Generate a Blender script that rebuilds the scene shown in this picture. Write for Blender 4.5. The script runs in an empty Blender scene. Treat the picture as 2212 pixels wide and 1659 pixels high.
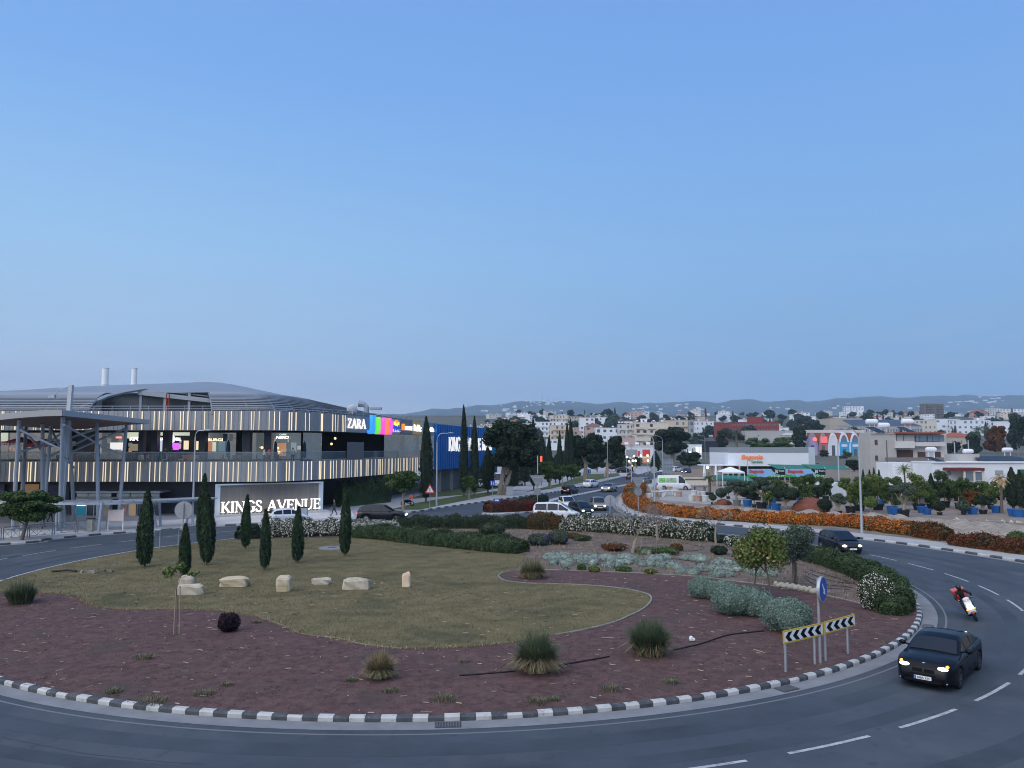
import bpy, math, random
import numpy as np
from mathutils import Vector, Matrix
R = math.radians
rng = np.random.default_rng(7)
random.seed(7)
sc = bpy.context.scene
COL = sc.collection

# ------------------------------------------------------------------ camera, sky, sun, exposure
F, CX, CY, HZ, H = 1662.0, 1106.0, 829.5, 965.0, 7.6
PITCH = math.atan((HZ - CY) / F)
cam = bpy.data.cameras.new("camera")
cam.sensor_width = 36.0
cam.lens = 36.0 * F / 2212.0
cam.clip_end = 30000
cam.clip_start = 0.2
camo = bpy.data.objects.new("camera", cam)
COL.objects.link(camo)
camo.location = (0, 0, H)
camo.rotation_euler = (R(90) + PITCH, 0, 0)
sc.camera = camo

SUN_EL, SUN_ROT = R(4), R(-142)
w = bpy.data.worlds.new("World")
sc.world = w
w.use_nodes = True
nt = w.node_tree
nt.nodes.clear()
N = nt.nodes.new
out = N('ShaderNodeOutputWorld'); bg = N('ShaderNodeBackground')
sky = N('ShaderNodeTexSky'); sky.sky_type = 'NISHITA'; sky.sun_disc = False
sky.sun_elevation = SUN_EL; sky.sun_rotation = SUN_ROT
tc = N('ShaderNodeTexCoord'); sep = N('ShaderNodeSeparateXYZ')
nt.links.new(tc.outputs['Generated'], sep.inputs[0])
def ramp(tree, stops, fac):
    r = tree.nodes.new('ShaderNodeValToRGB')
    el = r.color_ramp.elements
    while len(el) < len(stops): el.new(0.5)
    for e, (p, c) in zip(el, stops):
        e.position = p; e.color = (*c, 1)
    tree.links.new(fac, r.inputs[0])
    return r.outputs[0]
def srgb(r, g, b):
    f = lambda c: (c / 255 / 12.92) if c / 255 <= 0.04045 else ((c / 255 + 0.055) / 1.055) ** 2.4
    return (f(r), f(g), f(b))
S = srgb
# elevation ramps (position = sin of elevation): afterglow side (west) and the opposite side
west = ramp(nt, [(0.0, S(240, 236, 236)), (0.04, S(218, 220, 233)), (0.075, S(193, 207, 232)), (0.12, S(177, 206, 238)), (0.24, S(157, 201, 243)), (0.42, S(126, 176, 240)), (0.75, S(104, 150, 222))], sep.outputs[2])
east = ramp(nt, [(0.0, S(136, 176, 222)), (0.05, S(128, 170, 218)), (0.12, S(129, 174, 222)), (0.24, S(130, 178, 232)), (0.42, S(118, 168, 234)), (0.75, S(104, 150, 222))], sep.outputs[2])
mr = N('ShaderNodeMapRange'); mr.inputs[1].default_value = -0.62; mr.inputs[2].default_value = 0.5
mr.interpolation_type = 'SMOOTHSTEP'
nt.links.new(sep.outputs[0], mr.inputs[0])
mx = N('ShaderNodeMix'); mx.data_type = 'RGBA'
nt.links.new(mr.outputs[0], mx.inputs[0]); nt.links.new(west, mx.inputs[6]); nt.links.new(east, mx.inputs[7])
# thin grey streaks of cloud low in the west
mp = N('ShaderNodeMapping'); mp.inputs['Scale'].default_value = (2.2, 2.2, 26)
nt.links.new(tc.outputs['Generated'], mp.inputs[0])
nz = N('ShaderNodeTexNoise'); nz.inputs['Scale'].default_value = 2.2; nz.inputs['Detail'].default_value = 6
nt.links.new(mp.outputs[0], nz.inputs[0])
cr = ramp(nt, [(0.50, (0, 0, 0)), (0.72, (1, 1, 1))], nz.outputs[0])
band = ramp(nt, [(0.03, (1, 1, 1)), (0.14, (0.35, .35, .35)), (0.22, (0, 0, 0))], sep.outputs[2])
mm = N('ShaderNodeMath'); mm.operation = 'MULTIPLY'
nt.links.new(cr, mm.inputs[0]); nt.links.new(band, mm.inputs[1])
mm2 = N('ShaderNodeMath'); mm2.operation = 'MULTIPLY'; mm2.inputs[1].default_value = 0.62
nt.links.new(mm.outputs[0], mm2.inputs[0])
mc = N('ShaderNodeMix'); mc.data_type = 'RGBA'
mc.inputs[7].default_value = (*S(158, 180, 212), 1)
nt.links.new(mm2.outputs[0], mc.inputs[0]); nt.links.new(mx.outputs[2], mc.inputs[6])
# the physical sky added underneath, weak at dusk
sk = N('ShaderNodeVectorMath'); sk.operation = 'SCALE'; sk.inputs[3].default_value = 0.01
nt.links.new(sky.outputs[0], sk.inputs[0])
ad = N('ShaderNodeVectorMath'); ad.operation = 'ADD'
nt.links.new(mc.outputs[2], ad.inputs[0]); nt.links.new(sk.outputs[0], ad.inputs[1])
# added out-of-view sky glow high over the viewer's left shoulder, lifts the ground light
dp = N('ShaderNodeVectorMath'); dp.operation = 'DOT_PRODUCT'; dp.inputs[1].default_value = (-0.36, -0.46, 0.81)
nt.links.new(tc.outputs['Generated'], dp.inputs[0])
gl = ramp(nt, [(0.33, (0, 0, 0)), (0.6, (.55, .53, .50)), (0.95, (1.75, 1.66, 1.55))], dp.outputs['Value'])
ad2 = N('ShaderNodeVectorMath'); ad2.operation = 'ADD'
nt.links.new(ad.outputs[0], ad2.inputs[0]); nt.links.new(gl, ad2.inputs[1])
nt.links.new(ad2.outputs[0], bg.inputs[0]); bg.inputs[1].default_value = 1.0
nt.links.new(bg.outputs[0], out.inputs[0])

sun = bpy.data.lights.new("sun", 'SUN'); sun.energy = 0.6; sun.angle = R(25); sun.color = (1, .87, .78)
so = bpy.data.objects.new("sun", sun); COL.objects.link(so)
so.rotation_euler = (R(55), 0, R(-45))
sc.view_settings.view_transform = 'Standard'
sc.view_settings.look = 'None'
sc.view_settings.exposure = 0.0
sc.view_settings.gamma = 1.0
sc.cycles.filter_width = 1.05
sc.cycles.max_bounces = 6
sc.cycles.volume_bounces = 0

# ------------------------------------------------------------------ helpers
cp, sp = math.cos(PITCH), math.sin(PITCH)
def ray(u, v):
    a = CY - v
    return Vector((u - CX, F * cp - a * sp, F * sp + a * cp))
def G(u, v, z=0.0):                      # a point of the photograph on the level ground
    d = ray(u, v); t = (z - H) / d.z
    return Vector((d.x * t, d.y * t, z))
def P(u, v, Y):                          # a point of the photograph at a known distance
    d = ray(u, v); t = Y / d.y
    return Vector((d.x * t, Y, H + d.z * t))
def sm(a, b, x):
    t = np.clip((x - a) / (b - a), 0, 1); return t * t * (3 - 2 * t)
def T(y):                                # the land rises behind the town
    return 11 * sm(260, 720, y) + 52 * sm(560, 1420, y)
def GT(u, v):
    d = ray(u, v)
    ys = np.arange(140, 1600, 1.0)
    zs = H + d.z / d.y * ys
    i = np.where(zs <= T(ys))[0]
    y = ys[i[0]] if len(i) else 1400.0
    return Vector((d.x / d.y * y, y, float(T(y))))
C0 = Vector((-3.75, 47.1, 0)); RI, RO = 25.12, 36.2     # roundabout

MATS = {}
def mat(name, col, rough=0.7, metal=0.0, var=0.0, scale=1.0, bump=0.0, emit=0.0, ecol=None, spec=0.3, col2=None, detail=4, island=0.0, coat=0.0, alpha=1.0, stretch=None, patch=None):
    if name in MATS: return MATS[name]
    m = bpy.data.materials.new(name); m.use_nodes = True
    t = m.node_tree; b = t.nodes['Principled BSDF']
    b.inputs['Roughness'].default_value = rough; b.inputs['Metallic'].default_value = metal
    b.inputs['Specular IOR Level'].default_value = spec
    b.inputs['Coat Weight'].default_value = coat
    b.inputs['Base Color'].default_value = (*col, 1)
    if alpha < 1: b.inputs['Alpha'].default_value = alpha
    if emit:
        b.inputs['Emission Color'].default_value = (*(ecol or col), 1); b.inputs['Emission Strength'].default_value = emit
    c = None
    if var or bump or col2:
        g = t.nodes.new('ShaderNodeTexCoord')
        src = g.outputs['Object']
        if stretch:
            mpn = t.nodes.new('ShaderNodeMapping'); mpn.inputs['Scale'].default_value = stretch
            t.links.new(src, mpn.inputs[0]); src = mpn.outputs[0]
        n = t.nodes.new('ShaderNodeTexNoise'); n.inputs['Scale'].default_value = scale; n.inputs['Detail'].default_value = detail
        n.inputs['Roughness'].default_value = .62
        t.links.new(src, n.inputs[0])
        if var or col2:
            c2 = col2 or tuple(min(1, k * (1 + var)) for k in col)
            c1 = col if col2 else tuple(k * (1 - var) for k in col)
            c = ramp(t, [(0.32, c1), (0.68, c2)], n.outputs[0])
        if bump:
            bn = t.nodes.new('ShaderNodeBump'); bn.inputs['Strength'].default_value = bump; bn.inputs['Distance'].default_value = 0.05
            t.links.new(n.outputs[0], bn.inputs['Height']); t.links.new(bn.outputs[0], b.inputs['Normal'])
    if patch:                        # patches of a second colour at a larger scale
        g2 = t.nodes.new('ShaderNodeTexCoord')
        for pc, psc, p0, p1 in patch:
            n2 = t.nodes.new('ShaderNodeTexNoise'); n2.inputs['Scale'].default_value = psc; n2.inputs['Detail'].default_value = 7; n2.inputs['Roughness'].default_value = .68
            t.links.new(g2.outputs['Object'], n2.inputs[0]); f2 = ramp(t, [(p0, (0, 0, 0)), (p1, (1, 1, 1))], n2.outputs[0])
            mxn = t.nodes.new('ShaderNodeMix'); mxn.data_type = 'RGBA'; mxn.inputs[7].default_value = (*pc, 1)
            t.links.new(f2, mxn.inputs[0]); t.links.new(c, mxn.inputs[6]); c = mxn.outputs[2]
    if island:
        ge = t.nodes.new('ShaderNodeNewGeometry')
        hs = t.nodes.new('ShaderNodeHueSaturation')
        m1 = t.nodes.new('ShaderNodeMapRange'); m1.inputs[3].default_value = 1 - island; m1.inputs[4].default_value = 1 + island
        t.links.new(ge.outputs['Random Per Island'], m1.inputs[0]); t.links.new(m1.outputs[0], hs.inputs['Value'])
        if c: t.links.new(c, hs.inputs['Color'])
        else: hs.inputs['Color'].default_value = (*col, 1)
        c = hs.outputs[0]
    if c: t.links.new(c, b.inputs['Base Color'])
    MATS[name] = m
    return m
def emat(name, col, s): return mat(name, tuple(c * .5 for c in col), emit=s, ecol=col)

class MB:
    def __init__(s): s.v = []; s.f = []; s.mi = []; s.M = None; s.m = 0
    def add(s, vs, fs):
        b = len(s.v)
        for p in vs:
            p = Vector(p)
            s.v.append(tuple(s.M @ p) if s.M else tuple(p))
        for f in fs: s.f.append(tuple(b + i for i in f)); s.mi.append(s.m)
        return s
    def box(s, x0, x1, y0, y1, z0, z1):
        return s.add([(x0, y0, z0), (x1, y0, z0), (x1, y1, z0), (x0, y1, z0), (x0, y0, z1), (x1, y0, z1), (x1, y1, z1), (x0, y1, z1)],
                     [(0, 3, 2, 1), (4, 5, 6, 7), (0, 1, 5, 4), (1, 2, 6, 5), (2, 3, 7, 6), (3, 0, 4, 7)])
    def cbox(s, c, d): return s.box(c[0] - d[0] / 2, c[0] + d[0] / 2, c[1] - d[1] / 2, c[1] + d[1] / 2, c[2] - d[2] / 2, c[2] + d[2] / 2)
    def bar(s, a, b, wdt, hgt=None, upv=(0, 0, 1)):           # rectangular bar between two points
        a, b = Vector(a), Vector(b); d = (b - a).normalized(); up = Vector(upv)
        if abs(d.dot(up)) > .99: up = Vector((0, 1, 0))
        sd = d.cross(up).normalized() * (wdt / 2); u2 = sd.cross(d).normalized() * ((hgt or wdt) / 2)
        vs = [a - sd - u2, a + sd - u2, a + sd + u2, a - sd + u2, b - sd - u2, b + sd - u2, b + sd + u2, b - sd + u2]
        return s.add(vs, [(0, 1, 2, 3), (7, 6, 5, 4), (0, 4, 5, 1), (1, 5, 6, 2), (2, 6, 7, 3), (3, 7, 4, 0)])
    def tube(s, pts, r, n=8, cap=True):
        pts = [Vector(p) for p in pts]
        rs = r if isinstance(r, (list, tuple)) else [r] * len(pts)
        vs = []; fs = []
        for i, p in enumerate(pts):
            d = (pts[min(i + 1, len(pts) - 1)] - pts[max(i - 1, 0)]).normalized()
            a = d.cross(Vector((0, 0, 1)) if abs(d.z) < .95 else Vector((1, 0, 0))).normalized(); b = d.cross(a)
            for k in range(n):
                t = 2 * math.pi * k / n
                vs.append(p + (a * math.cos(t) + b * math.sin(t)) * rs[i])
        for i in range(len(pts) - 1):
            for k in range(n):
                k2 = (k + 1) % n
                fs.append((i * n + k, i * n + k2, (i + 1) * n + k2, (i + 1) * n + k))
        if cap: fs += [tuple(range(n))[::-1], tuple(range((len(pts) - 1) * n, len(pts) * n))]
        return s.add(vs, fs)
    def lathe(s, prof, n=16, c=(0, 0, 0), axis='z', arc=None):
        vs = []; fs = []; m = len(prof); c = Vector(c)
        for k in range(n):
            t = 2 * math.pi * k / n
            for r, z in prof:
                q = (r * math.cos(t), r * math.sin(t), z)
                if axis == 'y': q = (q[0], q[2], q[1])
                if axis == 'x': q = (q[2], q[0], q[1])
                vs.append(c + Vector(q))
        for k in range(n):
            k2 = (k + 1) % n
            for j in range(m - 1): fs.append((k * m + j, k2 * m + j, k2 * m + j + 1, k * m + j + 1))
        return s.add(vs, fs)
    def ell(s, c, r, n=12, m=7):
        prof = [(max(1e-4, math.cos(-math.pi / 2 + math.pi * j / m)), math.sin(-math.pi / 2 + math.pi * j / m)) for j in range(m + 1)]
        vs = []; fs = []
        for k in range(n):
            t = 2 * math.pi * k / n
            for a, z in prof: vs.append((c[0] + r[0] * a * math.cos(t), c[1] + r[1] * a * math.sin(t), c[2] + r[2] * z))
        q = m + 1
        for k in range(n):
            k2 = (k + 1) % n
            for j in range(m): fs.append((k * q + j, k2 * q + j, k2 * q + j + 1, k * q + j + 1))
        return s.add(vs, fs)
    def prism(s, poly, z0, z1):
        n = len(poly)
        ar = sum(poly[i][0] * poly[(i + 1) % n][1] - poly[(i + 1) % n][0] * poly[i][1] for i in range(n))
        if ar < 0: poly = poly[::-1]
        vs = [(p[0], p[1], z0) for p in poly] + [(p[0], p[1], z1) for p in poly]
        fs = [tuple(range(n))[::-1], tuple(range(n, 2 * n))] + [(i, (i + 1) % n, n + (i + 1) % n, n + i) for i in range(n)]
        return s.add(vs, fs)
    def strip(s, A, B):
        n = len(A)
        return s.add(list(A) + list(B), [(i, i + 1, n + i + 1, n + i) for i in range(n - 1)])
    def build(s, name, mats, parent=None, smooth=False, world=False):
        me = bpy.data.meshes.new(name); me.from_pydata(s.v, [], s.f)
        for m in (mats if isinstance(mats, (list, tuple)) else [mats]): me.materials.append(m)
        me.polygons.foreach_set('material_index', s.mi)
        if smooth: me.polygons.foreach_set('use_smooth', [True] * len(s.f))
        me.update()
        return link(name, me, parent, world)
def link(name, me, parent=None, world=False):
    o = bpy.data.objects.new(name, me); COL.objects.link(o)
    if parent:
        o.parent = parent
        if world and parent.parent is None: o.matrix_parent_inverse = parent.matrix_basis.inverted()
    return o
def tag(o, label=None, cat=None, group=None, kind=None):
    if label: o['label'] = label
    if cat: o['category'] = cat
    if group: o['group'] = group
    if kind: o['kind'] = kind
    return o
def thing(name, label, cat, loc=(0, 0, 0), rz=0, group=None):
    o = bpy.data.objects.new(name, None); COL.objects.link(o)
    o.empty_display_size = .3
    o.matrix_basis = Matrix.Translation(Vector(loc)) @ Matrix.Rotation(rz, 4, 'Z')
    return tag(o, label, cat, group)
KIDS = {}
def dup(root, loc, rz=0, label=None, group=None, scale=1.0):
    if root not in KIDS: KIDS[root] = [(c, list(c.children)) for c in root.children]
    r = root.copy(); COL.objects.link(r)
    r.matrix_basis = Matrix.Translation(Vector(loc)) @ Matrix.Rotation(rz, 4, 'Z') @ Matrix.Diagonal((*((scale,) * 3 if not isinstance(scale, tuple) else scale), 1))
    if label: r['label'] = label
    if group: r['group'] = group
    for ch, sub in KIDS[root]:
        c = ch.copy(); COL.objects.link(c); c.parent = r
        for g in sub:
            d = g.copy(); COL.objects.link(d); d.parent = c
    return r
def npmesh(name, V, Fq, mats, mi=None, smooth=False):
    me = bpy.data.meshes.new(name)
    V = np.asarray(V, np.float32); Fq = np.asarray(Fq, np.int32); k = Fq.shape[1]
    me.vertices.add(len(V)); me.vertices.foreach_set('co', V.ravel())
    me.loops.add(Fq.size); me.loops.foreach_set('vertex_index', Fq.ravel())
    me.polygons.add(len(Fq)); me.polygons.foreach_set('loop_start', np.arange(0, Fq.size, k, dtype=np.int32))
    me.polygons.foreach_set('loop_total', np.full(len(Fq), k, np.int32))
    for m in (mats if isinstance(mats, (list, tuple)) else [mats]): me.materials.append(m)
    if mi is not None: me.polygons.foreach_set('material_index', np.asarray(mi, np.int32))
    me.update(calc_edges=True); me.validate()
    return me
def unit(a): return a / (np.linalg.norm(a, axis=1, keepdims=True) + 1e-9)
def leaves(Pt, Nr, size, asp=1.6, up=0.0, jit=.8):       # leaf-shaped faces lying roughly along the surface
    n = len(Pt)
    nr = unit(Nr + rng.normal(0, jit, (n, 3)))
    d = rng.normal(0, 1, (n, 3)); d[:, 2] += up * 3
    d = unit(d - nr * (d * nr).sum(1, keepdims=True))
    e = np.cross(nr, d)
    s = size * rng.uniform(.6, 1.35, (n, 1))
    V = np.stack([Pt - d * s * asp * .5, Pt + e * s * .5, Pt + d * s * asp * .5, Pt - e * s * .5], 1).reshape(-1, 3)
    return V, np.arange(4 * n).reshape(-1, 4)
def blobs_pts(bl, n, inner=.72):
    bl = np.array(bl, float); wgt = (bl[:, 3] * bl[:, 4] + bl[:, 3] * bl[:, 5]); wgt /= wgt.sum()
    k = rng.choice(len(bl), n, p=wgt)
    d = unit(rng.normal(0, 1, (n, 3)))
    rr = rng.uniform(inner ** 3, 1.0, (n, 1)) ** (1 / 3) * rng.normal(1, .05, (n, 1))
    return bl[k, :3] + d * bl[k, 3:6] * rr, unit(d / bl[k, 3:6])
def crown_mesh(name, bl, n, size, m, asp=1.6, up=0, core=.78, inner=.72, jit=.8, flowers=None):
    Pt, Nr = blobs_pts(bl, n, inner)
    V, Fq = leaves(Pt, Nr, size, asp, up, jit)
    mi = np.zeros(len(Fq), int)
    if flowers: mi[(rng.random(len(Fq)) < flowers)] = 1
    mb = MB()
    if core:
        for b in bl: mb.ell(b[:3], [k * core for k in b[3:6]], 8, 5)
        cv = np.array(mb.v); cf = np.array(mb.f)
        Fq = np.concatenate([Fq, cf + len(V)]); V = np.concatenate([V, cv]); mi = np.concatenate([mi, np.zeros(len(cf), int)])
    return npmesh(name, V, Fq, m, mi)
# ------------------------------------------------------------------ writing
def text_mesh(s, bold=0.0, ext=.03):
    cu = bpy.data.curves.new("lettering", 'FONT'); cu.body = s; cu.extrude = ext; cu.offset = bold
    cu.resolution_u = 3
    o = bpy.data.objects.new("lettering", cu); COL.objects.link(o)
    dg = bpy.context.evaluated_depsgraph_get()
    me = bpy.data.meshes.new_from_object(o.evaluated_get(dg))
    bpy.data.objects.remove(o); bpy.data.curves.remove(cu)
    return me
TH, TN = .17, .08
SERIF = {
 'K': (.86, [('s', .17, TH), ((.24, .42), (.70, 1), TN), ((.36, .56), (.76, 0), TH), ('f', .70, 1, .1), ('f', .76, 0, .1)]),
 'I': (.40, [('s', .20, TH)]),
 'N': (.98, [('s', .16, TN), ('s', .82, TN), ((.13, 1), (.80, 0), TH)]),
 'G': (.92, [('p', [(.80, .80), (.66, .96), (.48, 1), (.27, .92), (.13, .70), (.10, .48), (.14, .24), (.30, .06), (.50, 0), (.70, .06), (.78, .14)], .12), ((.76, .06), (.76, .44), TH), ('f', .76, .44, .16)]),
 'S': (.66, [('p', [(.54, .78), (.50, .93), (.34, 1), (.18, .95), (.11, .80), (.16, .64), (.34, .52), (.52, .40), (.58, .22), (.50, .06), (.32, 0), (.15, .06), (.10, .24)], .13)]),
 'A': (.96, [((.10, 0), (.48, 1), TN), ((.46, 1), (.84, 0), TH), ((.24, .34), (.70, .34), TN), ('f', .10, 0, .12), ('f', .84, 0, .15)]),
 'V': (.94, [((.12, 1), (.50, 0), TH), ((.50, 0), (.84, 1), TN), ('f', .12, 1, .15), ('f', .84, 1, .12)]),
 'E': (.76, [('s', .17, TH), ((.17, .96), (.66, .96), TN), ((.17, .51), (.54, .51), TN), ((.17, .04), (.68, .04), TN), ((.65, 1), (.65, .78), .06), ((.67, 0), (.67, .24), .06), ((.53, .42), (.53, .60), .05)]),
 'U': (.94, [((.18, 1), (.18, .28), TH), ('p', [(.18, .30), (.26, .08), (.46, 0), (.66, .07), (.76, .30)], .11), ((.76, .28), (.76, 1), TN), ('f', .18, 1, .17), ('f', .76, 1, .13)]),
 'Z': (.80, [((.12, .96), (.70, .96), TN), ((.66, .96), (.12, .04), TH), ((.12, .04), (.72, .04), TN), ((.13, 1), (.13, .78), .06), ((.71, 0), (.71, .24), .06)]),
 'R': (.86, [('s', .17, TH), ('p', [(.17, .96), (.46, .96), (.62, .86), (.64, .70), (.58, .56), (.42, .49), (.17, .49)], .10), ((.42, .50), (.76, 0), TH), ('f', .76, 0, .1)]),
 'M': (1.1, [('s', .14, TN), ((.14, 1), (.52, .05), TH), ((.52, .05), (.90, 1), TN), ('s', .92, TH)]),
 'L': (.72, [('s', .17, TH), ((.17, .04), (.62, .04), TN), ((.61, 0), (.61, .26), .06)]),
}
def serif_letter(ch, depth=.1):
    adv, st = SERIF[ch]; mb = MB(); k = 0
    def bar(a, b, wd):
        nonlocal k
        k += 1; d0 = depth + .004 * k / 3
        a = Vector((a[0], a[1], 0)); b = Vector((b[0], b[1], 0)); d = (b - a).normalized(); n = Vector((-d.y, d.x, 0)) * wd / 2
        q = [a - n, b - n, b + n, a + n]
        mb.add([p + Vector((0, 0, -.01)) for p in q] + [p + Vector((0, 0, d0)) for p in q], [(3, 2, 1, 0), (4, 5, 6, 7), (0, 1, 5, 4), (1, 2, 6, 5), (2, 3, 7, 6), (3, 0, 4, 7)])
    for s in st:
        if s[0] == 's':
            x, wd = s[1], s[2]; bar((x, 0), (x, 1), wd)
            for y in (.025, .975): bar((x - wd / 2 - .08, y), (x + wd / 2 + .08, y), .05)
        elif s[0] == 'p':
            for a, b in zip(s[1], s[1][1:]):
                d = (Vector(b) - Vector(a)).normalized() * .02
                bar((a[0] - d.x, a[1] - d.y), (b[0] + d.x, b[1] + d.y), s[2])
        elif s[0] == 'f': bar((s[1] - s[3], s[2] + (.025 if s[2] < .5 else -.025)), (s[1] + s[3], s[2] + (.025 if s[2] < .5 else -.025)), .05)
        else: bar(*s)
    return mb, adv
def wall_frame(p, ux):
    ux = Vector((ux[0], ux[1], 0)).normalized(); n = ux.cross(Vector((0, 0, 1)))
    M = Matrix.Identity(4)
    for i in range(3): M[i][0] = ux[i]; M[i][1] = (0, 0, 1)[i]; M[i][2] = n[i]; M[i][3] = p[i]
    return M
def serif_sign(parent, s, p0, p1, h, m, depth=.1):       # one mesh per letter, upright between two points
    p0, p1 = Vector(p0), Vector(p1); tot = sum(.45 if c == ' ' else SERIF[c][0] for c in s); L = (p1 - p0).length
    x = 0
    for c in s:
        if c == ' ': x += .45; continue
        mb, adv = serif_letter(c, depth)
        sx = L / tot
        M = wall_frame(p0.lerp(p1, x / tot), p1 - p0) @ Matrix.Diagonal((sx, h, 1, 1))
        mb2 = MB(); mb2.M = M; mb2.add(mb.v, mb.f)
        mb2.build("letter", m, parent, world=True)
        x += adv
def text_on(parent, s, p0, p1, z0, z1, m, name="lettering", bold=0, ext=.03, world=True, shear=0):
    me = text_mesh(s, bold, ext)
    co = np.empty(len(me.vertices) * 3, np.float32); me.vertices.foreach_get('co', co); co = co.reshape(-1, 3)
    lo, hi = co.min(0), co.max(0)
    p0, p1 = Vector(p0), Vector(p1); L = (Vector((p1.x, p1.y, 0)) - Vector((p0.x, p0.y, 0))).length
    q = (co - lo) / (hi - lo + 1e-6)
    M = np.array(wall_frame((p0.x, p0.y, 0), p1 - p0))
    loc = np.stack([q[:, 0] * L + shear * q[:, 1] * (z1 - z0), z0 + q[:, 1] * (z1 - z0) + (p1.z - p0.z) * q[:, 0] * 0, co[:, 2] - lo[2]], 1)
    wco = loc @ M[:3, :3].T + M[:3, 3]
    me.vertices.foreach_set('co', wco.astype(np.float32).ravel()); me.materials.clear(); me.materials.append(m); me.update()
    return link(name, me, parent, world)

# ------------------------------------------------------------------ ground, roads, kerbs
M_asph = mat('asphalt', (.057, .069, .084), .88, spec=.15, var=.16, scale=.22, detail=9, patch=[((.075, .087, .101), .12, .5, .62), ((.036, .044, .052), 1.7, .58, .72), ((.082, .09, .098), .55, .64, .72)])
M_asph2 = mat('asphalt_ground', (.115, .12, .13), .9, var=.2, scale=.05)
M_kw = mat('kerb_white', (.43, .43, .41), .75, var=.12, scale=3, patch=[((.25, .25, .24), 5, .58, .7)])
M_kb = mat('kerb_black', (.065, .07, .075), .75, var=.3, scale=3, patch=[((.20, .20, .19), 6, .6, .72)])
M_conc = mat('concrete', (.34, .34, .33), .85, var=.14, scale=1.2, detail=8)
M_gut = mat('gutter_concrete', (.19, .195, .20), .85, var=.16, scale=1.0, detail=8)
M_pave = mat('paving', (.33, .33, .335), .8, var=.10, scale=.5, detail=8)
M_plaza = mat('plaza_paving', (.52, .51, .50), .6, var=.14, scale=.16, detail=3)
M_earth = mat('earth', (.20, .155, .11), .95, var=.3, scale=.7, bump=.5, detail=9)
M_mulch = mat('mulch', (.060, .031, .028), .95, scale=3.0, bump=1.0, detail=12, col2=(.125, .070, .062), patch=[((.062, .048, .040), .35, .52, .7), ((.052, .056, .026), .8, .62, .72), ((.16, .115, .095), 1.6, .63, .74)])
M_soil = mat('brown_soil', (.085, .062, .05), .95, scale=1.1, bump=.9, detail=12, col2=(.18, .132, .105), patch=[((.22, .165, .11), .5, .56, .7), ((.10, .085, .055), .9, .6, .72)])
M_lawn = mat('lawn', (.088, .075, .031), .95, scale=.9, bump=.6, detail=12, col2=(.165, .134, .062), patch=[((.058, .056, .023), .22, .5, .7), ((.165, .125, .068), .35, .56, .72)])
M_verge = mat('verge', (.045, .07, .022), .95, scale=.6, bump=.5, detail=10, col2=(.085, .10, .035))
M_mark = mat('road_paint', (.36, .365, .36), .7, var=.3, scale=4, patch=[((.12, .125, .13), 7, .58, .68)])
M_grit = mat('nursery_gravel', (.30, .285, .26), .95, var=.2, scale=.8, bump=.3, detail=10)
def struct(mb, name, m, **k): return tag(mb.build(name, m, **k), kind='structure')

xs = np.concatenate([np.linspace(-9000, -300, 12), np.linspace(-260, 420, 35), np.linspace(500, 9000, 14)])
ys = np.concatenate([np.linspace(-400, 200, 7), np.linspace(230, 1500, 45), np.linspace(1700, 12000, 20)])
V = np.array([(x, y, float(T(y)) - .06 - (46 * float(sm(1450, 2200, y)))) for y in ys for x in xs])
nx = len(xs)
Fq = np.array([(j * nx + i, j * nx + i + 1, (j + 1) * nx + i + 1, (j + 1) * nx + i) for j in range(len(ys) - 1) for i in range(nx - 1)])
M_land = mat('land', (.05, .058, .042), .95, scale=.012, col2=(.13, .125, .10), detail=8)
o = link('terrain', npmesh('terrain', V, Fq, M_land)); tag(o, kind='structure')

# distant hills
ridge = [(-900, 905), (300, 903), (700, 900), (870, 893), (930, 884), (1000, 880), (1021, 876), (1060, 874), (1120, 867), (1141, 866), (1200, 867), (1245, 865.3), (1275, 869), (1302, 872.5), (1332, 867.5), (1360, 868.5), (1400, 870.5), (1440, 869), (1470, 866), (1520, 867), (1549, 869), (1580, 864), (1613, 861.5), (1640, 864), (1680, 866), (1722, 862), (1745, 865.5), (1780, 864), (1830, 858), (1881, 855), (1930, 857), (1985, 858), (2027, 853), (2100, 852.6), (2150, 854), (2212, 853), (2400, 856), (3400, 870)]
ru, rv = zip(*ridge)
us = np.linspace(-900, 3300, 260); hy = np.linspace(3300, 8200, 36)
def fbm(a, b):
    s = 0
    for i, f in enumerate((1, 2.1, 4.3, 8.9, 17.3)):
        s = s + np.sin(a * f * 1.3 + i * 1.7 + 1.6 * np.sin(b * f * .9 + i)) * np.cos(b * f * 1.1 + i * 2.3) / (1.6 ** i)
    return s
V = []
for y in hy:
    k = (y - 3300) / (7000 - 3300)
    for u in us:
        zr = H + (HZ - np.interp(u, ru, rv)) / F * 7000
        prof = min(k, 1.0) ** 1.25 if k <= 1 else 1 - .5 * (k - 1)
        z = 10 + (zr - 10) * prof
        z += (fbm(u * .011, y * .0016) * 26) * math.sin(math.pi * min(k, 1)) + fbm(u * .05, 3) * 5 * prof
        V.append(((u - CX) / F * y, y, z))
nu = len(us)
Fq = np.array([(j * nu + i, j * nu + i + 1, (j + 1) * nu + i + 1, (j + 1) * nu + i) for j in range(len(hy) - 1) for i in range(nu - 1)])
HV = np.array(V).reshape(len(hy), nu, 3)
M_hill = mat('hill_scrub', (.025, .035, .028), .95, scale=.0028, col2=(.085, .085, .07), detail=10)
me = npmesh('hills', V, Fq, M_hill); me.polygons.foreach_set('use_smooth', [True] * len(Fq))
tag(link('hills', me), kind='structure')
mb = MB()
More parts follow.
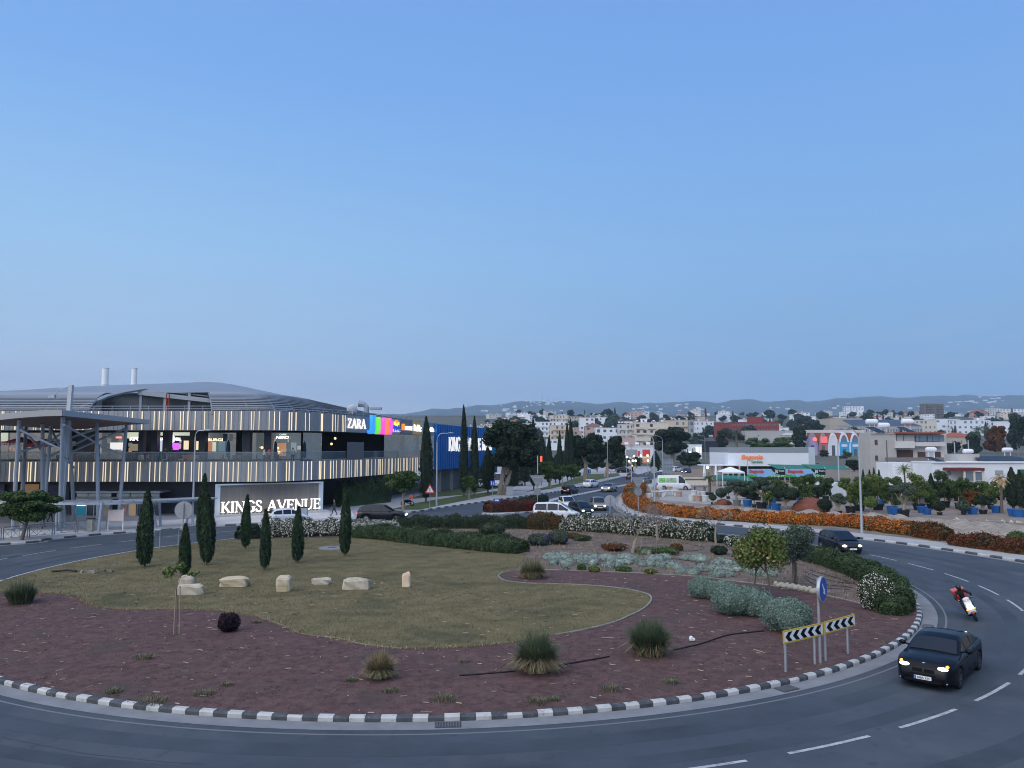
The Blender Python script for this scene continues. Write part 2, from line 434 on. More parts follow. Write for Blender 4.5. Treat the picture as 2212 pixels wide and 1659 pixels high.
for c in range(60):
    i = int(rng.integers(8, 27)); j = int(rng.integers(120, 250))
    if c < 22: j = int(rng.integers(118, 150)); i = int(rng.integers(6, 22))
    for k in range(int(rng.integers(3, 9))):
        p = HV[min(35, i + int(rng.integers(-1, 2))), min(nu - 1, j + int(rng.integers(-2, 3)))] + np.array([rng.uniform(-60, 60), rng.uniform(-60, 60), 0])
        q = HV[i, j]
        mb.cbox((p[0], p[1], p[2] + 4), (rng.uniform(12, 34), 14, rng.uniform(8, 14)))
tag(mb.build('hillside_village', mat('far_white', (.75, .74, .7), .8)), 'tiny white houses scattered over the distant blue hillside', 'village', kind='stuff')
mb = MB()
for u, vt in ((1172, 851), (1185, 858), (1196, 860), (1205, 859), (1012, 868)):
    y = 7000; z0 = H + (HZ - np.interp(u, ru, rv)) / F * y - 10
    mb.tube([((u - CX) / F * y, y, z0), ((u - CX) / F * y, y, H + (HZ - vt) / F * y)], [2.2, 1.0], 5)
    t_ = tag(mb.build('radio_mast', mat('mast', (.2, .2, .22))), 'thin radio mast on the crest of the distant hill', 'mast', 'radio masts on the hill crest'); mb = MB()

# asphalt sheet: the roundabout and its arms
struct(MB().add([(-130, -60, 0), (110, -60, 0), (110, 135, 0), (60, 420, 0.0), (-10, 420, 0.0), (-130, 135, 0)], [(0, 1, 2, 3, 4, 5)]), 'road', M_asph)
def cat(pts, n=8):
    pts = [Vector((p[0], p[1], 0)) for p in pts]; o = []
    for i in range(len(pts) - 1):
        a, b, c, d = pts[max(i - 1, 0)], pts[i], pts[i + 1], pts[min(i + 2, len(pts) - 1)]
        for k in range(n):
            t = k / n
            o.append(.5 * ((2 * b) + (-a + c) * t + (2 * a - 5 * b + 4 * c - d) * t * t + (-a + 3 * b - 3 * c + d) * t ** 3))
    return o + [pts[-1]]
def resample(pts, L):
    o = [pts[0]]; rem = L
    for a, b in zip(pts, pts[1:]):
        d = (b - a).length; pos = 0
        while d - pos >= rem:
            pos += rem; o.append(a.lerp(b, pos / d)); rem = L
        rem -= d - pos
    return o
def kerb(name, line, L, wdt=.22, z1=.15, side=1, mats=None, z0=-.02):
    pts = resample(line, L); mb = MB()
    for i in range(len(pts) - 1):
        a, b = pts[i], pts[i + 1]; g = (b - a) * .012
        a, b = a + g, b - g
        t = (b - a).normalized(); n = Vector((-t.y, t.x, 0)) * side
        mb.m = i % 2
        zz = z1 + rng.normal(0, .004)
        c = .045
        up = Vector((0, 0, 1))
        prof = [(0, z0), (0, zz - c), (c, zz), (wdt, zz), (wdt, z0)]
        vs = [a + n * q + up * z for q, z in prof] + [b + n * q + up * z for q, z in prof]
        fs = [(k, k + 1, k + 6, k + 5) for k in range(4)] + [(0, 1, 2, 3, 4), (9, 8, 7, 6, 5)]
        mb.add(vs, fs)
    return struct(mb, name, mats or [M_kw, M_kb])
def Gs(uv): return [G(u, v) for u, v in uv]
left_line = [Vector((-140, 26, 0)), Vector((-60, 47.5, 0))] + Gs([(0, 1178), (100, 1167), (200, 1157.5), (300, 1150), (400, 1143), (487, 1136.5)]) + [Vector((-14, 81.3, 0)), ] + Gs([(880, 1109.5), (950, 1098.5), (1071, 1081), (1217, 1060), (1337, 1033), (1400, 1020)]) + [Vector((85, 400, 0))]
right_line = [Vector((95, 400, 0))] + Gs([(1440, 1024), (1400, 1041), (1362, 1058), (1340, 1072), (1330, 1086), (1333, 1097), (1350, 1108), (1385, 1117), (1450, 1124), (1555, 1134), (1700, 1148), (1852, 1164), (2000, 1183), (2212, 1216)]) + [Vector((35.2, 40, 0)), Vector((45, 20, 0)), Vector((80, 0, 0))]
LL, RL = cat(left_line), cat(right_line)
kerb('kerb', LL, 1.0, side=1)
kerb('kerb', RL, 1.0, side=1)
def offs(line, d):
    o = []
    for i, p in enumerate(line):
        t = (line[min(i + 1, len(line) - 1)] - line[max(i - 1, 0)]).normalized(); o.append(p + Vector((-t.y, t.x, 0)) * d)
    return o
struct(MB().prism([(p.x, p.y) for p in offs(LL, .2)] + [(60, 405), (-150, 405), (-150, 60)], -.03, .13), 'pavement', M_pave)
struct(MB().prism([(p.x, p.y) for p in offs(RL, .2)] + [(200, 0), (200, 405)], -.03, .13), 'ground', M_earth)
mb = MB(); A, B = offs(RL[10:], .3), offs(RL[10:], 3.0)
mb.strip([p + Vector((0, 0, .136)) for p in A], [p + Vector((0, 0, .136)) for p in B])
struct(mb, 'footpath', M_conc)
# concrete apron along the right kerb and thin lighter line on the asphalt
for nm, ln, d0, d1 in (('gutter', RL[8:], -.45, -.02), ('gutter', LL[:70], -.4, -.02)):
    mb = MB(); mb.strip([p + Vector((0, 0, .006)) for p in offs(ln, d0)], [p + Vector((0, 0, .006)) for p in offs(ln, d1)]); struct(mb, nm, M_gut)

# plaza in front of the shopping centre
struct(MB().prism([(-140, 60), (-60, 66), (-44, 62), (-33, 71.5), (-27, 76.5), (-21, 80.5), (-17, 84), (-19, 92), (-27, 86.8), (-140, 88)], .10, .137), 'plaza', M_plaza)
struct(MB().prism([(-140, 74.5), (-52, 76), (-36, 79), (-31, 82.5), (-33, 86), (-140, 87)], .11, .143), 'plaza_step', mat('plaza_dark', (.33, .33, .335), .6, var=.12, scale=.2))
# grass verges beside the avenue
def gpoly(uv, z): return [(p.x, p.y) for p in (G(u, v, z) for u, v in uv)]
for uv in ([(845, 1100), (905, 1101), (1000, 1082), (1080, 1066), (1075, 1060), (985, 1072), (900, 1086)],
           [(880, 1078), (1010, 1068), (1090, 1052), (1095, 1038), (1000, 1042), (940, 1060)],
           [(1130, 1063), (1175, 1058), (1240, 1046), (1340, 1027), (1336, 1022), (1265, 1024), (1215, 1043), (1160, 1056)],
           [(1080, 1045), (1150, 1040), (1180, 1030), (1130, 1030)]):
    struct(MB().prism(gpoly(uv, .14), .11, .142), 'verge', M_verge)

# central island
ang = np.linspace(0, 2 * math.pi, 240, endpoint=False)
disk = [(C0.x + (RI - .1) * math.cos(a), C0.y + (RI - .1) * math.sin(a)) for a in ang]
struct(MB().prism(disk, -.02, .14), 'mulch_bed', M_mulch)
ring = lambda r, a0, a1, n=400: [Vector((C0.x + r * math.cos(R(a)), C0.y + r * math.sin(R(a)), 0)) for a in np.linspace(a0, a1, n)]
kerb('kerb', ring(RI, -160, -22), .44, .21, .145, 1)
kerb('kerb', ring(RI, -22, 200), .9, .2, .155, 1, [M_conc, M_conc])
mb = MB(); n_ = [Vector((0, 0, .006))] * 400
mb.strip([p + Vector((0, 0, .006)) for p in ring(RI + .62, -175, 5)], [p + Vector((0, 0, .006)) for p in ring(RI + .02, -175, 5)]); struct(mb, 'gutter', M_gut)
mb = MB(); mb.strip([p + Vector((0, 0, .004)) for p in ring(RI + .98, -175, 5)], [p + Vector((0, 0, .004)) for p in ring(RI + .90, -175, 5)]); struct(mb, 'seam_line', mat('seam', (.15, .155, .16), .8))
# worn wheel tracks on the asphalt: slightly darker tyre polished bands
mb = MB()
for r0, r1 in ((26.7, 27.5), (28.3, 28.9), (31.2, 32.0), (33.0, 33.6)):
    mb.strip([p + Vector((0, 0, .0025)) for p in ring(r1, -175, 175)], [p + Vector((0, 0, .0025)) for p in ring(r0, -175, 175)])
struct(mb, 'tyre_tracks', mat('tyre_track', (.047, .058, .070), .75, spec=.2, var=.25, scale=.3, detail=8))
# lane dashes
mb = MB(); CD = Vector((-4.46, 48.11, 0)); da = 4.05 / 30.49; a0_ = math.atan2(*(lambda q: (q.y - CD.y, q.x - CD.x))(G(2064, 1532))); a = a0_ - 24 * da
while a < a0_ + 20 * da:
    A_ = [Vector((CD.x + r * math.cos(t), CD.y + r * math.sin(t), .007)) for r in (30.43, 30.55) for t in np.linspace(a - 2.8 / 30.49, a, 5)]
    mb.strip(A_[5:], A_[:5]); a += da
struct(mb, 'lane_markings', M_mark)
# crack in the near asphalt
mb = MB(); pts = [G(u, v) for u, v in ((0, 1592), (70, 1606), (130, 1618), (200, 1630), (300, 1640), (360, 1646), (450, 1652))]
fine = resample(cat(pts, 6), .12)
fine = [p + Vector((rng.normal(0, .012), rng.normal(0, .012), .005)) for p in fine]
mb.strip([p + Vector((0, .014, 0)) for p in fine], [p - Vector((0, .014, 0)) for p in fine]); struct(mb, 'asphalt_crack', mat('crack', (.05, .055, .06), .9))

LAWN = [(88, 1281), (140, 1284), (172, 1287), (180, 1302), (225, 1313), (300, 1317), (375, 1316), (440, 1317), (500, 1322), (558, 1333), (618, 1354), (653, 1369), (731, 1379), (781, 1391), (868, 1401), (950, 1399), (1037, 1394), (1119, 1387), (1199, 1372), (1274, 1358), (1330, 1343), (1362, 1329), (1388, 1316), (1402, 1304), (1407, 1294), (1404, 1287), (1395, 1282), (1362, 1274), (1312, 1267.5), (1237, 1262.5), (1162, 1261), (1107, 1257), (1086, 1252), (1078, 1246), (1078, 1242), (1087, 1238), (1118, 1228), (1130, 1210), (1137, 1199), (1040, 1192), (960, 1182), (850, 1168), (770, 1163), (650, 1162), (560, 1164), (510, 1166)]
lawnp = gpoly(LAWN, .15)
for k in range(26):
    a = math.atan2(lawnp[-1][1] - C0.y, lawnp[-1][0] - C0.x) if k == 0 else a + R(2.6)
    lawnp.append((C0.x + (RI - .3) * math.cos(a), C0.y + (RI - .3) * math.sin(a)))
    q = lawnp[-1]
    if q[1] < G(88, 1281).y + .6: break
lq = resample([Vector((x, y, 0)) for x, y in lawnp + lawnp[:1]], .22)
lawnp = [(p.x + rng.normal(0, .05) + .07 * math.sin(i * .37), p.y + rng.normal(0, .05) + .07 * math.sin(i * .29 + 1)) for i, p in enumerate(lq[:-1])]
struct(MB().prism(lawnp, .10, .158), 'lawn', M_lawn)
SOIL = [(1087, 1237), (1118, 1233), (1187, 1231), (1337, 1236), (1420, 1240), (1512, 1246), (1585, 1255), (1674, 1266), (1730, 1277), (1787, 1287), (1852, 1302), (1905, 1319)]
soilp = gpoly(SOIL, .15)
a = math.atan2(soilp[-1][1] - C0.y, soilp[-1][0] - C0.x)
for k in range(60):
    a += R(2.4); soilp.append((C0.x + (RI - .3) * math.cos(a), C0.y + (RI - .3) * math.sin(a)))
    if math.degrees(a) > 108: break
soilp += gpoly([(760, 1150), (850, 1165), (960, 1178), (1040, 1188), (1137, 1197), (1120, 1225)], .15)
struct(MB().prism(soilp, .10, .150), 'soil_bed', M_soil)
# pale edging strip between lawn and mulch
def edging(uv, wd=.09, z=.19, m=None, name='edging'):
    ln = cat([G(u, v, .15) for u, v in uv], 5); mb = MB()
    A, B = offs(ln, wd / 2), offs(ln, -wd / 2)
    for i in range(len(ln) - 1):
        mb.add([p + Vector((0, 0, zz)) for p, zz in ((A[i], .1), (A[i], z), (B[i], z), (B[i], .1), (A[i + 1], .1), (A[i + 1], z), (B[i + 1], z), (B[i + 1], .1))], [(0, 1, 5, 4), (1, 2, 6, 5), (2, 3, 7, 6)])
    return struct(mb, name, m or M_conc)
edging([(558, 1333), (618, 1354), (653, 1369), (731, 1379), (781, 1391), (868, 1401)], .05, .17, mat('edge_dull', (.2, .18, .14), .9, var=.3, scale=2))
edging([(1199, 1372), (1274, 1358), (1330, 1343), (1362, 1329), (1388, 1316), (1402, 1304), (1407, 1294), (1404, 1287), (1395, 1282), (1362, 1274), (1312, 1267.5), (1237, 1262.5), (1162, 1261), (1107, 1257), (1086, 1252), (1078, 1246), (1078, 1242), (1087, 1238)], .08, .185, mat('edge_pale', (.24, .225, .19), .9, var=.3, scale=2))
edging(SOIL[1:], .08, .18, mat('edge_pale', (.24, .225, .19), .9, var=.3, scale=2))

# kerbed median of the avenue and the left splitter island
def island_strip(line, wd, name):
    ln = cat(line, 6); A, B = offs(ln, wd / 2), offs(ln, -wd / 2); poly = [(p.x, p.y) for p in A] + [(p.x, p.y) for p in B[::-1]]
    struct(MB().prism(poly, -.02, .13), name, M_pave); kerb('kerb', A, .8, side=-1); kerb('kerb', B, .8, side=1)
island_strip(Gs([(1178, 1086), (1215, 1076), (1262, 1067), (1299, 1059.5), (1364, 1046), (1412, 1036)]), 1.3, 'median')
sp_ = cat(Gs([(1040, 1111), (1100, 1096), (1160, 1086), (1185, 1088), (1180, 1102), (1120, 1110), (1060, 1114), (1040, 1111)]), 5)
struct(MB().prism([(p.x, p.y) for p in sp_[:-1]], -.02, .13), 'splitter_island', M_pave); kerb('kerb', sp_, .8, side=-1)
for ln in ([(1500, 1013), (1452, 1021), (1410, 1025), (1385, 1024)], [(1215, 1010), (1280, 1015), (1330, 1020), (1350, 1022)]): kerb('kerb', cat(Gs(ln), 5), 1.0, side=1)
# ------------------------------------------------------------------ shopping centre
M_band = mat('facade_panel', (.25, .265, .285), .45, .2, var=.06, scale=.4)
M_rib = mat('facade_rib', (.27, .29, .32), .4, .3)
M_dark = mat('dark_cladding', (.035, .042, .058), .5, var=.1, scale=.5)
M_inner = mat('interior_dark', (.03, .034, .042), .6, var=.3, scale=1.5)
M_steel = mat('painted_steel', (.30, .34, .39), .4, .2)
M_white = mat('white_paint', (.72, .73, .74), .5)
M_roof = mat('roof_metal', (.19, .22, .255), .5, .1, var=.05, scale=.3)
M_slat = mat('louvre_slat', (.24, .265, .29), .4, .4)
M_glass = mat('dark_glass', (.035, .05, .06), .05, 0, spec=.8)
M_rail = mat('rail_glass', (.20, .27, .30), .05, spec=.6, alpha=.35)
E_strip = emat('light_strip', (1.0, .82, .54), .92)
E_white = emat('sign_white', (1.0, .98, .95), 2.2)
E_shop = emat('shop_light', (.85, .92, .72), .6)
E_warm = emat('warm_light', (1.0, .66, .30), 1.6)
FPc = [(-130, 84), (-60, 84), (-40, 84), (-27.5, 84), (-24.6, 86), (-22.3, 89.8), (-20.3, 95.5), (-17.5, 105.5), (-14.3, 119.5), (-12.9, 125.5)]
FP = resample(cat(FPc, 12), .4)
FPu = np.array([CX + p.x / (p.y * cp) * F for p in FP])
def fac(u, d=0.0):                        # point on the facade seen at column u, pushed outward by d
    i = np.interp(u, FPu, np.arange(len(FP))); k = min(int(i), len(FP) - 2); p = FP[k].lerp(FP[k + 1], i - k)
    t = (FP[min(k + 2, len(FP) - 1)] - FP[max(k - 1, 0)]).normalized(); n = Vector((t.y, -t.x, 0))
    return p + n * d, t, n
mall = thing('shopping_centre', 'long grey shopping centre with two bands of glowing strips under a louvred curved roof', 'shopping centre', (-40, 84, 0))
def band(name, z0, z1, m, out=0.0, th=.3, line=FP):
    A = offs(line, -out); B = offs(line, th); mb = MB(); up = Vector((0, 0, 1))
    for i in range(len(line) - 1):
        mb.add([A[i] + up * z0, A[i + 1] + up * z0, A[i + 1] + up * z1, A[i] + up * z1, B[i] + up * z0, B[i + 1] + up * z0, B[i + 1] + up * z1, B[i] + up * z1],
               [(0, 1, 2, 3), (3, 2, 6, 7), (1, 0, 4, 5), (4, 7, 6, 5)])
    return mb
def vbar(mb, u, z0, z1, wd, d):
    p, t, n = fac(u, 0); a = t * wd / 2; up = Vector((0, 0, 1))
    q = [p - a - n * .01, p + a - n * .01, p + a + n * d, p - a + n * d]
    mb.add([v + up * z0 for v in q] + [v + up * z1 for v in q], [(3, 2, 1, 0), (4, 5, 6, 7), (0, 1, 5, 4), (1, 2, 6, 5), (2, 3, 7, 6), (3, 0, 4, 7)])
mb = band('', 3.81, 5.98, M_band); mu = band('', 9.39, 11.5, M_band); mb.m = mu.m = 1
u = -60
while u < 905:
    vbar(mb, u, 3.82, 5.97, .05, .05)
    if u < 740: vbar(mu, u + 3, 9.4, 11.49, .05, .05)
    u += rng.uniform(4, 16)
mb.build('facade_band', [M_band, M_rib], mall, world=True); mu.build('facade_band', [M_band, M_rib], mall, world=True)
low = [x * .25 for x in (95, 135, 178, 255, 278, 318, 440, 505, 605, 648, 690, 755, 820, 902, 922, 965, 1030, 1073, 1092, 1113, 1197, 1220, 1305, 1348, 1390, 1452, 1537, 1558, 1600, 1663, 1727, 1750, 1830, 1873, 1937, 1980, 2022, 2065, 2153, 2177)]
low += [518.4 + x * .25 for x in (147, 235, 275, 322, 405, 428, 468, 547, 583, 620, 688, 700, 732, 785, 810, 835, 877, 884, 902, 930, 946, 968, 996, 1004, 1016, 1042, 1052, 1092, 1100, 1110, 1140, 1170, 1196, 1204, 1216, 1232, 1255, 1282, 1290, 1312, 1318, 1342, 1366, 1372, 1390, 1412, 1420, 1440, 1450, 1470, 1490, 1496, 1515, 1522, 1535, 1550)]
upp = [x * .25 for x in (5, 22, 123, 163, 205, 283, 305, 345, 430, 465, 530, 630, 670, 712, 780, 842, 1092, 1135, 1220, 1325, 1368, 1410, 1472, 1553, 1577, 1617, 1680, 1762, 1845, 1887, 1950, 1993, 2078, 2167, 2190)]
upp += [518.4 + x * .25 for x in (160, 247, 291, 335, 418, 440, 477, 557, 592, 697, 706, 795, 820, 842, 880, 892, 905)]
allst = [(u, 0) for u in low] + [(u, 1) for u in upp]
allst.sort(key=lambda a: a[0])
rest = MB()
for i, (u, k) in enumerate(allst):
    one = MB(); wd = .045 if rng.random() > .25 else .065
    if u > 720: wd = .05
    z0, z1 = ((3.83, 5.95), (9.42, 11.45))[k]
    pr_ = .09 if u < 720 else .035
    if i < 100: vbar(one, u, z0, z1, wd, pr_); one.build('light_strip', E_strip, mall, world=True)
    else: vbar(rest, u, z0, z1, wd, pr_)
tag(rest.build('light_strip', E_strip, mall, world=True), kind='stuff')
# ground storey, terrace, back walls, ceilings
def shell(name, z0, z1, d, m, line=FP):
    A = offs(line, d); mb = MB(); up = Vector((0, 0, 1))
    mb.strip([p + up * z0 for p in A], [p + up * z1 for p in A]); return mb.build(name, m, mall, world=True)
IN = [(-130, 84), (-115, 84), (-100, 84), (-85, 84), (-70, 84), (-58, 84), (-48, 84), (-40, 84), (-34.5, 84), (-30, 84.8), (-26, 88), (-24, 92), (-22, 97), (-19, 107), (-15.8, 120.5), (-14.4, 126)]
INL = resample(cat(IN, 12), .5)
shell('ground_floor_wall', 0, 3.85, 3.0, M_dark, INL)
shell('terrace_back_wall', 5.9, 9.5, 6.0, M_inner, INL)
def deck(name, z, m, d0=.25, d1=6.2):
    A, B = offs(FP, d0), offs(INL, d1); n = len(A)
    B = [B[min(len(B) - 1, int(i * len(B) / n))] for i in range(n)]
    mb = MB(); up = Vector((0, 0, z)); mb.strip([p + up for p in A], [p + up for p in B]); mb.build(name, m, mall, world=True)
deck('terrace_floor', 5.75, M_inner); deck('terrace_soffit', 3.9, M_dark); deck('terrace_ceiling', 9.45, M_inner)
A = offs(FP, .5); mb = MB(); mb.strip([p + Vector((0, 0, 5.98)) for p in A], [p + Vector((0, 0, 6.98)) for p in A]); mb.build('glass_balustrade', M_rail, mall, world=True)
mb = MB(); mb.tube([p + Vector((0, 0, 7.0)) for p in offs(FP[::3], .5)], .03, 5); mb.build('handrail', M_steel, mall, world=True)
# columns and shop fronts on the terrace (columns u, depth behind facade)
for u, wd in ((150, 1.0), (165, .9), (282, .7), (312, .8), (338, .9), (418, .8), (518, 1.0), (575, .9), (700, 1.0)):
    p, t, n = fac(u, -2.6); mb = MB(); mb.bar(p + Vector((0, 0, 5.7)), p + Vector((0, 0, 9.45)), wd, wd * .8, t); mb.build('column', M_dark, mall, world=True)
def front(u0, u1, v0, v1, m, dd=-4.6, name='shop_window'):
    p, t, n = fac(u0, dd); q, _, _ = fac(u1, dd)
    if u1 < 640: pass
    d = (p.y + q.y) / 2; za, zb = H + (HZ - v1) / F * d, H + (HZ - v0) / F * d
    p = P(u0, v0, p.y); q = P(u1, v0, q.y)
    mb = MB(); p.z = q.z = 0
    mb.add([p + Vector((0, 0, za)), q + Vector((0, 0, za)), q + Vector((0, 0, zb)), p + Vector((0, 0, zb))] + [v + Vector((0, .12, 0)) for v in (p + Vector((0, 0, za)), q + Vector((0, 0, za)), q + Vector((0, 0, zb)), p + Vector((0, 0, zb)))],
           [(0, 1, 2, 3), (7, 6, 5, 4), (0, 4, 5, 1), (1, 5, 6, 2), (2, 6, 7, 3), (3, 7, 4, 0)])
    return mb.build(name, m, mall, world=True), p, q, za, zb
M_shopglass = mat('shop_glass', (.05, .08, .10), .08, spec=.9, var=.5, scale=.7, emit=.11, ecol=(.65, .75, .8))
for u0, u1 in ((-40, 20), (22, 60), (62, 105), (110, 148), (172, 210), (212, 270), (440, 510), (524, 570), (580, 650), (655, 695), (830, 905)):
    front(u0, u1, 935, 992, M_shopglass, -5.2)
front(2, 16, 935, 953, E_shop, -5.0); front(275, 305, 934, 947, E_shop, -5.0); front(346, 409, 934, 941, E_shop, -5)
front(238, 265, 956, 971, emat('menu_board', (.95, .93, .9), .9), -5.0); front(280, 302, 959, 974, emat('menu_dim', (.55, .48, .33), .35), -5.0)
front(346, 362, 950, 975, emat('menu_blue', (.75, .85, .95), .7), -4.9); front(365, 386, 957, 972, emat('menu_purple', (.62, .12, .95), 1.3), -4.8)
front(397, 407, 952, 971, emat('menu_cream', (1, .82, .55), .9), -4.9); front(424, 428, 953, 972, emat('menu_cream2', (1, .8, .5), 1.0), -4.9)
front(450, 458, 953, 975, emat('poster_rust', (.75, .34, .2), .5), -4.9); front(459, 466, 955, 975, E_shop, -4.9)
front(590, 618, 957, 985, emat('cafe_glow', (.9, .5, .28), .35), -4.8); front(629, 640, 956, 975, emat('cafe_blue', (.45, .55, .6), .4), -4.8)
front(352, 361, 937, 955, mat('teal_lamp', (.02, .16, .22), .3), -4.3, 'hanging_lamp'); front(482, 491, 937, 953, mat('teal_lamp', (.02, .16, .22), .3), -4.3, 'hanging_lamp')
front(472, 486, 953, 975, emat('screen_blue', (.25, .4, .5), .4), -4.9); front(750, 786, 955, 994, mat('door_grey', (.12, .12, .13)), -2, 'service_door')
for u, v in ((340, 935), (566, 967), (600, 968), (598, 975), (692, 947), (724, 947), (716, 959), (603, 977)):
    p = P(u, v, fac(u)[0].y + 3.0); mb = MB(); mb.ell(p, (.16, .16, .16), 8, 5); mb.build('pendant_lamp', E_warm, mall, world=True)
for k in range(34):                       # dim displays, lamps and menu screens deep in the shops
    u_ = float(rng.uniform(-20, 655)); w_ = float(rng.uniform(2, 8)); v_ = float(rng.uniform(939, 978)); c_ = [(.9, .7, .45), (.6, .75, .8), (.8, .45, .3), (.55, .6, .65), (.95, .9, .8)][k % 5]
    front(u_, u_ + w_, v_, min(990, v_ + rng.uniform(2, 12)), emat('display_%d' % (k % 10), c_, .10 + .05 * (k % 10)), -5.05 - .004 * k, 'display')
def fsign(s, u0, u1, v0, v1, m, dd, bold=0.0, shear=0):
    p, t, n = fac(u0, dd); q, _, _ = fac(u1, dd); d = (p.y + q.y) / 2
    a, b = P(u0, v0, p.y), P(u1, v0, q.y)
    return text_on(mall, s, a, b, H + (HZ - v1) / F * d, H + (HZ - v0) / F * d, m, bold=bold, shear=shear)
fsign('KFC', 281, 303, 945, 952, E_white, -4.4, .02); fsign('TACO', 346, 362, 945.5, 951.5, E_white, -4.4, .02); fsign('BELL', 376, 392, 945.5, 951.5, E_white, -4.4, .02)
fsign('BURGER', 449, 492, 947, 953, emat('sign_cream', (1, .86, .6), 1.5), -4.4, .02)
fsign('CAFFE', 604, 619, 937, 940.5, emat('sign_green', (.7, 1, .75), 1.3), -3.6); fsign('NERO', 597, 624, 942, 948, E_white, -3.6, .03)
p, _, _ = fac(369, -4.4); mb = MB(); mb.M = Matrix.Translation(P(369.5, 948.5, p.y)); mb.lathe([(0.001, -.04), (.48, -.04), (.48, .04), (.001, .04)], 16, axis='y'); mb.build('round_emblem', emat('sign_pale', (.9, .88, 1), 1.4), mall, world=True)
front(250, 262, 943, 947, emat('sign_red', (1, .35, .35), 1.2), -4.4, 'shop_sign')
# signs on the receding upper band
serif_sign(mall, 'ZARA', fac(747.5, .12)[0] + Vector((0, 0, 9.9)), fac(787.5, .12)[0] + Vector((0, 0, 9.9)), 1.2, emat('zara_white', (1, .98, .95), 1.1), .08)
jc = [(790, 803, 'J', (.05, .35, 1)), (801, 814, 'U', (.15, .85, .08)), (811.5, 826, 'M', (1, .12, .62)), (824, 834, 'B', (1, .30, .02)), (831.5, 841, 'O', (.95, .12, .75))]
for u0, u1, c, col in jc:
    a, _, _ = fac(u0, .14); b, _, _ = fac(u1, .14)
    text_on(mall, c, a, b, 9.25, 11.75 if c == 'J' else 11.55, emat('jumbo_' + c, col, .85), name='letter', bold=.05, ext=.2)
def plate(u0, u1, z0, z1, m, d=.16, name='sign_panel'):
    a, t, n = fac(u0, 0); b, _, _ = fac(u1, 0); up = Vector((0, 0, 1)); mb = MB()
    q = [a, b, b + n * d, a + n * d]
    mb.add([v + up * z0 for v in q] + [v + up * z1 for v in q], [(3, 2, 1, 0), (4, 5, 6, 7), (0, 1, 5, 4), (1, 2, 6, 5), (2, 3, 7, 6), (3, 0, 4, 7)])
    return mb.build(name, m, mall, world=True)
plate(841.5, 861.5, 9.45, 11.45, mat('sign_plate_grey', (.42, .45, .48), .5)); plate(863, 888, 9.45, 11.45, mat('sign_plate_dark', (.16, .19, .23), .5))
plate(890, 908, 9.45, 11.45, mat('sign_plate_tan', (.36, .25, .11), .5, emit=.12, ecol=(.7, .5, .2))); plate(909, 922, 9.5, 11.4, mat('sign_plate_pale', (.4, .5, .56), .5)); plate(923, 936, 9.45, 11.4, M_band)
E_y = emat('sign_yellow', (1, .75, .1), 1.3); E_o = emat('sign_orange', (1, .2, .03), 1.4); E_b = emat('sign_blue', (.03, .08, .6), .8)
for k, (u, z, m) in enumerate(((845.5, 10.2, E_b), (848.5, 10.35, E_b), (851, 10.3, E_b), (854, 10.35, E_b), (857, 10.2, E_b), (848, 10.9, E_y), (851.5, 11.15, E_o), (855, 10.9, E_y), (851.5, 10.65, E_y))):
    p, t, n = fac(u, .2); mb = MB(); mb.bar(p + Vector((0, 0, z - .45 if m is E_b else z - .22)), p + Vector((0, 0, z + .22)), .55, .1, t); mb.build('emblem', m, mall, world=True)
text_on(mall, 'KINGS', fac(844, .3)[0], fac(859.5, .3)[0], 9.7, 10.1, emat('sign_lblue', (.75, .85, 1), 1.0))
text_on(mall, 'ΣΚΛΑΒΕΝΙΤΗΣ', fac(867.5, .18)[0], fac(887.5, .18)[0], 10.05, 10.62, E_white, bold=.015)
p, t, n = fac(865, .2); mb = MB(); mb.bar(p + Vector((0, 0, 10.0)), p + Vector((0, 0, 10.9)), .9, .08, t); mb.build('emblem', E_o, mall, world=True)
text_on(mall, 'Public', fac(891, .18)[0], fac(907, .18)[0], 9.95, 10.95, E_white, bold=.02)
text_on(mall, 'Bershka', fac(918, .2)[0], fac(935.5, .2)[0], 10.0, 10.75, E_white, bold=.02)
# blue ribbed end block with its sign
a, b = Vector((-12.7, 125.6, 0)), Vector((-2.0, 166, 0)); t = (b - a).normalized(); n = Vector((t.y, -t.x, 0)); L = (b - a).length
cols = [S(20, 98, 168), S(18, 96, 172), S(16, 100, 172), S(12, 108, 168), S(10, 122, 142), S(12, 128, 100)]
ms = [mat('blue_panel_%d' % i, c, .4, .1) for i, c in enumerate(cols)]
mb = MB(); s = 0; k = 0; up = Vector((0, 0, 1))
while s < L:
    e = min(L, s + .55); d = .5 + (.12 if k % 2 else 0); mb.m = 0 if s < L * .45 else min(5, int((s / L - .45) / .11) + 1)
    q = [a + t * s, a + t * e, a + t * e + n * d, a + t * s + n * d]
    mb.add([v + up * 3.85 for v in q] + [v + up * 11.25 for v in q], [(3, 2, 1, 0), (4, 5, 6, 7), (0, 1, 5, 4), (1, 2, 6, 5), (2, 3, 7, 6), (3, 0, 4, 7)])
    s = e; k += 1
mb.build('blue_cladding', ms, mall, world=True)
p0 = a + n * .66; serif_sign(mall, 'KINGS AVENUE MALL', p0 + t * 5.2 + up * 6.9, p0 + t * 31 + up * 6.9, 2.3, emat('mall_white', (1, .98, .95), .75), .12)
mb = MB(); q = [a - n * 1.2, b - n * 1.2]; mb.add([q[0], q[1], q[1] + up * 3.9, q[0] + up * 3.9], [(0, 1, 2, 3)]); mb.build('loading_bay_wall', mat('grey_render', (.16, .165, .17), .8, var=.1, scale=.6), mall, world=True)
mb = MB()
for s in (3, 9, 15, 22, 30): p = a + t * s - n * .1; mb.bar(p, p + up * 3.85, .5, .5)
mb.build('loading_bay_piers', mat('pier', (.22, .23, .24), .8), mall, world=True)
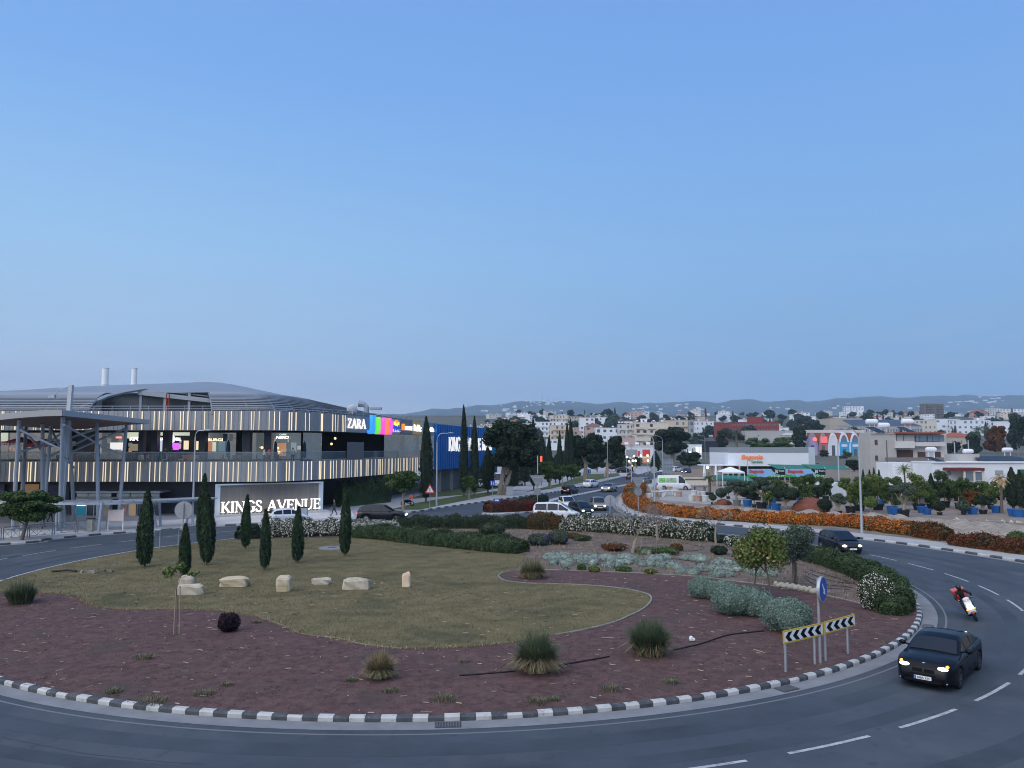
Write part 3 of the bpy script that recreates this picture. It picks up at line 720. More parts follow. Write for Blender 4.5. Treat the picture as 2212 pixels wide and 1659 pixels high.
# curved roof: louvred skirt and metal crown
RC = [((-130, 84), (-130, 112), 13.9, 14.2), ((-75, 84), (-75, 116), 13.9, 15.4), ((-58, 84), (-60, 116), 14, 16.4), ((-42, 84), (-50, 116), 14, 16.9), ((-27.5, 84), (-46, 114), 14, 16.9), ((-22.3, 89.8), (-45, 114), 13.8, 16.4), ((-20.3, 95.5), (-44, 116), 13.5, 15.9), ((-17.5, 105.5), (-42, 120), 13.0, 14.9), ((-14.3, 119.5), (-40, 128), 12.4, 13.6), ((-8, 143.5), (-34, 150), 12.0, 12.6), ((-2, 166), (-28, 174), 11.8, 12.2)]
def rl(vals, n=10): return [float(v.x) for v in cat([(q, 0) for q in vals], n)]
rp = cat([r[0] for r in RC], 10); rc = cat([r[1] for r in RC], 10); zl = rl([r[2] for r in RC]); zc = rl([r[3] for r in RC])
def rpt(i, d):
    v = rc[i] - rp[i]; D = v.length; p = rp[i] + v * (d / D)
    if d <= 8: z = 10.9 + (zl[i] - 10.9) * math.sin((d / 8) * math.pi / 2) ** .8
    else:
        k = (d - 8) / (D - 8); z = zl[i] + (zc[i] - zl[i]) * math.sin(k * math.pi / 2)
    return Vector((p.x, p.y, z)), D
def incut(i):
    p, _ = rpt(i, 3); u = CX + p.x / p.y * F; return 213 < u < 452 and p.y < 92
mb = MB()
for d in np.linspace(.4, 7.9, 19):
    for i in range(len(rp) - 1):
        if incut(i) or incut(i + 1): continue
        A_, B_ = rpt(i, d)[0], rpt(i + 1, d)[0]
        mb.bar(A_, B_, .16, .07, (0, -.5, .8))
mb.build('louvre_slats', M_slat, mall, world=True)
mb = MB()
for i in range(0, len(rp), 3):
    if incut(i): continue
    mb = MB(); mb.tube([rpt(i, d)[0] - Vector((0, 0, .12)) for d in (.3, 1, 2, 3.5, 5, 8)], .09, 5); mb.build('louvre_rib', M_slat, mall, world=True)
mb = MB()
for i in range(len(rp) - 1):
    if incut(i) or incut(i + 1):
        if mb.v: mb.build('louvre_backing', M_dark, mall, world=True); mb = MB()
        continue
    mb.strip([rpt(i, d)[0] - Vector((0, 0, .55)) for d in (.5, 2, 4, 6, 8)], [rpt(i + 1, d)[0] - Vector((0, 0, .55)) for d in (.5, 2, 4, 6, 8)])
mb.build('louvre_backing', M_dark, mall, world=True)
mb = MB()
for i in range(len(rp) - 1):
    f = lambda j: [rpt(j, 8 + (rpt(j, 8)[1] - 8) * q)[0] for q in np.linspace(0, 1, 9)] + [Vector((rc[j].x + (rc[j].x - rp[j].x) * .6, rc[j].y + (rc[j].y - rp[j].y) * .6, zc[j] - 2.5))]
    mb.strip(f(i), f(i + 1))
mb.build('roof', M_roof, mall, smooth=True, world=True)
# open roof terrace in the gap of the louvres
x0, x1 = P(215, 860, 90).x, P(452, 870, 90).x
MB().box(x0 - 1, x1 + 1, 92.5, 92.9, 10.5, 13.9).build('terrace_wall', mat('recess_wall', (.10, .115, .13), .7, var=.15, scale=.3), mall, world=True)
mb = MB()
mb.bar((x0 + 4.0, 91.2, 14.0), (x1 + .3, 91.2, 13.0), .35, .5); mb.bar((x0 + 4.0, 91.6, 14.5), (x1 + .3, 91.6, 13.5), .2, .15)
for x in np.linspace(x0 + 4.2, x1, 4): mb.bar((x, 91.4, 10.8), (x, 91.4, 14.0), .3)
pts = [Vector((x0 - .6, 85.4, 10.9)), Vector((x0 + .2, 86.6, 12.2)), Vector((x0 + 1.8, 88.4, 13.4)), Vector((x0 + 3, 90, 14.0)), Vector((x0 + 4.6, 91.4, 14.5))]
mb.tube(cat(pts, 1) and pts, .24, 6)
mb.build('terrace_frame', mat('frame_white', (.30, .33, .36), .5), mall, world=True)
mb = MB()
for xx in (P(395, 0, 91).x, P(400.5, 0, 91).x): mb.tube([(xx, 90.5, 10.8), (xx, 90.5, 13.8)], .07, 6)
mb.build('red_pipes', mat('red_pipe', (.28, .05, .04)), mall, world=True)
mb = MB()
up = Vector((0, 0, 1)); line = offs(FP, .6)
for z in (11.75, 12.05): mb.tube([p + up * z for p in line[::3]], .035, 5)
for p in line[::5]: mb.tube([p + up * 11.4, p + up * 12.05], .03, 4)
mb.build('roof_railing', mat('rail_white', (.32, .35, .38), .5), mall, world=True)
for u, r in ((226.5, .46), (289, .38)):
    p = P(u, 836, 112); mb = MB(); mb.M = Matrix.Translation((p.x, p.y, 0)); zt = H + (HZ - 795) / F * 112
    mb.lathe([(.001, 15.5), (r, 15.5), (r, 16.6), (r + .06, 16.62), (r + .06, 16.72), (r, 16.74), (r, zt - .05), (r + .05, zt - .04), (r + .05, zt), (.001, zt)], 18); mb.build('flue', M_white, mall, smooth=False, world=True)
p = P(761, 886, 99); mb = MB(); mb.M = Matrix.Translation(p) @ Matrix.Rotation(R(20), 4, 'Z') @ Matrix.Rotation(R(-60), 4, 'X')
mb.lathe([(.001, 0), (.3, .03), (.55, .12), (.7, .22), (.7, .25), (.3, .07), (.001, .04)], 16); mb.M = None; mb.tube([p - Vector((0, -.1, 1.6)), p], .06, 5); mb.build('satellite_dish', M_white, mall, world=True)
p = P(795, 881, 108); mb = MB(); mb.tube([p + Vector((-.2, 0, -1)), p + Vector((-.2, 0, .1)), p + Vector((-.6, 0, .5)), p + Vector((-1.3, 0, .6))], [.35, .35, .38, .5], 10); mb.cbox(p + Vector((1.1, 0, -.1)), (1.6, 1, .3)); mb.build('roof_vent', M_steel, mall, world=True)
p = P(406, 833, 112); mb = MB(); mb.cbox(p, (.9, .4, .25)); mb.build('roof_floodlight', emat('flood', (1, .85, .6), 1.5), mall, world=True)
# entrance: glass box with white framed doors and posters
ent = []
yE = 84.4
def eb(u0, u1, v0, v1, m, name, y=yE, th=.08, par=None):
    a, b = P(u0, v1, y), P(u1, v0, y); return MB().box(a.x, b.x, y, y + th, a.z, b.z).build(name, m, par or mall, world=True)
eb(163, 346, 1061, 1065, M_steel, 'entrance_fascia', 84.0, 2.5)
for u0, u1 in ((166, 189), (191, 214), (216, 240), (252, 280), (282, 310), (312, 344)): eb(u0, u1, 1066, 1073, M_shopglass, 'entrance_transom')
eb(163, 345, 1074, 1077.5, mat('entr_grey', (.24, .26, .28), .5), 'entrance_beam', 84.3, .2)
Mp = {'teal': emat('poster_teal', (.03, .28, .42), .25), 'grey': M_glass, 'photo': mat('poster_photo', (.25, .22, .18), .4, scale=1.2, col2=(.5, .42, .34)), 'photo2': mat('poster_photo2', (.38, .12, .1), .4, scale=1.4, col2=(.55, .48, .42)), 'glow': emat('door_glow', (.5, .34, .2), .4)}
def jit_z(v): return v
for u0, u1, k in ((164, 186, 'teal'), (187, 202, 'grey'), (203, 217, 'grey'), (219, 241, 'photo'), (259, 276, 'photo2'), (278, 293, 'glow'), (296, 308, 'grey'), (310, 316, 'glow')):
    f = eb(u0, u1, 1078, 1115, Mp[k], 'door', 84.5)
    for a_, b_ in ((u0 - .7, u0 + .5), (u1 - .5, u1 + .7)): eb(a_, b_, 1077.6, 1115.5, M_white, 'door_frame', 84.38, .1)
    eb(u0, u1, 1077.6, 1079, M_white, 'door_frame', 84.38, .1); eb(u0, u1, 1114.2, 1115.4, M_white, 'door_frame', 84.38, .1)
text_on(mall, 'MORE', P(166.5, 1093, 84.35), P(184.5, 1093, 84.35), P(0, 1092.5, 84.35).z, P(0, 1087.8, 84.35).z, E_white, bold=.03, shear=.15)
eb(318, 346, 1066, 1115, M_glass, 'entrance_side_glass', 84.6); eb(324, 331, 1092, 1110, Mp['glow'], 'lit_shelf', 84.5)
eb(90, 150, 1047, 1090, mat('banner_navy', (.02, .035, .06), .5), 'university_banner', 86.4, .1)
for i, (s, u1, v0) in enumerate((('Neapolis', 140, 1057), ('University', 143.5, 1067), ('Pafos', 131, 1077))):
    text_on(mall, s, P(109, 0, 86.3), P(u1, 0, 86.3), P(0, v0 + 6.5, 86.3).z, P(0, v0 - 1.5, 86.3).z, mat('banner_white', (.62, .63, .64)))
for u, v in ((101, 1060), (99, 1064), (104, 1066), (99.5, 1072), (103, 1076), (105, 1079)): eb(u, u + 2.2, v - 1, v + 1.5, mat('banner_white', (.62, .63, .64)), 'banner_dot', 86.32, .05)
eb(42, 84, 1046, 1092, mat('brown_window', (.14, .09, .04), .5, emit=.25, ecol=(.5, .3, .1)), 'lit_window', 86.5); eb(-30, 10, 1046, 1092, M_glass, 'window', 86.5); eb(22, 34, 1044, 1100, mat('door_rust', (.10, .045, .035)), 'rust_door', 86.5)
for u in (48, 62, 75, 130, 172, 200): pass
# monument sign
a, b = Vector((-31.5, 83.0, 0)), Vector((-22.0, 89.2, 0)); t = (b - a).normalized(); n = Vector((t.y, -t.x, 0))
sg = thing('monument_sign', 'wide grey concrete sign wall with white frame and glowing KINGS AVENUE letters', 'sign', a)
mb = MB(); q = [a, b, b - n * .4, a - n * .4]; mb.add([v + up * .35 for v in q] + [v + up * 3.45 for v in q], [(3, 2, 1, 0), (4, 5, 6, 7), (0, 1, 5, 4), (1, 2, 6, 5), (2, 3, 7, 6), (3, 0, 4, 7)])
mb.build('panel', mat('sign_concrete', (.16, .15, .14), .85, var=.12, scale=1.5, stretch=(3, 3, .25), detail=10), sg, world=True)
mb = MB()
for s, l in ((a, 0), (b, 0)): mb.bar(s + n * .02 + up * .35, s + n * .02 + up * 3.6, .22, .5, t)
mb.bar(a + up * 3.53, b + up * 3.53, .5, .14); mb.build('frame', mat('sign_frame', (.50, .55, .60), .5), sg, world=True)
mb = MB(); q = [a + n * .7 - t * 1.5, b + n * .7 + t * .8, b - n * .6 + t * .8, a - n * .6 - t * 1.5]; mb.add([v + up * .1 for v in q] + [v + up * .36 for v in q], [(3, 2, 1, 0), (4, 5, 6, 7), (0, 1, 5, 4), (1, 2, 6, 5), (2, 3, 7, 6), (3, 0, 4, 7)])
mb.build('plinth', M_plaza, sg, world=True)
E_kings = emat('kings_white', (1, .97, .93), 1.6)
q0 = a + n * .55
serif_sign(sg, 'KINGS AVENUE', q0 + t * .25 + up * .58, q0 + t * 11.15 + up * .58, 1.15, E_kings, .14)
mb = MB()
for s in np.arange(.5, 11.2, .42): mb.bar(q0 + t * s + up * .35, q0 + t * s + up * .6, .05, .05)
mb.build('letter_pins', M_white, sg, world=True)
# curved canopy on raking columns
can = thing('entrance_canopy', 'curved grey steel canopy on leaning columns before the shopping centre', 'canopy', (-40, 66, 0))
xsn = np.linspace(-76, -38.6, 40)
def cz(x, y): return 10.75 - .55 * math.exp(-((x + 46.5) / 4.2) ** 2) - (.15 if x < -50 else .15 * sm(-46.5, -50, x)) - .3 * (y - 66) / 16
mb = MB()
f = lambda x, y, dz: Vector((x, y, cz(x, y) + dz))
mb.strip([f(x, 66, 0) for x in xsn], [f(x, 82, 0) for x in xsn]); mb.build('roof_sheet', mat('canopy_top', (.30, .32, .34), .5), can, world=True)
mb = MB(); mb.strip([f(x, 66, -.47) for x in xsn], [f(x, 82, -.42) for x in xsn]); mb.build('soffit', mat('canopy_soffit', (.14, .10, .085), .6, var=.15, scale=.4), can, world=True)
mb = MB(); mb.strip([f(x, 65.98, -.49) for x in xsn], [f(x, 65.98, .03) for x in xsn]); mb.build('front_fascia', mat('canopy_fascia', (.36, .355, .34), .5), can, world=True)
mb = MB(); mb.add([f(-38.58, 66, -.49), f(-38.58, 82, -.44), f(-38.58, 82, .02), f(-38.58, 66, .02)], [(0, 1, 2, 3)]); mb.strip([f(x, 82, -.44) for x in xsn], [f(x, 82, .02) for x in xsn]); mb.build('side_fascia', M_steel, can, world=True)
def c1(x, y, Y): return P(x * .25, 777.6 + y * .25, Y)
cols = [((115, 1400), (165, 545), 69, 67), ((372, 1330), (368, 545), 74, 72), ((378, 1260), (442, 550), 74, 75), ((517, 1460), (540, 540), 69.5, 67), ((500, 1475), (575, 545), 69.5, 71), ((640, 1360), (605, 550), 79, 77), ((850, 1405), (836, 565), 75, 76), ((1024, 1372), (1092, 575), 79, 80.5), ((180, 1460), (225, 560), 72, 80), ((-20, 1330), (-5, 530), 75, 74)]
for (b0, t0, yb, yt) in cols:
    bp = c1(b0[0], b0[1], yb); tp = c1(t0[0], t0[1], yt); bp.z = .13; tp.z = cz(max(tp.x, -75), yt) - .5
    mb = MB(); mb.tube([bp, tp], [.18, .16], 10); mb.build('column', M_steel, can, world=True)
br = [((170, 605), (525, 770), 67, 68), ((170, 792), (640, 665), 68, 76), ((442, 590), (522, 770), 74, 69), ((435, 640), (400, 720), 74, 74), ((395, 730), (565, 610), 74, 71), ((550, 560), (840, 720), 67, 76), ((840, 725), (1050, 815), 76, 79), ((615, 795), (1090, 590), 77, 80), ((425, 835), (830, 640), 74, 76), ((640, 660), (830, 600), 77, 76), ((175, 570), (400, 830), 68, 74), ((540, 820), (640, 930), 69, 78), ((590, 680), (830, 590), 77, 76)]
for a_, b_, ya, yb in br:
    mb = MB(); mb.tube([c1(*a_, ya), c1(*b_, yb)], .1, 8); mb.build('brace', M_steel, can, world=True)
# low walkway canopy: thin slab on paired raking legs
wk = thing('walkway_canopy', 'low thin steel walkway canopy on splayed legs along the plaza edge', 'canopy', (-38, 71, 0))
wl = [P(-60, 1081, 71.5), P(60, 1082, 70), P(200, 1084, 70), P(330, 1081, 72), P(457, 1075.5, 76)]
mb = MB(); wlc = cat(wl, 6); zs_ = np.interp(np.linspace(0, 1, len(wlc)), np.linspace(0, 1, 5), [p.z for p in wl])
A_ = [p + Vector((0, 0, z)) for p, z in zip(wlc, zs_)]
for i in range(len(A_) - 1): mb.bar(A_[i], A_[i + 1], 2.4, .14)
mb.build('slab', M_steel, wk, world=True)
mb = MB()
for i in range(len(A_) - 1): mb.bar(A_[i] + Vector((0, -1.25, -.1)), A_[i + 1] + Vector((0, -1.25, -.1)), .12, .2)
mb.build('edge_beam', mat('beam_pale', (.42, .44, .46), .4, .3), wk, world=True)
for (x0_, y0_), (x1_, y1_) in (((880, 1230), (850, 1485)), ((965, 1230), (915, 1460)), ((1310, 1220), (1350, 1445)), ((1380, 1220), (1386, 1435)), ((1640, 1215), (1612, 1425)), ((500, 1240), (480, 1480)), ((548, 1240), (568, 1455)), ((240, 1250), (178, 1475)), ((180, 1250), (240, 1462))):
    bp = G(x1_ * .25, 777.6 + y1_ * .25, .13); tp = c1(x0_, y0_, bp.y + .4); mb = MB(); mb.tube([bp, tp], .12, 8); mb.build('leg', M_steel, wk, world=True)
# ------------------------------------------------------------------ planting on the island
def leafmat(name, c, c2, isl=.45): return mat(name, c, .75, scale=.9, col2=c2, island=isl, spec=.15)
L_cyp = leafmat('cypress_leaf', (.018, .036, .017), (.034, .058, .028), .6)
L_cyp2 = leafmat('cypress_brown_leaf', (.035, .034, .016), (.05, .045, .024))
L_dark = leafmat('dark_leaf', (.018, .032, .02), (.032, .05, .028))
L_green = leafmat('green_leaf', (.04, .075, .022), (.075, .115, .035))
L_rose = leafmat('rosemary_leaf', (.035, .06, .025), (.06, .09, .04))
L_jas = leafmat('hedge_leaf', (.03, .045, .024), (.05, .068, .035))
L_flw = mat('white_petals', (.62, .60, .52), .7, island=.3)
L_or = mat('orange_petals', (.50, .17, .015), .8, scale=.5, col2=(.42, .09, .010), island=.5)
L_red = leafmat('red_leaf', (.10, .022, .016), (.06, .035, .02))
L_rust = leafmat('rust_leaf', (.16, .05, .015), (.05, .045, .02))
L_grey = leafmat('grey_leaf', (.12, .18, .145), (.19, .26, .21), .35)
L_silv = leafmat('silver_leaf', (.17, .215, .185), (.27, .32, .275), .3)
L_olive = leafmat('olive_leaf', (.05, .075, .055), (.085, .115, .08))
L_yel = leafmat('yellow_green_leaf', (.075, .12, .028), (.13, .165, .05))
L_pod = mat('dry_pods', (.30, .22, .11), .9, island=.3)
L_purp = leafmat('purple_leaf', (.016, .008, .014), (.032, .014, .024))
L_straw = mat('dry_grass', (.26, .20, .11), .9, island=.45)
L_reed = mat('reed_green', (.065, .10, .05), .8, island=.6)
L_violet = mat('violet_flowers', (.09, .07, .16), .8, island=.4)
B_bark = mat('bark', (.13, .105, .08), .9, var=.3, scale=6)
B_pale = mat('pale_bark', (.27, .23, .18), .9, var=.2, scale=5)
B_stake = mat('stake_wood', (.30, .24, .18), .9, var=.2, scale=5)
M_gal = mat('galvanised_steel', (.36, .38, .40), .45, .5, var=.08, scale=4)
M_stone = mat('limestone', (.34, .295, .22), .9, scale=2.2, bump=1.0, detail=12, col2=(.50, .455, .36), patch=[((.25, .21, .15), 1.3, .6, .7)])
M_stone2 = mat('limestone_yellow', (.38, .29, .15), .9, scale=1.6, bump=1.0, detail=12, col2=(.52, .47, .37), stretch=(.5, .5, 3))
def obj_of(name, me, parent=None): return link(name, me, parent)
def cypress_mesh(h, r, n, m, seed=0, tip=.5, foot=.16, brown=None):
    z = rng.uniform(0, 1, n) ** .85
    prof = lambda q: np.interp(q, [0, .04, .15, .35, .55, .75, .9, 1], [.35, .72, .95, 1.0, .88, .6, .32, .06])
    a = rng.uniform(0, 2 * np.pi, n); lob = 1 + .13 * np.sin(3 * a + seed + 5 * z) + .08 * np.sin(7 * a + 9 * z + seed)
    rr = r * prof(z) * lob * rng.uniform(.8, 1.14, n); bend = .06 * h * tip * (z ** 3)
    Pt = np.stack([np.cos(a) * rr + bend * math.cos(seed), np.sin(a) * rr + bend * math.sin(seed), foot + z * (h - foot)], 1)
    V, Fq = leaves(Pt, np.stack([np.cos(a), np.sin(a), .2 + 0 * a], 1), .075 + .012 * r, 3.6, 1.0, .6)
    mi = np.zeros(n, int)
    if brown: mi[(z > .72) & (rng.random(n) < brown)] = 1
    mb = MB(); zz = np.linspace(.0, .97, 12)
    mb.lathe([(max(.005, r * float(prof(q)) * .82), foot + q * (h - foot)) for q in zz], 10)
    cv = np.array(mb.v)
    if tip: q = (cv[:, 2] - foot) / (h - foot); cv[:, 0] += .06 * h * tip * q ** 3 * math.cos(seed); cv[:, 1] += .06 * h * tip * q ** 3 * math.sin(seed)
    return npmesh('crown', np.concatenate([V, cv]), np.concatenate([Fq, np.array(mb.f) + len(V)]), [m, L_cyp2], np.concatenate([mi, np.zeros(len(mb.f), int)]))
ZI = .158
def cyp(u, v, vt, wpx, label, brown=.1, fat=None):
    p = G(u, v, ZI); d = p.y; h = (v - vt) / F * d * 1.0; r = wpx / F * d / 2
    t = thing('cypress_tree', label, 'tree', p, 0, 'young cypresses on the lawn')
    obj_of('crown', cypress_mesh(h, r * .77, 4600, L_cyp, rng.uniform(0, 6), .25, .22, brown), t)
    mb = MB(); mb.tube([(0, 0, 0), (0, 0, .6)], .05, 6); mb.build('trunk', B_bark, t); 
    return t
for a in ((312, 1225, 1062, 39, 'broadest dark cypress, at the left end of the lawn'), (397.5, 1246, 1137, 27, 'short cypress with browning tip just behind the upright pale boulder', .6),
          (436, 1182, 1028, 30, 'tall cypress half hidden behind its thicker neighbour on the lawn'), (447, 1220, 1072, 34, 'thick tall cypress standing in front of another cypress, nearest the pair of signs'),
          (530, 1185, 1074, 23, 'slim cypress on a leaning stake before the letters KINGS'), (571.5, 1231, 1106, 25, 'narrow cypress with bare foot before the left end of the white flowering hedge', .3),
          (641.5, 1216, 1099, 28, 'cypress with a ragged side branch before the word AVENUE'), (745, 1200, 1055, 27, 'rightmost tall cypress on the lawn, beside the round manhole')): cyp(*a)
# stones on the lawn
def rock(u0, u1, v0, v1, label, m=M_stone, boxy=.75, depth=.6, name='limestone_block', parts=None, tilt=0):
    b = G((u0 + u1) / 2, v1, ZI); k = b.y / F; wd = (u1 - u0) * k; h = (v1 - v0) * k * .96; dp = wd * depth
    n = 26; nz = 14; V = []; 
    s1 = rng.uniform(0, 9)
    for j in range(nz + 1):
        z = j / nz
        for i in range(n):
            a = 2 * math.pi * i / n; c, s = math.cos(a), math.sin(a)
            q = (abs(c) ** (2 / (2 - 2 * boxy + .22)) + 0) if 0 else 1
            sup = 1 / max(1e-6, (abs(c) ** 6 + abs(s) ** 6) ** (1 / 6)) if boxy > .6 else 1 / (abs(c) ** 2.6 + abs(s) ** 2.6) ** (1 / 2.6)
            cap = 1.0 if .06 < z < .9 else (.94 if z < .5 else .86 if z < 1 else .8)
            nn = 1 + .06 * math.sin(3 * a + s1 + 4 * z) + .05 * math.sin(5 * a + 7 * z + s1 * 2)
            V.append((c * sup * wd / 2 * cap * nn + tilt * z * h, s * sup * dp / 2 * cap * nn, z * h * (1 + .06 * math.sin(2 * a + s1) + .05 * math.sin(3 * a + s1))))
    mb = MB(); fs = [(j * n + i, j * n + (i + 1) % n, (j + 1) * n + (i + 1) % n, (j + 1) * n + i) for j in range(nz) for i in range(n)] + [tuple(range(nz * n, nz * n + n))]
    mb.add(V, fs); o = mb.build(name, m); o.location = (b.x, b.y, ZI - .02)
    return tag(o, label, 'rock')
rock(381, 415, 1243, 1279, 'upright pale boulder leaning over another at the left of the lawn stones', boxy=.5, depth=.5, name='boulder', tilt=.25)
rock(384, 438, 1262, 1284, 'low lumpy pale boulder at the foot of the upright boulder', boxy=.4, depth=.4, name='boulder')
rock(478, 535, 1246, 1266, 'long layered stone block lying flat, second from the left', M_stone2, .8, .5)
rock(599, 628, 1244, 1276, 'squarish tall stone block with yellow top edge', M_stone2, .8, .9)
rock(674, 715, 1248, 1261, 'small low hollowed stone between two larger blocks', M_stone, .5, .5)
rock(743, 798, 1249, 1272, 'largest rectangular stone block lying on the lawn', M_stone, .8, .5)
rock(869, 886, 1237, 1267, 'pinkish upright stone post, rightmost of the lawn stones', mat('limestone_pink', (.62, .45, .30), .9, scale=2, bump=.5, col2=(.72, .60, .46)), .8, .9)
p = G(718, 1184, ZI); t = thing('manhole', 'round white concrete manhole ring with dark lid set in the lawn', 'manhole', p)
mb = MB(); mb.lathe([(.34, .01), (.34, .05), (.95, .045), (1.0, .0)], 28); mb.build('ring', M_gut, t); mb = MB(); mb.lathe([(.001, .06), (.3, .06), (.34, .03)], 20); mb.build('lid', mat('iron', (.06, .06, .065), .6), t)
# grass clumps
def blades(n, h, r0, spread, wd, curve=.5, rmax=None):
    a = rng.uniform(0, 2 * np.pi, n); rr = r0 * np.sqrt(rng.random(n)); b = np.stack([np.cos(a) * rr, np.sin(a) * rr, 0 * a], 1)
    a2 = a + rng.normal(0, .5, n); lean = spread * rng.random(n) ** .8; hh = h * rng.uniform(.55, 1.08, n)
    d = np.stack([np.cos(a2), np.sin(a2), 0 * a], 1)
    p1 = b + d * (lean * hh * .35)[:, None]; p1[:, 2] = hh * .55
    p2 = b + d * (lean * hh)[:, None]; p2[:, 2] = hh * (1 - curve * lean * .55)
    sd = np.stack([-np.sin(a2 + rng.normal(0, .8, n)), np.cos(a2), 0 * a], 1) * (wd / 2)
    V = np.stack([b - sd, b + sd, p1 + sd * .8, p1 - sd * .8, p2 + sd * .15, p2 - sd * .15], 1).reshape(-1, 3)
    k = np.arange(n)[:, None] * 6
    Fq = np.concatenate([k + [0, 1, 2, 3], k + [3, 2, 4, 5]])
    return V, Fq
def clump(u, v, vt, wpx, label, mix=.0, droop=None, n=2600):
    p = G(u, v, ZI); k = p.y / F; h = (v - vt) * k * .9; r = wpx * k / 2
    t = thing('grass_clump', label, 'grass clump', p)
    V, Fq = blades(n, h * .82, r * .5, max(.75, r / h * 1.0), .016, .8)
    V2, F2 = blades(n // 5, h * 1.0, r * .4, .3, .014, .3); Fq = np.concatenate([Fq, F2 + len(V)]); V = np.concatenate([V, V2])
    m = np.zeros(len(Fq), int); m[rng.random(len(Fq)) < mix] = 1
    obj_of('blades', npmesh('blades', V, Fq, [L_reed, L_straw], m), t)
    if droop:
        V, Fq = blades(int(n * droop), h * .62, r * .7, 1.0, .02, 1.5); obj_of('dry_skirt', npmesh('dry_skirt', V, Fq, [L_straw, L_reed], (rng.random(len(Fq)) < .35).astype(int)), t)
    return t
clump(44, 1302, 1246, 84, 'bushy green grass clump at the left edge of the mulch', .15)
clump(1150, 1247, 1200, 64, 'tan topped grass clump standing on the tongue of mulch', .45, .4)
clump(1160, 1448, 1350, 78, 'tall grass clump with dry brown skirt and two green tufts', .1, 1.0, 3000)
clump(1403, 1412, 1326, 92, 'dense green rush clump between the dry skirted clump and chevron sign', .05, .15, 3800)
clump(820, 1462, 1400, 52, 'dead straw coloured grass clump on the near mulch', .85, .9)
for k, (u, v, s) in enumerate(((310, 1422, .35), (1002, 1430, .18), (555, 1345, .2), (1055, 1190, .3), (1010, 1195, .2), (490, 1480, .2), (960, 1512, .35), (845, 1494, .25), (330, 1518, .4), (1160, 1518, .3), (1320, 1490, .3), (1450, 1475, .25), (1195, 1512, .2), (760, 1470, .2), (245, 1495, .25), (440, 1500, .3))):
    V, Fq = blades(160, s * .55, s, .9, .014, .8); o = link('weed', npmesh('weed', V, Fq, [L_reed, L_straw], (rng.random(len(Fq)) < .3).astype(int))); o.location = G(u, v, .145)
    tag(o, 'small green weed sprouting from the reddish mulch', 'weed', 'weeds in the mulch')
# purple ball shrub
def bush(name, label, cat_, u, v, wpx, hpx, m, n, size, depth=1.0, flat=.62, z=ZI, flowers=None, extra=None, core=.86, grp=None, up=0, asp=1.7):
    p = G(u, v, z); k = p.y / F; wd = wpx * k; h = hpx * k * .93; r = wd / 2
    t = thing(name, label, cat_, p, 0, grp)
    bl = [(0, r * depth * .6, h * .45, r * .95, r * depth * .9, h * .55)] + [(rng.uniform(-.45, .45) * r, rng.uniform(-.3, .5) * r * depth, h * rng.uniform(.35, .6), r * rng.uniform(.4, .55), r * depth * .5, h * rng.uniform(.38, .45)) for _ in range(7)]
    obj_of('foliage', crown_mesh('foliage', bl, n, size, [m, extra or m], asp, up, core, .86, .8, .3 if extra else None), t)
    if flowers: obj_of('blossoms', crown_mesh('blossoms', [b[:3] + tuple(q * 1.03 for q in b[3:]) for b in bl], int(n * flowers), size * 1.1, L_flw, 1.0, 0, 0, .95), t)
    return t
bush('purple_shrub', 'dark purple ball shaped shrub on the mulch', 'shrub', 490, 1365, 46, 40, L_purp, 2600, .06)
# sapling with two stakes
p = G(380, 1371, ZI); t = thing('staked_sapling', 'thin young sapling tied to two wooden stakes on the mulch', 'sapling', p); k = p.y / F
for dx, dy, hh in ((-.09, 0, 1.75), (.11, .05, 1.9)):
    mb = MB(); mb.tube([(dx, dy, 0), (dx * .7, dy, hh)], .022, 6); mb.build('stake', B_stake, t)
mb = MB(); mb.tube([(0, .03, 0), (.02, .03, 1.0), (-.05, .03, 1.8), (.12, .03, 2.3), (.1, .03, 2.75)], [.02, .018, .014, .01, .006], 6); mb.tube([(-.02, .03, 1.7), (-.3, 0, 2.2), (-.35, 0, 2.6)], [.012, .008, .005], 5); mb.tube([(.1, .03, 2.2), (.5, 0, 2.35), (.85, 0, 2.5)], [.01, .007, .004], 5); mb.build('trunk', B_bark, t)
obj_of('leaves', crown_mesh('leaves', [(-.35, 0, 2.45, .28, .25, .3), (.1, 0, 2.7, .2, .2, .2), (.6, 0, 2.4, .3, .15, .12)], 240, .075, L_yel, 2, 0, 0, .2), t)
# grey blue clipped shrubs
bush('grey_shrub', 'smallest rounded grey green shrub, leftmost of the clipped group', 'shrub', 1522, 1293, 64, 46, L_grey, 12000, .045, .9)
bush('grey_shrub', 'wide grey green clipped shrub behind the chevron sign', 'shrub', 1612, 1330, 140, 62, L_grey, 24000, .048, .55)
bush('grey_shrub', 'tall near grey green shrub right of the small yellow green tree trunk', 'shrub', 1708, 1366, 112, 72, L_grey, 24000, .042, .75)
bush('grey_shrub', 'low grey green shrub between the two larger clipped shrubs', 'shrub', 1570, 1300, 70, 44, L_grey, 10000, .045, .9)
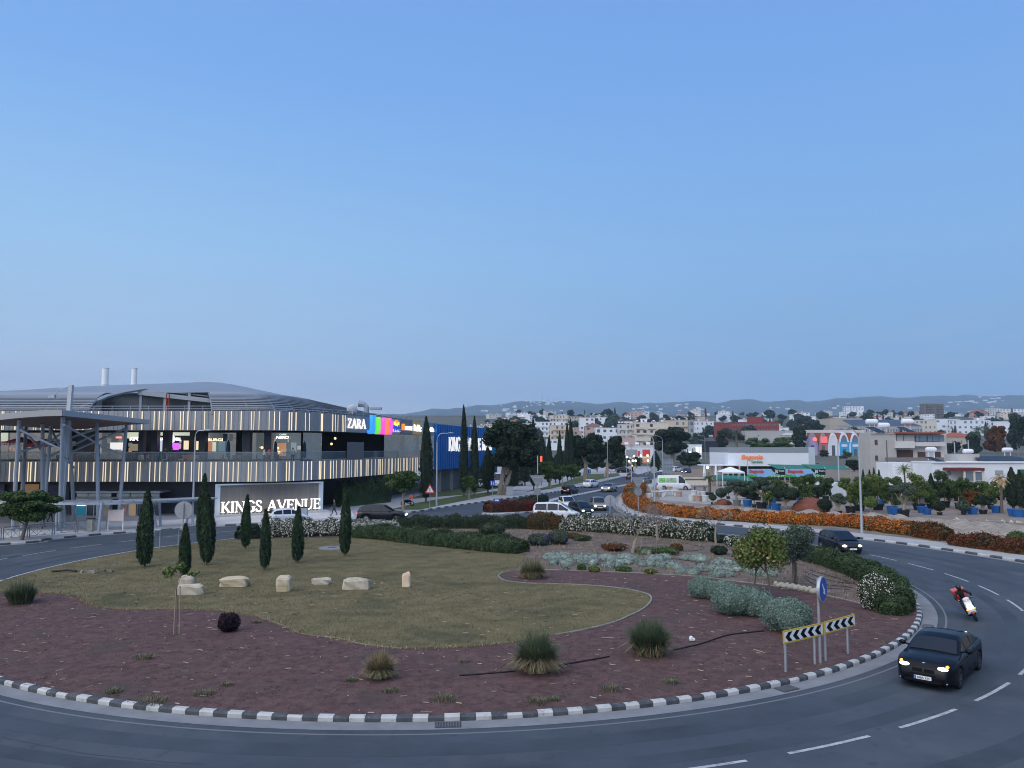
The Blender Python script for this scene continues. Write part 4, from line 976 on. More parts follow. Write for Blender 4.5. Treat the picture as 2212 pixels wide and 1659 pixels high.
# silver ground cover mats
mats = [(690, 455, 170, 40), (930, 452, 150, 35), (1180, 455, 180, 45), (700, 492, 120, 22), (930, 492, 110, 22), (1190, 488, 150, 26), (1440, 408, 60, 18), (1530, 458, 140, 32), (1640, 522, 135, 32), (1840, 457, 135, 26), (2080, 492, 110, 28), (1950, 547, 130, 28), (2120, 547, 150, 25), (2090, 602, 130, 20), (1800, 577, 120, 20), (1430, 502, 100, 20), (1150, 522, 118, 18), (2260, 500, 90, 26), (2330, 560, 110, 26), (2400, 470, 100, 22), (2450, 590, 120, 24)]
for (x, y, a, b) in mats:
    u, v = 1036.8 + .25 * x, 1094.4 + .25 * y; p = G(u, v, ZI); k = p.y / F
    rx = a * .25 * k * .92; ry = min(rx * 1.1, b * .25 * k * p.y / 7.5 * .8)
    bl = [(rng.uniform(-.6, .6) * rx, rng.uniform(-.55, .55) * ry, .05, rx * rng.uniform(.35, .55), ry * rng.uniform(.4, .6), rng.uniform(.22, .34)) for _ in range(9)]
    o = link('silver_mat', crown_mesh('silver_mat', bl, 2600, .065, L_silv, 1.6, 0, .9, .93)); o.location = p
    tag(o, 'low silvery ground cover mat on the brown soil bed', 'ground cover', 'silvery ground cover mats')
for (x, y, a, b, m) in ((1170, 350, 130, 32, L_rust), (1430, 378, 100, 28, L_yel), (1620, 380, 130, 34, L_green), (1700, 350, 60, 30, L_rust), (880, 270, 90, 26, L_rose), (800, 250, 70, 24, L_rust), (880, 525, 40, 26, L_green), (990, 540, 50, 20, L_yel), (740, 525, 40, 18, L_silv), (1240, 540, 80, 18, L_green), (1480, 560, 60, 18, L_yel)):
    bush('low_shrub', 'low straggly dry shrub on the brown soil bed', 'shrub', 1036.8 + .25 * x, 1094.4 + .25 * (y + b), a * .5, b * .5, m, 900, .08, .8, grp='straggly shrubs on the soil bed', core=.6)
bush('flowering_shrub', 'mounded shrub with violet flowers and a yellow top', 'shrub', 1207, 1176, 48, 32, L_rose, 3600, .08, .9, extra=L_violet)
bush('flowering_shrub', 'violet flowered shrub left of the yellow topped mound', 'shrub', 1165, 1178, 52, 26, L_rose, 3400, .08, .9, extra=L_violet)
bush('dark_shrub', 'dark green shrub with pale buds between hedge rows', 'shrub', 1062, 1158, 62, 30, L_jas, 4200, .08, .9)
bush('dark_shrub', 'small dark green dome shrub beneath the thin bare tree', 'shrub', 1556, 1198, 38, 19, L_dark, 2600, .07, .9)
bush('white_flowering_shrub', 'round shrub covered in white flowers beside the clipped green hedge', 'shrub', 1899, 1318, 74, 78, L_jas, 14000, .05, .7, flowers=.22)
bush('white_flowering_shrub', 'small white flowered shrub behind the yellow green tree', 'shrub', 1588, 1180, 44, 24, L_jas, 3000, .08, .8, flowers=.35)
bush('dark_shrub', 'low dark green shrub at the far right kerb behind the bare trees', 'shrub', 1558, 1172, 46, 16, L_dark, 2400, .08, .8)
# hedges
def hedge(name, label, line, wd, h, m, n, size, flowers=0, fm=None, z=.14, extra=None, frac=.3, up=0, asp=1.7, taper=True, top=.18, h2=None):
    pts = resample(cat(line, 8), .25); Lh = len(pts)
    off = np.array([(p.x, p.y) for p in pts]); tn = np.gradient(off, axis=0); tn = unit(tn); nm = np.stack([-tn[:, 1], tn[:, 0]], 1)
    t = thing(name, label, 'hedge', (off[0][0], off[0][1], z))
    hp = np.linspace(1, (h2 or h) / h, Lh)
    wob = 1 + .10 * np.sin(np.arange(Lh) * .55 + rng.uniform(0, 6)) + .06 * np.sin(np.arange(Lh) * 1.7)
    endf = np.ones(Lh)
    if taper:
        e = min(6, Lh // 3)
        for i in range(e): f = .6 + .4 * math.sqrt(max(0, (1 - ((e - i) / e) ** 2))); endf[i] *= f; endf[-1 - i] *= f
    def samp(n, grow=0.0):
        i = rng.integers(0, Lh, n); a = np.pi * rng.random(n)
        ca, sa = np.cos(a), np.sin(a); pw = .5
        x = np.sign(ca) * np.abs(ca) ** pw * (wd / 2 + grow); zz = np.abs(sa) ** pw * (h + grow)
        f = (wob[i] * endf[i]); jt = rng.normal(0, .05, n) + rng.uniform(-top, 0.03, n) * .5 + .22 * (rng.random(n) < .05) * rng.random(n)
        en = rng.random(n) < min(.12, 5 / Lh); i = np.where(en, np.where(rng.random(n) < .5, 0, Lh - 1), i); f = wob[i] * endf[i]; sc_ = np.where(en, np.sqrt(rng.random(n)), 1.0); x = x * sc_; zz = zz * sc_
        x = x * f * (1 + jt); zz = zz * f * hp[i] * (1 + jt + .05 * np.sin(i * .9))
        q = off[i] + nm[i] * x[:, None] + tn[i] * rng.uniform(-.13, .13, (n, 1))
        return np.column_stack([q[:, 0] - off[0][0], q[:, 1] - off[0][1], zz]), np.column_stack([nm[i] * ca[:, None], sa])
    Pt, Nr = samp(n); V, Fq = leaves(Pt, Nr, size, asp, up, .75)
    mi = np.zeros(len(Fq), int)
    if extra is not None: mi[rng.random(len(Fq)) < frac] = 1
    cv = []; cf = []
    prof = [(math.copysign(abs(math.cos(a)) ** .5, math.cos(a)) * .86, abs(math.sin(a)) ** .5 * .86) for a in np.linspace(0, np.pi, 9)]
    for i in range(Lh):
        for x, zz in prof:
            q = off[i] - off[0] + nm[i] * x * wd / 2 * wob[i] * endf[i]; cv.append((q[0], q[1], zz * h * hp[i] * wob[i] * endf[i]))
    for i in range(Lh - 1):
        for j in range(8): cf.append((i * 9 + j, (i + 1) * 9 + j, (i + 1) * 9 + j + 1, i * 9 + j + 1))
    me = npmesh('foliage', np.concatenate([V, cv]), np.concatenate([Fq, np.array(cf) + len(V)]), [m, extra or m], np.concatenate([mi, np.zeros(len(cf), int)]))
    link('foliage', me, t)
    if flowers:
        Pt, Nr = samp(flowers, .03); V, Fq = leaves(Pt, Nr, size * 1.15, 1.0, 0, .5); link('blossoms', npmesh('blossoms', V, Fq, fm or L_flw), t)
    return t
def gl(uv, z=.14, dy=0): return [G(u, v, z) + Vector((0, dy, 0)) for u, v in uv]
hedge('flowering_hedge', 'white flowering hedge before the monument sign, behind the lawn cypresses', gl([(557, 1161), (640, 1160), (720, 1157), (790, 1152), (846, 1146)], dy=1.0), 2.4, 1.4, L_jas, 30000, .085, 13000, h2=.75)
hedge('low_hedge', 'low dark green hedge at the left end of the white flowering hedge', gl([(511, 1166), (535, 1164), (558, 1163)], dy=.4), 1.4, 1.0, L_dark, 4500, .09)
hedge('dark_hedge', 'dark green hedge running along the far kerb of the island', gl([(845, 1145), (930, 1143), (1020, 1143), (1100, 1143), (1150, 1144)], dy=1.2), 2.0, 1.0, L_jas, 34000, .075, extra=L_dark, frac=.4)
hedge('rust_hedge', 'rust and orange tinged middle stretch of the far hedge', gl([(1140, 1144), (1180, 1145), (1222, 1147)], dy=1.2), 2.2, 1.3, L_rust, 16000, .075, extra=L_jas, frac=.4)
hedge('flowering_hedge', 'long white flowering hedge behind the bare trees on the island', gl([(1215, 1147), (1280, 1149), (1340, 1153), (1400, 1158), (1470, 1164), (1545, 1172)], dy=1.0), 2.4, 1.2, L_jas, 42000, .08, 11000)
hedge('rosemary_hedge', 'low green hedge on the left of the dark hedge, above the lawn', gl([(762, 1163), (800, 1163), (838, 1166)], dy=.8), 2.2, .9, L_rose, 14000, .065, up=.5, asp=2.4)
hedge('rosemary_hedge', 'long soft green hedge curving down the far edge of the lawn', gl([(836, 1167), (890, 1173), (950, 1180), (1020, 1187), (1080, 1193), (1132, 1199)], dy=1.0), 2.6, .92, L_rose, 42000, .065, up=.5, asp=2.4)
kr = lambda a0, a1, r: [Vector((C0.x + r * math.cos(R(a)), C0.y + r * math.sin(R(a)), .14)) for a in np.linspace(a0, a1, 9)]
hedge('rosemary_hedge', 'clipped green hedge following the right kerb beside the roadway', kr(15, -31, 23.95), 1.6, .86, L_rose, 80000, .05, up=.5, asp=2.4)
# bare trees
def limbs(mb, p, d, ln, r, lev, spread=.8):
    q = p + d * ln; mid = p.lerp(q, .5) + Vector((rng.normal(0, .06), rng.normal(0, .06), 0)) * ln
    mb.tube([p, mid, q], [r, r * .85, r * .7], 6 if lev > 1 else 4, cap=False)
    if lev == 0: return [q]
    tips = []
    for _ in range(3 if lev > 1 else 2):
        nd = (d + Vector((rng.normal(0, spread), rng.normal(0, spread), rng.normal(.05, spread * .5)))).normalized()
        tips += limbs(mb, q, nd, ln * rng.uniform(.62, .85), r * .62, lev - 1, spread)
    return tips
def bare(u, v, vt, label, lean=.1, r=.12, lev=4, tr=.42, leafy=0, sp=.75):
    p = G(u, v, ZI); h = (v - vt) * p.y / F; t = thing('bare_tree', label, 'tree', p); mb = MB()
    top = Vector((lean * h, 0, h * tr)); mb.tube([(0, 0, 0), top * .5 + Vector((-.05, 0, 0)), top], [r, r * .85, r * .75], 8); mb.build('trunk', B_pale, t)
    mb = MB(); tips = []
    for k in range(4):
        a = k * 1.6 + rng.uniform(0, 1); tips += limbs(mb, top, Vector((math.cos(a) * .9, math.sin(a) * .9, .75)).normalized(), h * .24, r * .34, lev, sp)
    mb.build('branches', mat('twig_grey', (.19, .165, .15), .9), t)
    if leafy:
        bl = [(q.x, q.y, q.z, .14, .14, .18) for q in tips[::3]]; link('dry_leaves', crown_mesh('dry_leaves', bl, leafy, .09, L_pod, 2.2, .5, 0, .1), t)
bare(1367, 1194, 1088, 'pale trunked bare tree leaning right, largest of the leafless trees', .12, .15)
bare(1421, 1167, 1085, 'bare tree with straight trunk behind the leaning one', -.02, .12)
bare(1547, 1181, 1095, 'thin bare tree with a few hanging dry leaves', .0, .09, 3, .5, 120, .6)
# small leafy trees
def tree(name, label, base, h, rx, m, n, size, trunks, zc=.66, rz=.36, seeds=9, extra=None, barkm=None, grp=None, tr=.09, inner=.5, core=.55, cat_='tree', blobs=None, jit=.9):
    t = thing(name, label, cat_, base, 0, grp)
    bl = blobs or [(rng.uniform(-.6, .6) * rx, rng.uniform(-.5, .5) * rx, h * (zc + rng.uniform(-.7, .75) * rz * .6), rx * rng.uniform(.34, .52), rx * rng.uniform(.34, .5), h * rz * rng.uniform(.36, .55)) for _ in range(seeds)] + [(0, 0, h * zc, rx * .55, rx * .55, h * rz * .62)]
    mb = MB()
    for dx, dy in trunks:
        mb.tube([(dx, dy, 0), (dx * .6 + .05 * rng.normal(), dy * .8, h * .25), (dx * .2, dy * .3, h * zc)], [tr, tr * .8, tr * .5], 7)
        for b in bl[:4]: mb.tube([(dx * .5, dy * .5, h * .36), (b[0] * .7, b[1] * .7, b[2])], [tr * .5, tr * .2], 5)
    mb.build('trunk', barkm or B_bark, t)
    link('crown', crown_mesh('crown', bl, n, size, [m, extra or m], 1.7, 0, core, inner, jit, .12 if extra else None), t)
    return t
p = G(1645, 1290, ZI); k = p.y / F
tree('pod_tree', 'small two stemmed tree with yellow green leaves and dry hanging pods', p, 146 * k, 64 * k, L_yel, 5200, .095, ((-.35, .3), (.35, -.35)), .70, .40, 12, L_pod, inner=.4, core=.35, tr=.055)
p = G(1717, 1262, ZI); k = p.y / F
tree('olive_tree', 'dark grey green olive tree rising from the ring of stones', p, 130 * k, 47 * k, L_olive, 12000, .07, ((-.1, 0), (.1, .1)), .66, .42, 13, inner=.5, tr=.09)
for i in range(15):
    f = i / 14; u = 1676 + 86 * f; v = 1262 + 14 * f ** 1.5 + (4 if i % 2 else 0)
    o = MB(); o.ell((0, 0, .09), (rng.uniform(.15, .26), rng.uniform(.13, .2), rng.uniform(.11, .17)), 9, 6); q = o.build('ring_stone', M_stone, smooth=True); q.location = G(u, v + 3, ZI); q.rotation_euler = (0, 0, rng.uniform(0, 3))
    tag(q, 'pale rounded stone in the low ring round the olive tree', 'stone', 'stones ringing the olive tree')
# black irrigation hoses, paper litter, grates
def hose(uv, label, r=.018, z=.17, m=None):
    mb = MB(); mb.tube([p + Vector((0, 0, z)) for p in resample(cat([G(u, v, .15) for u, v in uv], 6), .3)], r, 5); return tag(mb.build('irrigation_hose', m or mat('black_rubber', (.012, .012, .014), .6)), label, 'hose')
hose([(992, 1460), (1060, 1455), (1125, 1449), (1200, 1439), (1322, 1418)], 'black irrigation hose lying across the mulch behind the dry skirted clump', .025)
hose([(1450, 1406), (1515, 1391), (1570, 1373), (1625, 1366), (1655, 1363)], 'black irrigation hose running from the rush clump toward the clipped shrubs', .025)
for k, uv in enumerate(([(1730, 1240), (1780, 1262), (1830, 1268), (1850, 1273)], [(1740, 1236), (1800, 1256), (1850, 1262)], [(1735, 1246), (1770, 1268), (1840, 1274)], [(1750, 1232), (1810, 1250), (1858, 1266)], [(1380, 1200), (1440, 1192), (1500, 1190), (1520, 1183), (1470, 1172)], [(1480, 1212), (1530, 1208), (1590, 1212), (1620, 1222)], [(1450, 1206), (1500, 1214), (1560, 1220)])):
    tag(hose(uv, 'thin dark drip hose looping over the brown soil', .014), group='drip hoses on the soil bed')
p = G(1493, 1385, ZI); mb = MB(); mb.ell((0, 0, .09), (.09, .07, .12), 7, 4); mb.ell((.1, .02, .06), (.07, .06, .07), 6, 4); o = mb.build('paper_litter', M_white); o.location = p; tag(o, 'crumpled white paper lying on the mulch', 'litter')
for k, (u, v, dx, lb) in enumerate(((968, 1567, 0, 'iron drain grate in the gutter at the nearest point of the kerb'), (1690, 1485, .4, 'iron drain grate in the gutter below the chevron sign'), (1990, 1352, 1.2, 'iron drain grate in the gutter at the right end of the hedge'))):
    p = G(u, v, 0); q = Vector((p.x, p.y, 0)) - C0; q.normalize(); pc = C0 + q * (RI + .3); t = thing('drain_grate', lb, 'drain', (pc.x, pc.y, .01), math.atan2(q.y, q.x) + math.pi / 2)
    mb = MB(); mb.box(-.36, .36, -.22, .22, 0, .006); mb.build('frame', mat('iron', (.06, .06, .065), .6), t)
    mb = MB()
    for x in np.linspace(-.3, .3, 9): mb.box(x - .016, x + .016, -.2, .2, .008, .03)
    mb.build('grating', mat('iron2', (.15, .15, .155), .5, .4), t)
# broken pit with pipe in the lawn at left
p = G(160, 1238, ZI); t = thing('broken_pipe', 'black pipe and broken blocks in a bare patch at the left of the lawn', 'pipe', p)
mb = MB(); mb.tube([(-1.5, .3, .05), (-.6, .35, .12), (.0, .3, .08)], .06, 6); mb.build('pipe', mat('black_rubber', (.012, .012, .014), .6), t)
mb = MB()
for k in range(9): mb.cbox((rng.uniform(0, 2.0), rng.uniform(-.2, .6), .06), (rng.uniform(.1, .35), .2, .12))
mb.build('rubble', mat('rubble', (.22, .19, .15), .9, island=.5), t)
# loose cover: grass blades, mulch chips and straw
def inpoly(poly, n):
    poly = np.array(poly); lo, hi = poly.min(0), poly.max(0); o = np.empty((0, 2))
    while len(o) < n:
        q = rng.uniform(lo, hi, (n, 2)); x, y = q[:, 0], q[:, 1]; ins = np.zeros(n, bool); j = len(poly) - 1
        for i in range(len(poly)):
            xi, yi = poly[i]; xj, yj = poly[j]
            c = ((yi > y) != (yj > y)) & (x < (xj - xi) * (y - yi) / (yj - yi + 1e-12) + xi); ins ^= c; j = i
        o = np.concatenate([o, q[ins]])
    return o[:n]
def scatter_blades(name, label, q, h, wd, mats_, fr, z):
    n = len(q); a = rng.uniform(0, 2 * np.pi, n); hh = h * rng.uniform(.5, 1.3, n)
    b = np.column_stack([q, np.full(n, z)]); sd = np.stack([np.cos(a), np.sin(a), 0 * a], 1) * wd / 2
    tp = b + np.stack([np.cos(a + 1.3) * hh * .5, np.sin(a + 1.3) * hh * .5, hh], 1)
    V = np.stack([b - sd, b + sd, tp], 1).reshape(-1, 3); tag(link(name, npmesh(name, V, np.arange(3 * n).reshape(-1, 3), mats_, (rng.random(n) < fr).astype(int))), label, 'grass', kind='stuff')
q = inpoly(lawnp, 70000); q = q[(rng.random(len(q)) < np.clip(38 / (q[:, 1] + 1), .15, 1))]
scatter_blades('lawn_grass', 'short dry olive grass covering the island lawn', q, .055, .022, [mat('blade_olive', (.10, .088, .038), .9, island=.4), mat('blade_straw', (.165, .135, .068), .9, island=.35)], .35, .158)
edge = np.array([(p.x, p.y) for p in resample(cat([G(u, v, .15) for u, v in LAWN[:18]], 6), .02)]); edge = edge + rng.normal(0, .14, edge.shape)
scatter_blades('edge_straw', 'pale straw along the ragged front edge of the lawn', edge, .09, .03, [L_straw, L_straw], .0, .15)
q = inpoly(disk, 60000); q = q[(q[:, 1] < 44)]; lp = np.array(lawnp)
n = len(q); Pt = np.column_stack([q, np.full(n, .146)]); V, Fq = leaves(Pt, np.tile([0, 0, 1.0], (n, 1)), .035, 1.3, 0, .35)
tag(link('mulch_chips', npmesh('mulch_chips', V, Fq, [mat('chip_red', (.088, .042, .038), .9, island=.5), mat('chip_dark', (.05, .03, .03), .9, island=.4)], (rng.random(n) < .4).astype(int))), 'reddish volcanic mulch chips strewn over the island bed', 'mulch', kind='stuff')
q = inpoly(disk, 4200); q = q[q[:, 1] < 45]; n = len(q); a = rng.uniform(0, 6.3, n); ln = rng.uniform(.03, .11, n) * np.where(rng.random(n) < .1, 2.2, 1)
d = np.stack([np.cos(a) * ln, np.sin(a) * ln, 0 * a], 1); e = np.stack([-np.sin(a), np.cos(a), 0 * a], 1) * .008; b = np.column_stack([q, np.full(n, .165)])
V = np.stack([b - d - e, b + d - e, b + d + e + [0, 0, .02], b - d + e + [0, 0, .02]], 1).reshape(-1, 3)
tag(link('straw_litter', npmesh('straw_litter', V, np.arange(4 * n).reshape(-1, 4), mat('straw_bits', (.24, .19, .14), .9, island=.5))), 'dry straw stems littered over the mulch', 'straw', kind='stuff')
for nm, pol, nn, zz in (('soil_tufts', soilp, 5000, .15),):
    q = inpoly(pol, nn); scatter_blades(nm, 'dry tufts and stems on the brown soil bed', q, .16, .05, [L_straw, L_yel], .3, zz)
# ------------------------------------------------------------------ vehicles
M_tyre = mat('tyre', (.012, .012, .013), .85); M_rim = mat('rim', (.30, .31, .32), .35, .7); M_rimd = mat('rim_dark', (.08, .08, .09), .35, .6)
M_cglass = mat('car_glass', (.006, .009, .013), .04, spec=.45); M_plast = mat('black_plastic', (.007, .007, .008), .7, spec=.1)
M_plate = mat('number_plate', (.70, .71, .70), .5); M_text = mat('plate_text', (.02, .02, .025), .6); M_eu = mat('plate_blue', (.02, .1, .5), .5)
E_head = emat('headlight_on', (1.0, .90, .72), 6.0); E_amb = emat('amber_on', (1.0, .35, .06), 2.5); E_tail = emat('tail_on', (1, .06, .03), 3.0); M_tail = mat('tail_off', (.25, .01, .01), .3); M_lens = mat('lamp_lens', (.45, .48, .5), .15, spec=.8)
def paint(n, c, metal=.35): return mat('paint_' + n, c, .28, metal, coat=.25, spec=.35)
ST = {
 'sedan': dict(L=4.84, W=1.84, top=[(-2.42, .62), (-2.38, .98), (-1.7, 1.05), (-.9, 1.0), (1.0, .985), (1.7, .94), (2.1, .87), (2.3, .79), (2.39, .68), (2.42, .50)], roof=[(-1.95, 1.04), (-1.15, 1.34), (-.45, 1.455), (.15, 1.44), (.45, 1.36), (1.18, .99)], wx=(-1.42, 1.46), wr=.335, pil=(-1.42, -.62, .22, .72)),
 'hatch': dict(L=3.95, W=1.70, top=[(-1.97, .55), (-1.93, .95), (-1.5, .98), (.9, .94), (1.4, .86), (1.75, .74), (1.92, .60), (1.97, .45)], roof=[(-1.92, .96), (-1.72, 1.28), (-1.3, 1.47), (-.2, 1.53), (.3, 1.48), (1.35, .93)], wx=(-1.25, 1.25), wr=.30, pil=(-1.55, -.75, .1, .85)),
 'suv': dict(L=5.0, W=1.95, top=[(-2.5, .6), (-2.46, 1.05), (-2.0, 1.10), (1.1, 1.08), (1.9, 1.02), (2.3, .90), (2.45, .72), (2.5, .5)], roof=[(-2.44, 1.08), (-2.2, 1.45), (-1.8, 1.67), (-.3, 1.74), (.2, 1.70), (1.25, 1.09)], wx=(-1.5, 1.5), wr=.38, pil=(-2.0, -1.05, .05, .8)),
 'minivan': dict(L=4.8, W=1.90, top=[(-2.4, .6), (-2.38, 1.05), (-2.0, 1.1), (1.3, 1.08), (1.8, .98), (2.2, .86), (2.36, .68), (2.4, .45)], roof=[(-2.38, 1.1), (-2.28, 1.6), (-2.05, 1.84), (-.2, 1.90), (.5, 1.80), (1.75, 1.03)], wx=(-1.55, 1.55), wr=.34, pil=(-2.1, -.9, .25, 1.05)),
 'van': dict(L=5.9, W=2.0, top=[(-2.95, .6), (-2.94, 1.25), (1.5, 1.25), (2.2, 1.18), (2.6, 1.05), (2.88, .8), (2.95, .5)], roof=[(-2.93, 1.3), (-2.9, 2.35), (-2.7, 2.58), (1.0, 2.62), (1.35, 2.48), (2.3, 1.2)], wx=(-1.75, 1.9), wr=.36, pil=(.55, .56, .6, 1.6)),
}
def car(name, label, catg, loc, hd, style, pm, lights='head', grp=None, rim=None, plate=None, z=.004, yellow=False, dark_side=False, detail=True):
    q = ST[style]; L, W = q['L'], q['W']; tx, tz = zip(*q['top']); rx, rz_ = zip(*q['roof']); wr = q['wr']; wx = q['wx']
    t = thing(name, label, catg, (loc[0], loc[1], z), math.atan2(hd[1], hd[0]), grp)
    fw = lambda x: W / 2 * (1 - (.26 if x > 0 else .2) * max(0, (abs(x) / (L / 2) - .66) / .34) ** 2.6)
    top = lambda x: float(np.interp(x, tx, tz)); rf = lambda x: float(np.interp(x, rx, rz_))
    xs_ = sorted(set(list(np.linspace(-L / 2, L / 2, 40)) + [w0 + d for w0 in wx for d in np.linspace(-wr * 1.18, wr * 1.18, 13)]))
    mb = MB(); rows = []; Ra = wr * 1.15
    for x in xs_:
        w_ = fw(x); tp = top(x); zs = .20
        if abs(x) > L / 2 - .25: zs = .26
        for w0 in wx:
            if abs(x - w0) < Ra: zs = max(zs, wr + math.sqrt(Ra * Ra - (x - w0) ** 2) * .98)
        zs = min(zs, tp - .1)
        sh = tp - .06
        pr = [(0, .18), (.70 * w_, .18), (.70 * w_, zs), (.975 * w_, zs), (w_ * (1.0), zs * .6 + sh * .4), (w_ * .995, zs * .2 + sh * .8 - .02), (w_ * .965, sh), (w_ * .90, tp), (w_ * .5, tp + .025), (0, tp + .035)]
        rows.append([(x, y, zz) for y, zz in pr] + [(x, -y, zz) for y, zz in pr[-2:0:-1]])
    n = len(rows[0])
    V_ = [p for r in rows for p in r]
    for i in range(len(rows) - 1):
        for k in range(n):
            k2 = (k + 1) % n; mb.m = 1 if (k in (0, 1, 2) or k >= n - 3) else 0
            pass
    b = mb; base = len(b.v)
    b.v += V_
    for i in range(len(rows) - 1):
        for k in range(n):
            k2 = (k + 1) % n
            b.f.append((i * n + k, (i + 1) * n + k, (i + 1) * n + k2, i * n + k2)); b.mi.append(1 if (k in (0, 1, 2) or k >= n - 3) else 0)
    b.f.append(tuple(range(n))); b.mi.append(0); b.f.append(tuple(range((len(rows) - 1) * n, len(rows) * n))[::-1]); b.mi.append(0)
    body = mb.build('body', [pm, M_plast], t, smooth=True)
    # cabin
    x0, x1 = rx[0], rx[-1]; Hm = max(rz_); wb = lambda x: fw(x) * .90; wrf = W / 2 * .70
    def wid(x, zz):
        zb = top(x); return wb(x) - (wb(x) - wrf) * min(1, max(0, (zz - zb) / (Hm - zb))) ** 1.1
    xs2 = np.linspace(x0, x1, 44); rows = []
    for x in xs2:
        zb, zr = top(x), max(rf(x), top(x)); zm = max(zb - .02, zr - .07)
        pr = [(wid(x, zb) , zb - .06), (wid(x, zm * .5 + zb * .5), zm * .5 + zb * .5), (wid(x, zm), zm), (wid(x, zr) * .93, zr - .012), (wid(x, zr) * .5, zr + .012), (0, zr + .02)]
        rows.append([(x, y, zz) for y, zz in pr] + [(x, -y, zz) for y, zz in pr[-2::-1]])
    mb = MB(); n = len(rows[0]); mb.v = [p for r in rows for p in r]
    for i in range(len(rows) - 1):
        for k in range(n - 1): mb.f.append((i * n + k, (i + 1) * n + k, (i + 1) * n + k + 1, i * n + k + 1)); mb.mi.append(0)
    mb.build('roof', pm, t, smooth=True)
    def topglass(xa, xb, nm):
        m2 = MB(); ss = np.linspace(xa, xb, 10); A = []
        sl = 1 if xa > 0 else -1
        for x in ss:
            zr = rf(x); w_ = wid(x, zr) * .93
            A.append([(x + .012 * sl, y, zr + dz + .012) for y, dz in ((w_ * .97, -.010), (w_ * .5, .012), (0, .02), (-w_ * .5, .012), (-w_ * .97, -.010))])
        for i in range(len(A) - 1): m2.strip([Vector(p) for p in A[i]], [Vector(p) for p in A[i + 1]])
        return m2.build(nm, M_cglass, t, smooth=True)
    fr = rx[-2] if style != 'van' else rx[-2]
    topglass(fr + .04, rx[-1] - .06, 'windscreen')
    if style != 'van': topglass(rx[0] + .08, rx[2] - (.06 if style == 'sedan' else .25), 'rear_window')
    p0, p1, p2, p3 = q['pil']
    def sidewin(xa, xb, s):
        m2 = MB(); A = []; B = []
        for x in np.linspace(xa, xb, 10):
            za = top(x) + .045; zt = max(za + .01, rf(x) - .10)
            A.append(Vector((x, s * (wid(x, za) + .008), za))); B.append(Vector((x, s * (wid(x, zt) + .008), zt)))
        if s > 0: A, B = B, A
        m2.strip(A, B); m2.build('side_window', M_cglass, t)
    for s in (1, -1):
        if style == 'van': sidewin(.75, 1.85, s)
        else:
            sidewin(p0 - .05 if style != 'sedan' else p0 + .1, p1 - .04, s); sidewin(p1 + .05, p2 + .1 if False else (p2 - .04), s); sidewin(p2 + .04, p3 + (.22 if style != 'sedan' else .28), s)
        if detail:
            m2 = MB(); xm = p3 + (.05 if style != 'van' else .1); zm = top(xm) + .1; m2.ell((xm, s * (fw(xm) + .12), zm), (.07, .12, .085), 8, 5); m2.bar((xm, s * fw(xm) * .88, zm - .05), (xm, s * (fw(xm) + .06), zm - .02), .05); m2.build('wing_mirror', pm if style in ('sedan', 'suv') else M_plast, t, smooth=True)
            m2 = MB()
            for x in ((p1, p2 - .05) if style != 'van' else (.6,)):
                z0_, z1_ = .32, top(x) - .03
                m2.bar((x, s * (fw(x) * 1.0 + .002), z0_), (x, s * (fw(x) * .97 + .002), z1_), .012, .012)
            m2.build('door_seam', M_plast, t)
            m2 = MB()
            for x in ((p1 + .12, p2 + .1) if style != 'van' else (.75,)): m2.cbox((x, s * (fw(x) * .998), top(x) - .16), (.18, .03, .03))
            m2.build('door_handle', pm, t)
    rm = rim or M_rim
    for w0 in wx:
        for s in (1, -1):
            y = s * (W / 2 - .115)
            m2 = MB(); m2.M = Matrix.Translation((w0, y, wr)); m2.lathe([(wr * .66, -.10), (wr * .93, -.105), (wr, -.06), (wr, .06), (wr * .93, .105), (wr * .66, .10)], 20, axis='y'); ty = m2.build('wheel', M_tyre, t, smooth=True)
            m2 = MB(); m2.M = Matrix.Translation((w0, y + s * .06, wr)); m2.lathe([(.001, .02 * s), (wr * .2, .025 * s), (wr * .62, -.02 * s), (wr * .68, .03 * s)], 20, axis='y')
            for k in range(5):
                a = k * 2 * math.pi / 5; m2.bar((0, s * .03, 0), (math.cos(a) * wr * .64, s * .015, math.sin(a) * wr * .64), .06, .03, (0, 1, 0))
            m2.build('rim', rm, ty)
    # lamps, grille, plates
    hx = L / 2; hz = top(hx - .12) - .02
    for s in (1, -1):
        yy = fw(hx - .15) * .74; m2 = MB(); m2.ell((hx - .15, s * yy, hz - .03), (.16, .17, .06 if style == 'sedan' else .085), 10, 6); h_ = m2.build('headlight', E_head if 'head' in lights else M_lens, t, smooth=True)
        if style == 'sedan': m2 = MB(); m2.ell((hx - .27, s * yy * 1.2, hz + .03), (.16, .07, .05), 8, 5); m2.build('indicator', E_amb if 'amb' in lights else M_lens, t, smooth=True)
        zt = top(-hx + .08) - .14; m2 = MB(); m2.ell((-hx + .06, s * fw(-hx + .1) * .78, zt), (.09, .17, .08 if style != 'van' else .18), 8, 5)
        m2.build('tail_light', E_amb if ('sig' in lights and s > 0) else (E_tail if 'tail' in lights else M_tail), t, smooth=True)
    m2 = MB(); m2.cbox((hx - .005, 0, .50 if style != 'sedan' else .46), (.06, W * .42, .12)); m2.cbox((hx + .0, 0, .31), (.05, W * .6, .1)); m2.build('grille', M_plast, t)
    m2 = MB(); m2.cbox((hx + .03, 0, .40), (.02, .52, .115)); m2.build('number_plate', M_plate, t)
    m2 = MB(); m2.cbox((-hx - .01, 0, .62 if style != 'van' else .5), (.04, .52, .115)); m2.build('number_plate', M_plate, t)
